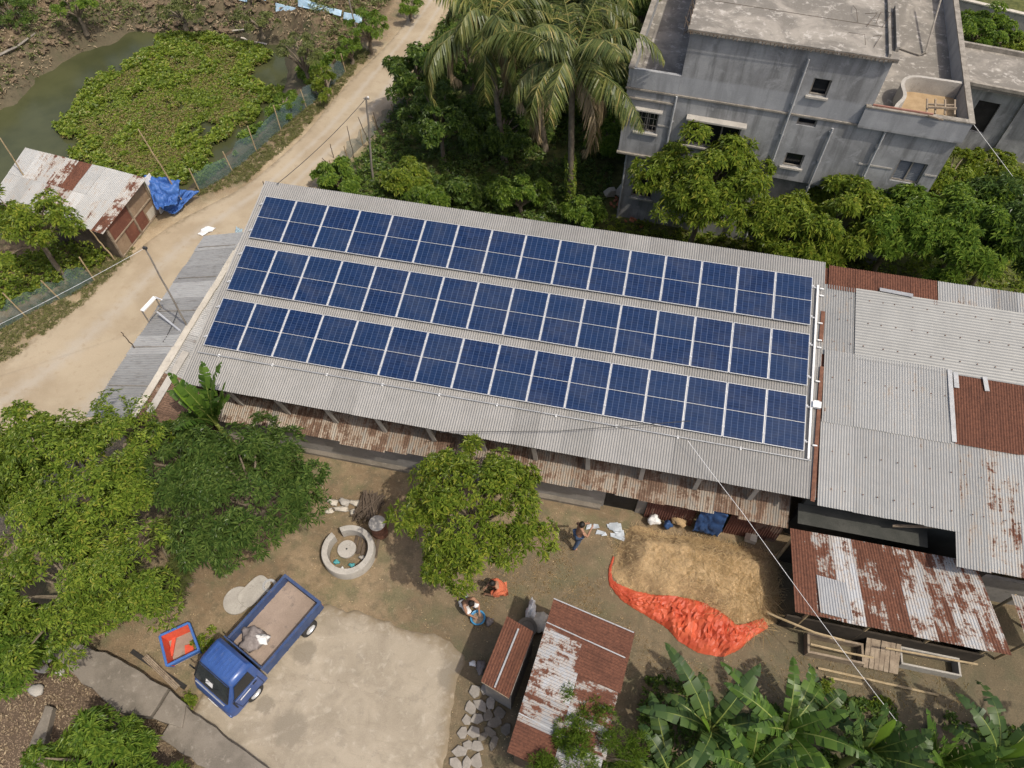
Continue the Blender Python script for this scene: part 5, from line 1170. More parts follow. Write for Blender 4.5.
for s in (-1, 1):
    mb = MB(); quadslab(mb, [(.72, s * .64, 1.62), (1.2, s * .635, 1.6), (1.42, s * .69, 1.14), (.72, s * .7, 1.14)], .016 , (0, s, .12)); mb.build('side_window', M['glass_dark'], tk, local=True)
    mb = MB(); quadslab(mb, [(.66, s * .705, 1.06), (1.44, s * .71, 1.06), (1.4, s * .7, .46), (.66, s * .7, .46)], .014, (0, s, 0)); d = mb.build('door', M['paint_blue'], tk, local=True, bevel=.006)
    h = MB(); [h.bar(a_, b_, .012, .006) for a_, b_ in (((.65, s * .722, 1.1), (.65, s * .722, .44)), ((1.45, s * .724, 1.08), (1.42, s * .718, .44)), ((.65, s * .722, .445), (1.42, s * .718, .445)))]; h.build('door_seam', M['black'], d, local=True)
    h = MB(); h.box((.8, s * .735, .98), (.13, .02, .03)); h.build('handle', M['black'], d, local=True)
    h = MB(); h.box((1.15, s * .727, .9), (.36, .006, .05)); h.build('side_stripe', M['white_paint'], d, local=True)
    mb = MB(); mb.box((1.72, s * .5, .77), (.05, .2, .1)); mb.build('headlight', M['steel'], tk, local=True, bevel=.02)
    mb = MB(); mb.tube([(1.42, s * .7, 1.2), (1.47, s * .8, 1.22)], .012, 5); mb.box((1.48, s * .84, 1.2), (.035, .12, .2)); mb.build('mirror', M['black'], tk, local=True)
mb = MB(); mb.bar((1.262, -.56, 1.69), (1.262, .56, 1.69), .02, .03); mb.bar((1.6, -.62, 1.168), (1.6, .62, 1.168), .03, .03); mb.bar((1.275, -.57, 1.672), (1.592, -.635, 1.175), .03, .025); mb.bar((1.275, .57, 1.672), (1.592, .635, 1.175), .03, .025); mb.build('screen_trim', M['black'], tk, local=True)
mb = MB(); mb.box((1.66, 0, 1.075), (.02, 1.1, .05), m=Matrix.Rotation(rad(35), 3, 'Y')); mb.build('front_stripe', M['steel'], tk, local=True)
mb = MB(); mb.box((1.76, 0, .46), (.09, 1.36, .16)); mb.build('bumper', M['paint_blue'], tk, local=True, bevel=.03)
mb = MB(); mb.box((1.78, 0, .66), (.03, .62, .1)); mb.build('grille', M['black'], tk, local=True)
mb = MB(); mb.box((1.812, 0, .47), (.012, .36, .1)); mb.build('number_plate', M['white_paint'], tk, local=True)
mb = MB()
for k in (-.18, .16): mb.tube([(1.605, k - .22, 1.19), (1.47, k + .12, 1.42)], .008, 4)
mb.build('wiper', M['black'], tk, local=True)
mb = MB(); mb.bx(-1.72, .44, -.66, .66, .64, .7); mb.build('bed_floor', M['bed_dust'], tk, local=True)
for nm, a in (('side_board', (-1.77, .46, .66, .71)), ('side_board', (-1.77, .46, -.71, -.66))):
    mb = MB(); mb.bx(a[0], a[1], a[2], a[3], .6, 1.04); mb.bx(a[0] - .01, a[1] + .01, a[2] - .015, a[3] + .015, 1.04, 1.075)
    for x in np.arange(-1.6, .4, .42): mb.bx(x, x + .05, a[2] - .012, a[3] + .012, .6, 1.038)
    mb.build(nm, M['paint_worn'], tk, local=True)
mb = MB(); mb.bx(.41, .46, -.66, .66, .7, 1.1); mb.tube([(.44, -.64, 1.1), (.44, -.64, 1.42), (.44, .64, 1.42), (.44, .64, 1.1)], .022, 6); mb.build('headboard', M['paint_worn'], tk, local=True)
mb = MB(); mb.bx(-1.775, -1.725, -.658, .658, .6, 1.05); mb.bx(-1.79, -1.71, -.7, .7, 1.05, 1.085); mb.build('tailgate', M['paint_worn'], tk, local=True)
mb = MB(); mb.bx(-1.7, 1.6, -.34, .34, .34, .5); mb.bx(-1.3, -1.12, -.6, .6, .28, .36); mb.build('chassis', M['black'], tk, local=True)
for x in (-1.12, 1.0):
    for s in (-1, 1):
        w = MB(); Mx = Matrix.Rotation(rad(90), 3, 'X')
        w.lathe([(.16, -.075), (.25, -.08), (.275, -.05), (.275, .05), (.25, .08), (.16, .075)], (x, s * .63, .275), 24, m=Mx); wh = w.build('wheel', M['rubber'], tk, local=True, smooth=True)
        r = MB(); r.lathe([(0, .02), (.05, .03), (.06, .02), (.13, .0), (.16, .03), (.165, .06), (.165, -.06), (0, -.06)], (x, s * .65, .275), 20, m=Matrix.Rotation(rad(-90 * s), 3, 'X')); r.build('rim', M['steel'], wh, local=True, smooth=True)
    mb = MB(); mb.tube([(x, -.6, .275), (x, .6, .275)], .04, 8); mb.build('axle', M['black'], tk, local=True)
for s in (-1, 1):
    mb = MB(); mb.box((-1.785, s * .58, .66), (.03, .14, .08)); mb.build('tail_light', M['brick'], tk, local=True)
def blob(c, r, seed, n=18, amp=.25, flat=None):
    """crumpled closed lump (cloth bundle, sack, stone)"""
    rng = np.random.default_rng(seed); V = []; F_ = []
    ph = rng.uniform(0, 6, 6)
    for i in range(n + 1):
        th = math.pi * i / n
        for j in range(n * 2):
            f = 2 * math.pi * j / (n * 2); d = np.array([math.sin(th) * math.cos(f), math.sin(th) * math.sin(f), math.cos(th)])
            k = 1 + amp * (.5 * math.sin(3 * f + ph[0] + 2 * d[2]) * math.sin(th) + .35 * math.sin(5 * f + 4 * th + ph[1]) * math.sin(th) + .3 * math.sin(7 * th + ph[2]) * math.sin(th) + .25 * math.sin(9 * f + ph[3]) * math.sin(th) ** 2)
            v = d * k * r
            if flat is not None: v[2] = max(v[2], -flat)
            V.append(np.array(c) + v)
    m = n * 2
    for i in range(n):
        for j in range(m): F_.append((i * m + j, i * m + (j + 1) % m, (i + 1) * m + (j + 1) % m, (i + 1) * m + j))
    return V, F_
def lump(name, label, cat, c, r, seed, mat, group=None, n=14, amp=.25, parts=None, flat=None):
    V, F_ = blob(c, np.array(r), seed, n, amp, flat)
    o = np_mesh(name, np.array(V) - np.array(c), np.array(F_), mat, smooth=True); o.location = c
    return tag(o, label, cat, group)
def tkp(x, y, z):
    v = Matrix.Rotation(rad(-113), 3, 'Z') @ Vector((x, y, z)); return (v.x + 4.49, v.y - 13.52, v.z + .05)
lump('tarpaulin_bundle', 'crumpled grey tarpaulin bundle in the truck bed behind the cab', 'tarpaulin', tkp(.02, -.2, .84), (.36, .3, .17), 3, M['tarp_grey'], amp=.4)
lump('cement_bag', 'small silver bag on top of the bundle in the truck bed', 'bag', tkp(-.1, .02, .93), (.2, .12, .1), 5, M['white_cloth'], amp=.45)

# ================================================================ toy playpen
M['cloth_blue'] = m_noise('cloth_blue', (.04, .1, .32), (.06, .15, .4), 4, .7); M['cloth_red'] = m_noise('cloth_red', (.5, .06, .035), (.6, .1, .05), 4, .7)
pp = [np.array(at(*q, .42)) for q in ((160, 636), (189, 623), (199, 650), (167, 666))]
pc = sum(pp) / 4; pb = [q * [1, 1, 0] + (pc - q) * [.14, .14, 0] for q in pp]
pen = empty('playpen', (pc[0], pc[1], 0), 'blue and red cloth sided playpen standing by the truck front', 'playpen')
mb = MB()
for k in range(4): mb.bar(pp[k], pp[(k + 1) % 4], .07, .1)
mb.build('top_rail', M['cloth_blue'], pen, bevel=.02)
mb = MB()
for k in range(4): mb.tube([pb[k] + [0, 0, .02], pp[k]], .022, 6)
mb.build('posts', M['cloth_blue'], pen)
for k, mt in ((0, 'cloth_red'), (1, 'cloth_blue'), (2, 'cloth_blue'), (3, 'cloth_red')):
    a, b = pb[k], pb[(k + 1) % 4]; c, d = pp[(k + 1) % 4], pp[k]; inw = (pc * [1, 1, 0] + [0, 0, .2] - (a + b) / 2); inw = inw / np.linalg.norm(inw) * .02
    w = MB(); w.add([a + inw, b + inw, c + inw, d + inw, a + inw * 2, b + inw * 2, c + inw * 2, d + inw * 2], BXF); w.build('side_panel', M[mt], pen)
mb = MB(); a, b, c, d = pb[1], pb[2], pp[2], pp[1]; ow = ((a + b) / 2 - pc * [1, 1, 0]); ow = ow / np.linalg.norm(ow) * .015
f = lambda u, v: a * (1 - u) * (1 - v) + b * u * (1 - v) + c * u * v + d * (1 - u) * v - inw * 0 + ow
mb.add([f(.1, .3), f(.9, .3), f(.9, .75), f(.1, .75)], [(0, 1, 2, 3)]); mb.build('white_band', M['white_cloth'], pen)
mb = MB(); mb.add([q + [0, 0, .03] for q in pb] + [q + [0, 0, .05] for q in pb], BXF[:2] + BXF[2:]); mb.build('floor_cloth', M['bed_dust'], pen)
mb = MB(); mb.box(pc * [1, 1, 0] + np.array([.22, -.05, .08]), (.24, .34, .05), rz=.5); mb.box(pc * [1, 1, 0] + np.array([-.3, -.05, .08]), (.1, .55, .05), rz=.3); mb.build('red_mat', M['cloth_red'], pen)

# ================================================================ concrete lids, well ring, drum and firewood
def disc_slab(name, label, cat, c, r, th, mat, tilt=(0, 0, 0), poly=28, group=None, sq=None):
    o = MB(); pts = []
    for k in range(poly):
        a = 2 * math.pi * k / poly; q = [r * math.cos(a), r * math.sin(a)]
        if sq: q = [r * sq[0] * np.sign(math.cos(a)) * abs(math.cos(a)) ** .6, r * sq[1] * np.sign(math.sin(a)) * abs(math.sin(a)) ** .6]
        pts.append(tuple(q))
    o.prism(pts, 0, th); ob = o.build(name, mat, bevel=.012); ob.location = c; ob.rotation_euler = tilt; return tag(ob, label, cat, group)
q = at(238, 601, 0); disc_slab('concrete_disc', 'round concrete lid with a pale chip lying left of the truck bed', 'concrete lid', (q[0], q[1], .01), .42, .07, M['concrete'], (.03, -.05, 0))
q = at(255, 592, 0); disc_slab('concrete_disc', 'longer concrete slab lying against the truck side, next to the round lid', 'concrete lid', (q[0], q[1], .03), .5, .08, M['concrete'], (.05, .03, rad(65)), sq=(1.0, .62))
q = at(267, 590, 0); o = MB(); o.lathe([(.14, 0), (.2, 0), (.22, .05), (.2, .1), (.14, .1), (.12, .05), (.14, 0)], (0, 0, 0), 20); ob = o.build('old_tyre', M['steel'], smooth=True); ob.location = (q[0] + .05, q[1] + .12, .02); tag(ob, 'pale ring half hidden beside the truck bed corner', 'ring')
well = empty('well_ring', at(347.5, 545, 0), 'open concrete well ring with a round cap slab inside', 'well')
wc = np.array(at(347.5, 549, .42)); wc[2] = 0
mb = MB(); mb.lathe([(.62, -.1), (.62, .42), (.79, .42), (.81, .36), (.81, -.1)], tuple(wc), 56, a0=rad(-212), a1=rad(128)); mb.build('ring', M['concrete'], well, smooth=True, bevel=.01)
mb = MB()
for k in range(11):
    a = rad(-200 + k * 30 + random.uniform(-6, 6)); mb.box(wc + np.array([.705 * math.cos(a), .705 * math.sin(a), .424]), (.012, .15, .01), rz=a + math.pi / 2 + .2)
mb.build('joints', M['concrete'], well)
mb = MB(); mb.prism([(wc[0] + .6 * math.cos(t), wc[1] + .6 * math.sin(t)) for t in np.linspace(0, 6.28, 40)[:-1]], -.05, .03); mb.build('floor', M['soil'], well)
o = disc_slab('cap_slab', 'round concrete cap slab with a dark hole lying inside the well ring', 'slab', (wc[0] - .12, wc[1] + .1, .05), .29, .09, M['concrete'])
mb = MB(); mb.lathe([(0, .092), (.03, .092)], (0, 0, 0), 12); mb.build('hole', M['black'], o, local=True)
for k, (dx, dy, mt, lb) in enumerate([(-.3, -.35, 'teal', 'teal rag lying in the well ring left of centre'), (.2, -.35, 'teal', 'smaller teal scrap in the well ring below the cap slab'), (-.06, -.5, 'white_cloth', 'white scrap at the front of the well ring'), (.42, -.05, 'concrete', 'grey stone inside the well ring right of the cap slab')]):
    if mt == 'teal' and 'teal' not in M: M['teal'] = m_noise('teal', (.06, .25, .27), (.1, .34, .36), 5, .8)
    lump('stone' if mt == 'concrete' else 'rag', lb, 'stone' if mt == 'concrete' else 'rag', (wc[0] + dx, wc[1] + dy, .08), (.1, .07, .05) if k != 2 else (.05, .05, .04), 20 + k, M[mt], n=8, amp=.4)
dr_ = empty('covered_drum', at(377, 533, 0), 'rusty drum with a round grey lid beside the well ring', 'drum')
q = np.array(at(377, 523, .75)); q[2] = 0
mb = MB(); mb.lathe([(0, 0), (.24, 0), (.25, .02), (.24, .24), (.255, .25), (.24, .26), (.24, .48), (.255, .49), (.24, .5), (.245, .72), (0, .72)], tuple(q), 24); mb.build('barrel', M['rust_rod'], dr_, smooth=True)
mb = MB(); mb.lathe([(0, .78), (.22, .77), (.26, .75), (.26, .722), (0, .722)], tuple(q), 28); mb.build('lid', M['concrete'], dr_, smooth=True)
fw = empty('firewood_stack', at(370, 505, 0), 'dark stack of firewood sticks behind the lidded drum', 'firewood')
mb = MB(); rng = np.random.default_rng(6); q = np.array(at(369, 507, .2))
for k in range(70):
    mb.bar((q[0] + rng.uniform(-.4, .42), q[1] - .42 + rng.normal(0, .06), .05 + .4 * rng.random()), (q[0] + rng.uniform(-.4, .42), q[1] + .42 + rng.normal(0, .06), .05 + .42 * rng.random()), .035, .03)
mb.build('sticks', M['wood_dark'], fw)
mb = MB(); 
for k in range(6): mb.bar((q[0] - .1 + .14 * k, q[1] - .9, .05), (q[0] + .0 + .14 * k, q[1] - 1.55, .12), .1, .02)
mb.build('boards', M['wood_dark'], fw)
for k, (px, s, lb) in enumerate([((333, 503), (.2, .1, .08), 'white sack nearest the dark mango, behind the well'), ((345, 503), (.2, .12, .09), 'tan sack between the white sacks behind the well'), ((356, 504), (.19, .1, .08), 'white folded sack beside the firewood'), ((342, 510), (.24, .09, .08), 'long white sack in front of the other sacks'), ((355, 513), (.17, .1, .08), 'grey white sack touching the firewood stack'), ((330, 512), (.13, .09, .06), 'small white sack below the mango twigs')]):
    q = at(*px, 0); o = lump('sack', lb, 'sack', (q[0], q[1], .07), s, 40 + k, M['concrete_pale' if k != 1 else 'concrete'], 'sacks behind the well', n=10, amp=.35); o.rotation_euler = (0, 0, -.2 + .1 * k)

# ================================================================ things round the huts
M['basin_blue'] = m_noise('basin_blue', (.04, .2, .4), (.06, .26, .46), 5, .4, bump=0)
q = at(478, 619, 0); mb = MB(); mb.lathe([(0, .02), (.15, .02), (.2, .13), (.23, .14), (.22, .16), (.19, .15), (.14, .04), (0, .04)], (0, 0, 0), 28); o = mb.build('wash_basin', M['basin_blue'], smooth=True); o.location = (q[0], q[1], .01); tag(o, 'blue plastic basin in front of the crouching washer', 'basin')
w = MB(); w.lathe([(0, .09), (.165, .09)], (0, 0, 0), 24); w.build('washing_water', M['wood'], o, local=True)
q = at(527, 627, .5); bn = empty('cooking_hearth', (q[0], q[1], 0), 'grey round pot with a white sack between the two rusty huts', 'pot')
mb = MB(); mb.lathe([(0, 0), (.22, 0), (.27, .2), (.26, .42), (.29, .44), (.29, .47), (.25, .46), (.2, .4), (0, .38)], (q[0], q[1], 0), 24); mb.build('pot', M['walk'], bn, smooth=True)
q = at(531, 610, .3); lump('white_sack', 'white crumpled sack leaning on the large rusty shed corner', 'sack', (q[0], q[1], .28), (.13, .3, .28), 61, M['white_cloth'], n=12, amp=.35)
q = at(538, 622, .2); lump('plastic_sheet', 'pale grey plastic sheet heaped between the huts', 'plastic sheet', (q[0], q[1], .14), (.3, .28, .15), 62, M['concrete_pale'], n=12, amp=.4)
q = at(473, 664, 0); lump('plastic_bag', 'small white bag in the shadow of the small hut', 'bag', (q[0], q[1], .06), (.1, .08, .06), 63, M['white_cloth'], n=8, amp=.4)
q = at(481, 668, 0); lump('plastic_bag', 'grey bag at the shaded wall foot of the small hut', 'bag', (q[0], q[1], .1), (.12, .2, .12), 64, M['tarp_grey'], n=8, amp=.4)
q = at(490, 612, 0); lump('plastic_bag', 'dark bag beside the blue basin by the small hut', 'bag', (q[0] + .05, q[1] - .3, .1), (.12, .12, .1), 65, M['tarp_grey'], n=8, amp=.4)
rng = np.random.default_rng(14); M['stone_grey'] = m_noise('stone_grey', (.2, .18, .155), (.3, .27, .235), 3, .9)
stones = [(475, 692), (486, 690), (470, 708), (481, 706), (490, 703), (467, 721), (477, 719), (487, 716), (463, 734), (474, 733), (468, 746), (460, 752), (478, 746), (455, 764), (466, 763), (477, 761), (495, 722), (490, 733), (483, 737), (500, 714), (494, 742), (450, 775), (462, 776), (505, 730)]
for k, px in enumerate(stones):
    q = at(*px, 0); n = rng.integers(5, 8); sx_ = rng.uniform(.75, 1.35); pts = [(rng.uniform(.1, .22) * math.cos(a) * sx_, rng.uniform(.1, .22) * math.sin(a) / sx_) for a in np.linspace(0, 6.28, n + 1)[:-1] + rng.uniform(0, .4)]
    mb = MB(); mb.prism(pts, 0, .07 + .03 * rng.random()); o = mb.build('paving_stone', M['walk' if px[0] > 481 and px[1] > 710 else 'stone_grey'], bevel=.02); o.location = (q[0], q[1], .0); o.rotation_euler = (rng.normal(0, .04), rng.normal(0, .04), rng.uniform(0, 3))
    tag(o, 'flat irregular stone laid between the pale yard slab and the rusty huts', 'stone', 'stones laid beside the huts')
q = at(600, 531, 0); mb = MB()
for i in range(14):
    a = rng.uniform(-.55, .55); b = rng.uniform(-.22, .22); mb.add([(q[0] + a, q[1] + b, .03 + .01 * i / 3), (q[0] + a + rng.uniform(.15, .35), q[1] + b + rng.uniform(-.1, .1), .05 + .05 * rng.random()), (q[0] + a + rng.uniform(.1, .3), q[1] + b + rng.uniform(.1, .25), .03 + .06 * rng.random()), (q[0] + a + rng.uniform(-.1, .1), q[1] + b + rng.uniform(.1, .2), .04)], [(0, 1, 2, 3)])
o = mb.build('torn_plastic', m_noise('torn_plastic', (.3, .33, .36), (.5, .54, .58), 4, .4)); tag(o, 'torn pale blue plastic lying between the standing man and the straw', 'plastic sheet')

# ================================================================ straw heap and tarpaulins
HEAP = [(14.2, -7.5), (13.85, -8.3), (13.82, -9.2), (14.3, -9.6), (15.2, -9.85), (16.3, -9.95), (17.2, -10.3), (18.0, -10.2), (18.75, -9.6), (18.9, -8.5), (18.8, -7.5), (16, -7.45)]
hx, hy = np.meshgrid(np.linspace(13.6, 18.9, 110), np.linspace(-10.6, -7.3, 72), indexing='ij')
def heap_z(x, y):
    d = -sdist(x, y, HEAP) + fbm(x, y, 1.1, 3) * .22
    h = .8 * ss(d, -.02, .85) * (1 - .3 * ss(x, 16.2, 18)) + .1 * ss(d, .3, 1.2)
    return h * (1 + .28 * fbm(x, y, 1.0, 4)) + (.05 * fbm(x, y, 3.2, 3) + .05 * np.abs(fbm(x + 5, y, 5.5, 2))) * ss(d, 0, .3) - .06 * (d < 0)
hz = heap_z(hx, hy); i = np.arange(hx.size).reshape(hx.shape)
t = NT('straw_mass'); p = t.pos(False); n1 = t.noise(p, 1.4, 5, .6); n2 = t.noise(p, 9, 5, .7, 1.2); n3 = t.noise(p, 60, 4, .7, .6)
col = t.mix(t.step(n1, .35, .65), rgb((.34, .215, .11)), rgb((.48, .325, .178)))
col = t.mix(t.math('MULTIPLY', t.step(n2, .46, .62), .7), col, rgb((.2, .13, .065)))
col = t.mix(.4, col, t.mix(n3, rgb((.1, .065, .03)), rgb((.75, .58, .34))))
t.bump(t.math('ADD', n2, n3), .6, .04); M['straw_mass'] = t.fin(col, .95, 0, .1)
hp = empty('straw_heap', (16.2, -8.8, 0), 'big tan heap of straw spread before the long shed', 'straw heap')
np_mesh('mound', np.stack([hx, hy, hz], -1).reshape(-1, 3), np.stack([i[:-1, :-1], i[1:, :-1], i[1:, 1:], i[:-1, 1:]], -1).reshape(-1, 4), M['straw_mass'], hp, smooth=True)
rng = np.random.default_rng(15)
for nm, num, l, w_, reg in (('loose_straw', 3000, .2, .009, lambda x, y: np.ones(x.shape, bool)), ('straw_stalks', 1000, .38, .01, lambda x, y: (x > 16) & (fbm(x, y, .8) > -.3)), ('straw_tangle', 150, .6, .013, lambda x, y: (x > 17.0) & (y < -9.0))):
    q = scatter(HEAP, num, rng, reg); P = np.stack([q[:, 0], q[:, 1], np.maximum(heap_z(q[:, 0], q[:, 1]), 0) + .015 + (rng.uniform(0, .12, len(q)) if nm == 'straw_tangle' else 0)], 1)
    V, Fc = whorls(P, rng.normal(0, .06, (len(q), 3)) + [0, 0, 1], 2, l, w_, (-.04, .1), rng, fold=.05, sn=.03, drop=.05)
    tag(np_mesh(nm, V, Fc, M['straw'], hp), kind='stuff')
t = NT('orange_tarp'); p = t.pos(); n1 = t.noise(p, 2, 4); n3 = t.noise(p, 12, 4)
t.bump(n3, .25, .02); col = t.mix(t.step(n1, .35, .65), rgb((.4, .062, .028)), rgb((.5, .1, .045))); col = t.mix(t.math('MULTIPLY', t.step(n3, .6, .75), .25), col, rgb((.42, .22, .14)))
M['orange_tarp'] = t.fin(col, .5, 0, .35)
outer = [(613, 556), (608, 570), (609, 585), (622, 601), (645, 615), (667, 628), (678, 641), (698, 653), (722, 657), (738, 651), (752, 638), (768, 628)]
inner = [(615, 556), (611.5, 568), (613, 580), (632, 590), (655, 596), (676, 598), (692, 601), (708, 606), (722, 614), (735, 626), (746, 624), (764, 617)]
O_ = smooth(resample([at(*q, .02)[:2] for q in outer], 96), 3); I_ = smooth(resample([at(*q, .18)[:2] for q in inner], 96), 3)
mt_ = 15; s_ = np.linspace(0, 1, mt_)
tx = O_[:, None, 0] * (1 - s_) + I_[:, None, 0] * s_; ty = O_[:, None, 1] * (1 - s_) + I_[:, None, 1] * s_
wd = np.hypot(*(O_ - I_).T)[:, None]
rid = lambda a: 1 - 2 * np.abs(a)
wr = np.random.default_rng(8)
def worley(x, y, n, box):
    P = wr.uniform((box[0], box[2]), (box[1], box[3]), (n, 2)); D = np.sort(np.hypot(x[..., None] - P[:, 0], y[..., None] - P[:, 1]), -1); return D[..., 0]
bxx = (13.4, 19.2, -11.4, -7); w1 = worley(tx + .12 * fbm(tx, ty, 2.0), ty, 60, bxx); w2 = worley(tx, ty + .08 * fbm(tx, ty, 3.0), 240, bxx)
fold = np.minimum(w1, .7) * .6 + np.minimum(w2, .35) * .4
fold_old = 0 * rid(fbm(tx * .9 + ty * .5, ty * .5 - tx * .8, 1.5, 1) * 1.9) * .15 + rid(fbm(tx * .7 - ty, ty * .4 + tx * .5 + 7, 2.6, 1) * 1.9) * .1 + rid(fbm(tx + 3, ty * .5, 5.5, 1) * 1.9) * .05
tz = .03 + np.minimum(wd, 1) * fold * np.sin(np.pi * np.clip(s_, .0, 1))[None] ** .6 + s_[None] ** 2 * .3 * np.minimum(1, wd * 1.2)
tz = np.maximum(tz, np.maximum(heap_z(tx, ty), 0) * .75 + .03); tz[:, 0] = .02
tj = np.random.default_rng(77); jm = np.minimum(wd, 1) * np.sin(np.pi * s_)[None]
tz += np.abs(tj.normal(0, .05, tx.shape)) * jm; tx = tx + tj.normal(0, .02, tx.shape) * (.3 + jm); ty = ty + tj.normal(0, .02, tx.shape) * (.3 + jm)
i = np.arange(tx.size).reshape(tx.shape)
o = np_mesh('orange_tarpaulin', np.stack([tx, ty, tz], -1).reshape(-1, 3), np.stack([i[:-1, :-1], i[1:, :-1], i[1:, 1:], i[:-1, 1:]], -1).reshape(-1, 4), M['orange_tarp'], smooth=False)
so = o.modifiers.new('thickness', 'SOLIDIFY'); so.thickness = .006
tag(o, 'crumpled orange tarpaulin under the front edge of the straw heap', 'tarpaulin')
M['tarp_blue'] = m_noise('tarp_blue', (.03, .085, .28), (.05, .13, .36), 3, .5, bump=.2); M['tarp_navy'] = m_noise('tarp_navy', (.02, .05, .13), (.03, .07, .17), 3, .6, bump=.2)
def drape(name, label, cat, P, mat, n=24, m=18, amp=.06, seed=0, th=.008, group=None):
    """cloth stretched between four corners, with folds and some sag"""
    P = [np.array(q, float) for q in P]; u, v = np.meshgrid(np.linspace(0, 1, n), np.linspace(0, 1, m), indexing='ij')
    B = sum(w[..., None] * q for w, q in zip(((1 - u) * (1 - v), u * (1 - v), u * v, (1 - u) * v), P))
    nr = np.cross(P[1] - P[0], P[3] - P[0]); nr /= np.linalg.norm(nr)
    f = (rid(fbm(u * 4 + seed, v * 3, 1, 3)) ** 2 - .5) * amp + fbm(u * 6 + seed, v * 6, 1, 2) * amp * .5
    B = B + f[..., None] * nr; i = np.arange(n * m).reshape(n, m)
    ed = fbm(u * 5 + seed * 2, v * 5, 1, 2) * .08; B[..., 0] += ed; 
    o = np_mesh(name, B.reshape(-1, 3), np.stack([i[:-1, :-1], i[1:, :-1], i[1:, 1:], i[:-1, 1:]], -1).reshape(-1, 4), mat, smooth=True)
    s = o.modifiers.new('thickness', 'SOLIDIFY'); s.thickness = th; return tag(o, label, cat, group)
drape('blue_tarpaulin', 'dark blue tarpaulin hanging under the awning behind the straw heap', 'tarpaulin', [(16.15, -7.2, 1.5), (16.95, -7.2, 1.5), (16.95, -7.35, .2), (16.1, -7.35, .2)], M['tarp_navy'], seed=2)
t1 = [np.array(at(*q, z)) for q, z in (((145, 174), 1.6), ((181, 183), 1.25), ((200, 191), .5), ((163, 213), .55))]
drape('tarpaulin_cover', 'bright blue tarpaulin thrown over poles at the pond shed', 'tarpaulin', [at(144, 175, 1.7), at(180, 181, 1.3), at(176, 206, .7), at(157, 210, .9)], M['tarp_blue'], amp=.3, seed=4, n=30, m=26)
drape('tarpaulin_cover', 'lower blue tarpaulin flap lying toward the road net', 'tarpaulin', [at(168, 187, 1.05), at(198, 192, .35), at(174, 215, .12), at(160, 208, .7)], M['tarp_blue'], amp=.25, seed=9, n=30, m=26)
for k, (px, mt, r, lb) in enumerate([((654, 519), 'white_cloth', (.2, .16, .16), 'blue and white bundle at the rear left of the straw heap'), ((668, 524), 'tarp_navy', (.13, .13, .17), 'dark blue bag at the rear of the straw heap'), ((680, 520), 'straw_mass', (.24, .18, .12), 'straw bundle behind the heap beside the blue tarpaulin')]):
    q = at(*px, .28); lump('bundle', lb, 'bundle', (q[0], q[1] - .02, .26), r, 70 + k, M[mt], n=10, amp=.35)
q = at(751, 538, .16); bx_ = empty('carton', (q[0], q[1], .04), 'pale carton on the straw near the cattle shed', 'carton')
mb = MB(); mb.box((q[0], q[1], .15), (.34, .26, .22), rz=-.15); mb.build('box', M['concrete_pale'], bx_, bevel=.01)
mb = MB(); mb.box((q[0] - .12, q[1] + .0, .27), (.16, .26, .012), rz=-.15); mb.build('flap', M['bed_dust'], bx_)

# ================================================================ poles, nets, wires
def pole(name, label, foot, head, r=.03, z0=0.0, mat='bamboo', cat='pole', group=None):
    f, tp = stand(foot, head, z0); o = empty(name, f, label, cat, group); rng = np.random.default_rng(int(foot[0] * 7 + foot[1]))
    n = 9; pts = [f + (tp - f) * k / n + rng.normal(0, .012, 3) * (0 < k < n) for k in range(n + 1)]; pts[0] = f - [0, 0, .1]
    mb = MB(); mb.tube(pts, list(np.linspace(r, r * .7, n + 1)), 7); mb.build('shaft', M[mat], o, smooth=True)
    return o, f, tp
up_, uf, ut = pole('utility_pole', 'thin grey utility pole beside the dirt road, left of the palms', (373, 181), (366, 97), .055, mat='pole_grey', cat='utility pole')
mb = MB(); mb.bar(ut + [-.12, 0, -.08], ut + [.12, .03, -.08], .05, .05); mb.build('crossarm', M['pole_grey'], up_)
mb = MB(); mb.lathe([(0, 0), (.03, 0), (.04, .04), (.02, .08), (0, .08)], tuple(ut + [.08, .02, -.05]), 8); mb.build('insulator', M['white_paint'], up_)
bp, bf, bt = pole('bamboo_pole', 'tall thin pole rising from the grey lean-to roof', (188, 328), (145, 248), .035, 2.65, mat='pole_grey', group='tall bamboo poles')
mb = MB(); mb.box(bt, (.12, .07, .07)); mb.build('insulator', M['wire_dark'], bp)
pole('bamboo_pole', 'tall bamboo pole through the bright blue tarpaulin', (186, 207), (138, 129), .035, group='tall bamboo poles')
pole('bamboo_pole', 'leaning bamboo pole crossing the silver shed roof', (46, 210), (0, 138), .035, group='tall bamboo poles')
pole('bamboo_pole', 'bamboo prop at the near corner of the pond shed', (116, 261), (90, 230), .035, group='tall bamboo poles')
pole('bamboo_pole', 'bare trunk like pole at the far end of the road net', (357, 34), (349, 0), .05, mat='pole_grey', group='tall bamboo poles')
pole('bamboo_pole', 'short stake at the rear left corner of the solar roof', (265, 190), (263, 181), .025, 1.5, mat='wood_dark', group='tall bamboo poles')
M['net'] = m_noise('net', (.07, .12, .125), (.12, .18, .185), 2, .7, bump=0)
nt = M['net'].node_tree; bs = nt.nodes['Principled BSDF']; mo = nt.nodes['Material Output']; tr = nt.nodes.new('ShaderNodeBsdfTransparent'); ms = nt.nodes.new('ShaderNodeMixShader'); ms.inputs[0].default_value = .42
nt.links.new(tr.outputs[0], ms.inputs[1]); nt.links.new(bs.outputs[0], ms.inputs[2]); nt.links.new(ms.outputs[0], mo.inputs[0])
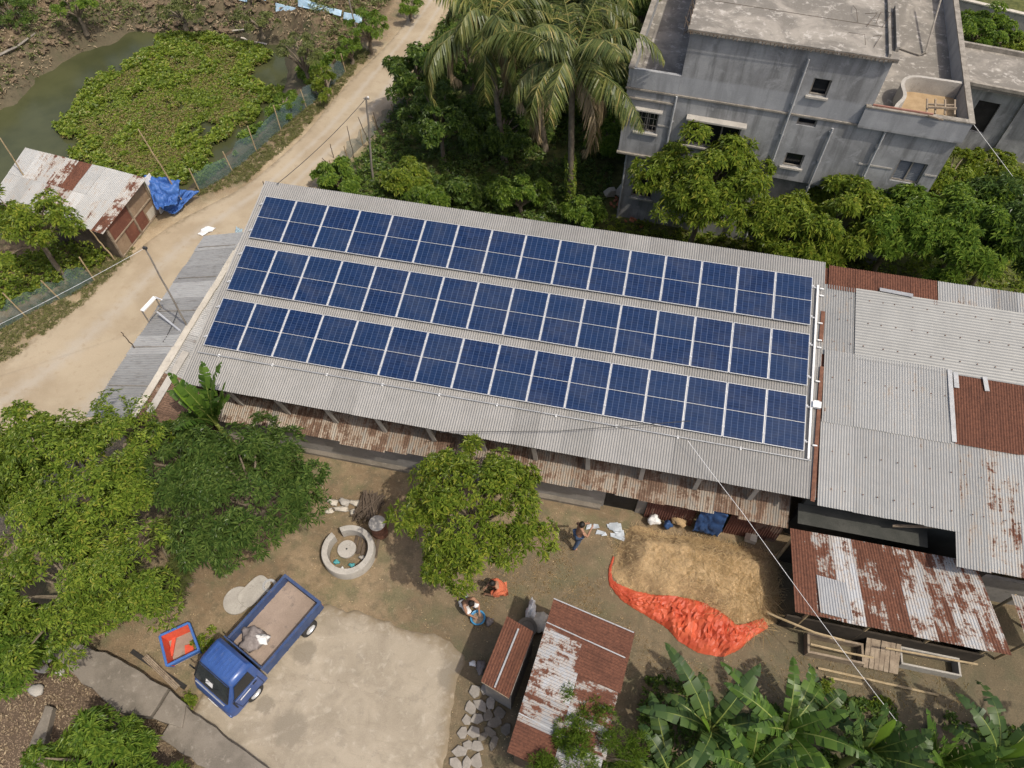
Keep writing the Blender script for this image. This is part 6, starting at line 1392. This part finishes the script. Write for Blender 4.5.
def net_fence(label, base, h, posts, seed):
    B = resample([at(*q, 0)[:2] for q in base], 60); rng = np.random.default_rng(seed); r = empty('net_fence', (B[30][0], B[30][1], 0), label, 'fence', 'net fences along the road')
    m = 7; V = []
    for k, q in enumerate(B):
        hh = h * (1 + .12 * math.sin(k * .5) + .05 * rng.normal())
        for j in range(m): f = j / (m - 1); V.append((q[0] + .1 * f * math.sin(k * .7) - .12 * f, q[1] + .05 * math.sin(k * 1.3 + 2 * f), .02 + hh * f))
    i = np.arange(60 * m).reshape(60, m); np_mesh('net', V, np.stack([i[:-1, :-1], i[1:, :-1], i[1:, 1:], i[:-1, 1:]], -1).reshape(-1, 4), M['net'], r, smooth=True)
    for f in posts:
        q = B[int(f * 59)]; mb = MB(); mb.tube([(q[0], q[1], -.1), (q[0] - .05 + rng.normal(0, .06), q[1] + rng.normal(0, .06), h * rng.uniform(1.15, 1.6))], .028, 6); mb.build('post', M['bamboo'], r, smooth=True)
net_fence('blue green net fence between the pond and the dirt road', [(200, 192), (222, 180), (246, 161), (286, 126), (321, 97), (346, 73)], .85, (.0, .17, .33, .5, .68, .84, 1), 1)
net_fence('blue net fence below the leafy pond edge tree', [(-30, 350), (0, 331), (40, 308), (70, 296), (95, 281)], .85, (.1, .45, .72, 1), 2)
net_fence('pale green net fence on the garden side of the dirt road', [(336, 176), (356, 152), (374, 135), (392, 120), (408, 104)], .6, (0, .2, .4, .6, .8, 1), 3)
for k, (a, b) in enumerate([((212 + 130 - 8, 158), (330, 144)), ((354, 158), (347, 126)), ((371, 148), (358, 117)), ((334, 170), (322, 158)), ((395, 110), (390, 84)), ((380, 135), (373, 112))]):
    pole('fence_stake', ['crooked stake at the near end of the pale green net', 'tall stake rising from the garden side net', 'tallest crooked stake beside the utility pole', 'short stake at the net corner by the bushes', 'stake in the tree shadow on the road edge', 'stake just beyond the utility pole'][k], a, b, .022, mat='wood_dark', cat='stake', group='stakes along the garden net')
def wire(name, label, pts, r=.012, mat='wire_dark', sag=.15, n=24):
    P = []
    for a, b in zip(pts[:-1], pts[1:]):
        a, b = np.array(a, float), np.array(b, float)
        for k in range(n): f = k / n; P.append(a + (b - a) * f - np.array([0, 0, sag * 4 * f * (1 - f)]))
    P.append(np.array(pts[-1], float)); mb = MB(); mb.tube(P, r, 5); o = mb.build(name, M[mat], smooth=True); return tag(o, label, 'wire', None)
wire('power_wire', 'dark wire from the utility pole to the rear corner of the solar roof', [ut + [0, 0, -.05], at(277, 184, 4.7)], .012)
wire('power_wire', 'pale wire from the lean-to pole across the road to the left', [bt, at(-60, 352, 3.6)], .006, 'wire_white', .1)
wire('white_cable', 'long white cable from the solar roof down to the banana grove', [at(688, 441, 3.62), at(742, 512, 3.05), at(826, 628, 2.15), at(902, 728, 1.35)], .0065, 'wire_white', .02)
wire('power_wire', 'dark thin wire lying over the front slope of the solar roof', [at(440, 432, 3.25), at(560, 431, 3.35), at(690, 421, 3.9)], .01, 'wire_dark', .0)
wire('power_wire', 'thin pale wire in front of the flat roofed annex', [hw(11.36, -.1, 7.0), at(1014, 178, 4.6), at(1050, 240, 3.2)], .008, 'wire_white', .0)
# bracket frame and clutter on the lean-to
br_ = empty('sign_frame', at(150, 318, 2.5), 'empty white metal bracket frame on the lean-to edge by the road', 'bracket')
c1, c2, c3, c4 = [np.array(at(*q)) for q in ((142, 311, 2.95), (155, 297, 2.95), (162, 300, 2.95), (148, 316, 2.95))]
mb = MB(); mb.bar(c1, c2, .14, .04); mb.bar(c2, c3, .04); mb.build('top_bar', M['white_paint'], br_)
mb = MB()
for c in (c1, c2): mb.bar(c, c - [0, 0, .55], .035)
mb.bar(c1 - [0, 0, .5], c2 - [0, 0, .5], .035); mb.build('legs', M['pole_grey'], br_)
st2 = empty('steel_strut', at(170, 330, 2.6), 'grey blue strut lying across the lean-to roof', 'strut'); mb = MB(); mb.bar(at(157, 312, 2.75), at(184, 334, 2.8), .06, .05); mb.build('bar', M['steel'], st2)
wire('loose_wire', 'black loose wire loops across the lean-to roof', [at(150, 350, 2.55), at(163, 342, 2.7), at(172, 325, 2.75), at(178, 308, 2.75)], .012, 'wire_dark', .03)
pole('roof_stick', 'thin stick standing on the outer lean-to edge', (133, 346), (121, 332), .02, 2.5, mat='wood_dark', cat='stick')
for k, (a, b, lb) in enumerate([((818, 668), (938, 695), 'longest pale bamboo pole lying in front of the cattle shed'), ((826, 677), (862, 684), 'short bamboo pole lying parallel to the longest one'), ((870, 728), (996, 712), 'thick weathered log lying behind the banana grove')]):
    A, B = np.array(at(*a, .05)), np.array(at(*b, .05)) if k < 2 else np.array(at(996, 730, .05))
    if k == 2: A = np.array(at(953, 722, .06))
    o = empty('ground_pole', A, lb, 'pole'); mb = MB(); mb.tube(list(np.linspace(A, B, 6)), .035 if k < 2 else .06, 7); mb.build('shaft', M['bamboo' if k < 2 else 'wood'], o, smooth=True)
q = at(935, 731, .15); lump('clay_pot', 'dark round clay pot among the banana stems', 'pot', (q[0], q[1], .12), (.2, .2, .14), 91, M['wood_dark'], amp=.05)
q = at(898, 664, .1); 
q = at(808, 649, 0); lump('hen', 'small dark hen like lump by the straw in front of the cattle shed', 'hen', (q[0], q[1] - .0, .12), (.16, .1, .11), 92, M['black'], n=10, amp=.2) if False else None
q = at(210, 229, .05); drape('white_sheet', 'white plastic sheet lying flat on the dirt road', 'plastic sheet', [at(197, 234, .08), at(206, 226, .08), at(216, 228, .08), at(204, 236, .08)], M['white_cloth'], amp=.03, seed=6)
q = at(237, 232, .05); drape('blue_scrap', 'faded blue plastic scrap by the left end of the solar roof', 'plastic sheet', [at(234, 240, 2.3), at(236, 227, 2.3), at(242, 229, 2.3), at(239, 240, 2.2)], m_noise('faded_blue', (.22, .3, .34), (.3, .38, .42), 4, .6), amp=.08, seed=8)
# blue sheets and debris on the far bank
M['sheet_blue'] = m_noise('sheet_blue', (.25, .4, .52), (.42, .55, .65), 3, .5, (.5, .5, .48))
bl = empty('sheet_fence', at(300, 14, .5), 'torn pale blue plastic sheets strung along the far pond bank', 'sheet fence')
P = [((222, 0), (248, 6)), ((250, 4), (268, 9)), ((275, 10), (298, 15)), ((300, 15), (322, 20)), ((324, 18), (342, 23)), ((344, 22), (362, 27))]
rng = np.random.default_rng(21)
for a, b in P:
    A, B = np.array(at(*a, .4)), np.array(at(*b, .4)); z0 = float(ground_z(np.array([A[0]]), np.array([A[1]]))[0]); A[2] = B[2] = max(z0, 0) + .05
    w = MB(); hA, hB = rng.uniform(.12, .4, 2); w.add([A, B, B + [rng.normal(0, .15), .25, hB], A + [rng.normal(0, .15), .2, hA], A + [0, .04, 0], B + [0, .04, 0], B + [0, .3, hB], A + [0, .25, hA]], BXF); w.build('sheet', M['sheet_blue'], bl)
for k, (a, b, lb) in enumerate([((228, 18), (243, 20), 'small pale board on the bank behind the hyacinth'), ((239, 29), (264, 34), 'long pale board at the water edge of the far bank'), ((236, 22), (262, 28), 'upper grey board on the far pond bank'), ((0, 64), (58, 25), 'bleached branch lying across the top left bank')]):
    A, B = np.array(at(*a, .2)), np.array(at(*b, .2)); zz = ground_z(np.array([A[0], B[0]]), np.array([A[1], B[1]])); A[2] = zz[0] + .12; B[2] = zz[1] + .12
    o = empty('bank_board' if k < 3 else 'fallen_branch', A, lb, 'board' if k < 3 else 'branch'); mb = MB()
    if k < 3: mb.bar(A, B, .12, .03)
    else: mb.tube(list(np.linspace(A, B, 7) + rng.normal(0, .06, (7, 3))), list(np.linspace(.07, .03, 7)), 6)
    mb.build('plank' if k < 3 else 'wood', M['concrete_pale' if k < 3 else 'pole_grey'], o)
rng = np.random.default_rng(31)
BANK_ROCKS = [(-24, 9.0), (-20.2, 9.0), (-19.8, 13.6), (-17.2, 17.4), (-9, 18.1), (-9, 22), (-20, 24), (-26, 16)]
qs = scatter(BANK_ROCKS, 620, rng); zz = ground_z(qs[:, 0], qs[:, 1])
for k in range(3):
    pass
V_, F_, b = [], [], 0
for k, q in enumerate(qs):
    v, f = blob((q[0], q[1], zz[k] + .05), rng.uniform(.06, .27) * np.array([1, .8, .45]), 500 + k, 5, .6); V_.append(np.array(v)); F_.append(np.array(f) + b); b += len(v)
tag(np_mesh('bank_rubble', np.concatenate(V_), np.concatenate(F_), m_noise('clod', (.095, .07, .044), (.17, .125, .082), 2, .95, (.26, .22, .17))), 'clods and rubble tipped over the brown pond bank', kind='stuff')
sl = empty('stick_bundle', at(172, 664, .1), 'bundle of pale sticks along the drain beside the playpen', 'sticks')
mb = MB()
for k in range(4): mb.tube([np.array(at(143 + 1.5 * k, 658 - k * 1.0, .08)) + [0, 0, .02 * k], np.array(at(176 + 1.2 * k, 690 - k * 1.2, .08)) + [0, 0, .02 * (k % 3)]], .022, 5)
mb.build('sticks', M['wood'], sl)
dt = empty('drain_channel', at(150, 670, 0), 'dark open drain slot along the concrete walkway', 'drain')
A, B = np.array(at(128, 655, .0)), np.array(at(182, 692, .0)); mb = MB(); mb.bar(A + [0.06, .12, .03], B + [0.06, .12, .03], .13, .02); mb.build('channel', M['dark_room'], dt)
for k, (px, s) in enumerate([((42, 668), .3), ((52, 660), .26), ((36, 690), .32), ((46, 718), .2), ((60, 672), .2)]):
    q = at(*px, .1); lump('rough_stone', ['pale stone at the walkway end, nearest the trees', 'pale chunk lying on the walkway end', 'grey flat stone left of the leaf litter', 'small pale stone touching the narrow kerb', 'small stone at the top of the leaf litter'][k], 'stone', (q[0], q[1], .1 if k != 1 else .36), np.array([s * .7, s * .5, s * .25]), 95 + k, M['concrete'], n=8, amp=.15)

# ================================================================ people
M['skin'] = m_noise('skin', (.26, .14, .09), (.32, .18, .115), 4, .6, bump=0); M['hair'] = m_noise('hair', (.008, .007, .006), (.015, .013, .011), 9, .6, bump=.1)
M['jeans'] = m_noise('jeans', (.05, .08, .15), (.08, .12, .2), 6, .85); M['cloth_white'] = m_noise('cloth_white', (.6, .6, .6), (.72, .72, .72), 6, .85)
M['cloth_orange'] = m_noise('cloth_orange', (.42, .1, .05), (.52, .15, .075), 6, .85); M['cloth_dark'] = m_noise('cloth_dark', (.02, .02, .025), (.04, .04, .045), 6, .85); M['eye'] = m_noise('eye', (.6, .6, .58), (.65, .65, .63), 6, .3, bump=0)
def skin_mesh(name, chains, mat, parent, sub=1):
    """chains: {node: (xyz, radius)}, edges; grown with a Skin modifier"""
    nodes, edges, roots = chains; keys = list(nodes); ix = {k: i for i, k in enumerate(keys)}
    me = bpy.data.meshes.new(name); me.from_pydata([nodes[k][0] for k in keys], [(ix[a], ix[b]) for a, b in edges], [])
    o = link_mesh(name, me, mat, parent); md = o.modifiers.new('skin', 'SKIN'); md.use_smooth_shade = True; md.branch_smoothing = .3
    if not me.skin_vertices: me.attributes.new
    for k, sv in zip(keys, me.skin_vertices[0].data):
        r = nodes[k][1]; sv.radius = (r, r) if not hasattr(r, '__len__') else r; sv.use_root = k in roots
    s = o.modifiers.new('smooth', 'SUBSURF'); s.levels = sub; s.render_levels = sub
    return o
def person(label, foot, rz, J, clothes, hair_r=.1):
    root = empty('person', foot, label, 'person', rz=rz)
    N = {k: (J[k], r) for k, r in dict(pelvis=.125, waist=.115, chest=.135, neck=.052, head0=.06).items()}
    E_ = [('pelvis', 'waist'), ('waist', 'chest'), ('chest', 'neck'), ('neck', 'head0')]; roots = {'pelvis'}
    for s in 'lr':
        for k, r in (('hip', .09), ('knee', .062), ('ankle', .042), ('toe', .032), ('shoulder', .062), ('elbow', .042), ('wrist', .03), ('palm', .034)): N[k + s] = (J[k + s], r)
        E_ += [('pelvis', 'hip' + s), ('hip' + s, 'knee' + s), ('knee' + s, 'ankle' + s), ('ankle' + s, 'toe' + s), ('chest', 'shoulder' + s), ('shoulder' + s, 'elbow' + s), ('elbow' + s, 'wrist' + s), ('wrist' + s, 'palm' + s)]
        w, p = np.array(J['wrist' + s]), np.array(J['palm' + s]); d = (p - w) / np.linalg.norm(p - w); sd = np.cross(d, [0, 0, 1.]); sd /= np.linalg.norm(sd) + 1e-6; dn = np.cross(sd, d)
        for f in range(5):
            if f < 4: off = sd * (f - 1.5) * .02; L = [.065, .075, .07, .055][f]; dd = d
            else: off = sd * (-.035 if s == 'l' else .035) - d * .03; L = .055; dd = d * .6 + sd * (-.7 if s == 'l' else .7); dd /= np.linalg.norm(dd)
            a = p + off - d * .01; b = a + dd * L * .55; c = b + (dd * .7 - dn * .5) * L * .5
            for nm, q in (('a', a), ('b', b), ('c', c)): N['f%s%d%s' % (s, f, nm)] = (tuple(q), .009 if nm != 'c' else .007)
            E_ += [('f%s%da' % (s, f), 'f%s%db' % (s, f)), ('f%s%db' % (s, f), 'f%s%dc' % (s, f))]; roots.add('f%s%da' % (s, f))
    skin_mesh('body', (N, E_, roots), M['skin'], root)
    h = np.array(J['head']); fw = np.array(J['face']); fw = fw / np.linalg.norm(fw); si = np.cross([0, 0, 1.], fw); si /= np.linalg.norm(si); u = np.cross(fw, si)
    Mx = Matrix((tuple(fw), tuple(si), tuple(u))).transposed()
    mb = MB(); prof = [(.0, -.12), (.045, -.115), (.065, -.085), (.078, -.03), (.082, .02), (.075, .07), (.05, .1), (0, .115)]; mb.lathe(prof, tuple(h), 18, m=Mx)
    mb.box(h + fw * .085 - u * .012, (.035, .022, .04), m=Mx, taper=.6)
    for s in (-1, 1): mb.box(h + si * s * .082 - u * .01, (.03, .014, .05), m=Mx)
    mb.box(h + fw * .072 - u * .062, (.012, .042, .012), m=Mx); hd = mb.build('head', M['skin'], root, local=True, smooth=True)
    mb = MB()
    for s in (-1, 1): mb.lathe([(0, -.009), (.009, 0), (0, .009)], tuple(h + fw * .076 + si * s * .03 + u * .005), 8)
    mb.build('eyes', M['eye'], hd, local=True)
    mb = MB(); mb.lathe([(.088, -.02), (.093, .02), (.086, .075), (.058, .112), (0, .128)], tuple(h - fw * .014 + u * .004), 18, m=Mx @ Matrix.Rotation(rad(-16), 3, 'Y')); mb.build('hair', M['hair'], hd, local=True, smooth=True)
    for nm, mat, nodes, edges, roots_ in clothes: skin_mesh(nm, ({k: (J[k] if isinstance(k, str) and k in J else v[0], v[1] if isinstance(v, tuple) else v) for k, v in nodes.items()}, edges, roots_), mat, root)
    return root
ST = dict(pelvis=(0, 0, .9), waist=(.01, 0, 1.05), chest=(.03, 0, 1.25), neck=(.04, 0, 1.4), head0=(.06, 0, 1.46), head=(.07, 0, 1.54), face=(1, .1, -.2),
          hipl=(.01, .09, .86), hipr=(-.01, -.09, .86), kneel=(.14, .1, .48), kneer=(-.06, -.1, .47), anklel=(.1, .11, .08), ankler=(-.16, -.1, .09), toel=(.26, .12, .03), toer=(-.02, -.11, .03),
          shoulderl=(.02, .17, 1.33), shoulderr=(.04, -.17, 1.33), elbowl=(.08, .25, 1.08), elbowr=(.14, -.25, 1.1), wristl=(.27, .14, 1.16), wristr=(.32, -.12, 1.24), palml=(.34, .1, 1.19), palmr=(.39, -.07, 1.28))
legs = lambda k=1.0: ({'pelvis': .138 * k, 'hipl': .102 * k, 'hipr': .102 * k, 'kneel': .075 * k, 'kneer': .075 * k, 'anklel': .058 * k, 'ankler': .058 * k}, [('pelvis', 'hipl'), ('hipl', 'kneel'), ('kneel', 'anklel'), ('pelvis', 'hipr'), ('hipr', 'kneer'), ('kneer', 'ankler')], {'pelvis'})
q = at(576.5, 546, 0); a, b, c = legs(); person('shirtless man in blue jeans standing by the straw heap', (q[0], q[1], .0), rad(35), ST, [('jeans', M['jeans'], a, b, c)])
def crouch(hand=(.5, .0, .22)):
    return dict(pelvis=(-.06, 0, .24), waist=(-.02, 0, .38), chest=(.1, 0, .58), neck=(.2, 0, .71), head0=(.23, 0, .76), head=(.27, 0, .83), face=(1, 0, -.8),
        hipl=(-.04, .1, .24), hipr=(-.04, -.1, .24), kneel=(.34, .16, .5), kneer=(.34, -.16, .5), anklel=(.1, .13, .08), ankler=(.1, -.13, .08), toel=(.26, .15, .03), toer=(.26, -.15, .03),
        shoulderl=(.13, .17, .64), shoulderr=(.13, -.17, .64), elbowl=(.3, .22, .46), elbowr=(.3, -.22, .46), wristl=(.47, .1, .3), wristr=(.47, -.1, .3), palml=(.53, .07, .25), palmr=(.53, -.07, .25))
q = at(467, 606, 0); a, b, c = legs(1.02); JW = crouch(); hd_ = np.array(at(478, 619, 0)) - q; person('shirtless person crouching over the blue wash basin', (q[0], q[1], .0), math.atan2(hd_[1], hd_[0]), JW, [('wrap', M['cloth_white'], {**a, 'kneel': .1, 'kneer': .1}, b, c)])
q = at(502, 592, 0); person('person in orange cloth crouching under the yard mango tree', (q[0], q[1], .0), rad(-160), crouch(), [('trousers', M['cloth_orange'], {**a, 'kneel': .1, 'kneer': .1}, b, c), ('shirt', M['cloth_orange'], {'pelvis': .15, 'waist': .135, 'chest': .155, 'shoulderl': .08, 'shoulderr': .08, 'elbowl': .055, 'elbowr': .055}, [('pelvis', 'waist'), ('waist', 'chest'), ('chest', 'shoulderl'), ('chest', 'shoulderr'), ('shoulderl', 'elbowl'), ('shoulderr', 'elbowr')], {'pelvis'})])
# ================================================================ light
SUN_AZ, SUN_EL = rad(-28), rad(60)
sd = Vector((math.cos(SUN_EL) * math.cos(SUN_AZ), math.cos(SUN_EL) * math.sin(SUN_AZ), math.sin(SUN_EL)))
ld = bpy.data.lights.new('sun', 'SUN'); ld.energy = 3.2; ld.angle = rad(.8); ld.color = (1, .935, .82)
so = bpy.data.objects.new('sun', ld); C.objects.link(so); so.rotation_euler = sd.to_track_quat('Z', 'Y').to_euler(); so.location = (0, 0, 40)
w = bpy.data.worlds.new('World'); sc.world = w; w.use_nodes = True; nt = w.node_tree
sky = nt.nodes.new('ShaderNodeTexSky'); sky.sky_type = 'NISHITA'; sky.sun_disc = False; sky.sun_elevation = SUN_EL; sky.sun_rotation = math.pi / 2 - SUN_AZ
sky.air_density = 1.0; sky.dust_density = 5.0; sky.ozone_density = 1.0
bg = nt.nodes['Background']; nt.links.new(sky.outputs[0], bg.inputs[0]); bg.inputs[1].default_value = .15
vs = sc.view_settings; vs.view_transform = 'Standard'; vs.look = 'None'; vs.exposure = 0.1; vs.gamma = 1; vs.use_curve_mapping = False
sc.render.engine = 'CYCLES'
sc.cycles.max_bounces = 6; sc.cycles.transparent_max_bounces = 12
sc.render.resolution_x, sc.render.resolution_y = 1024, 768
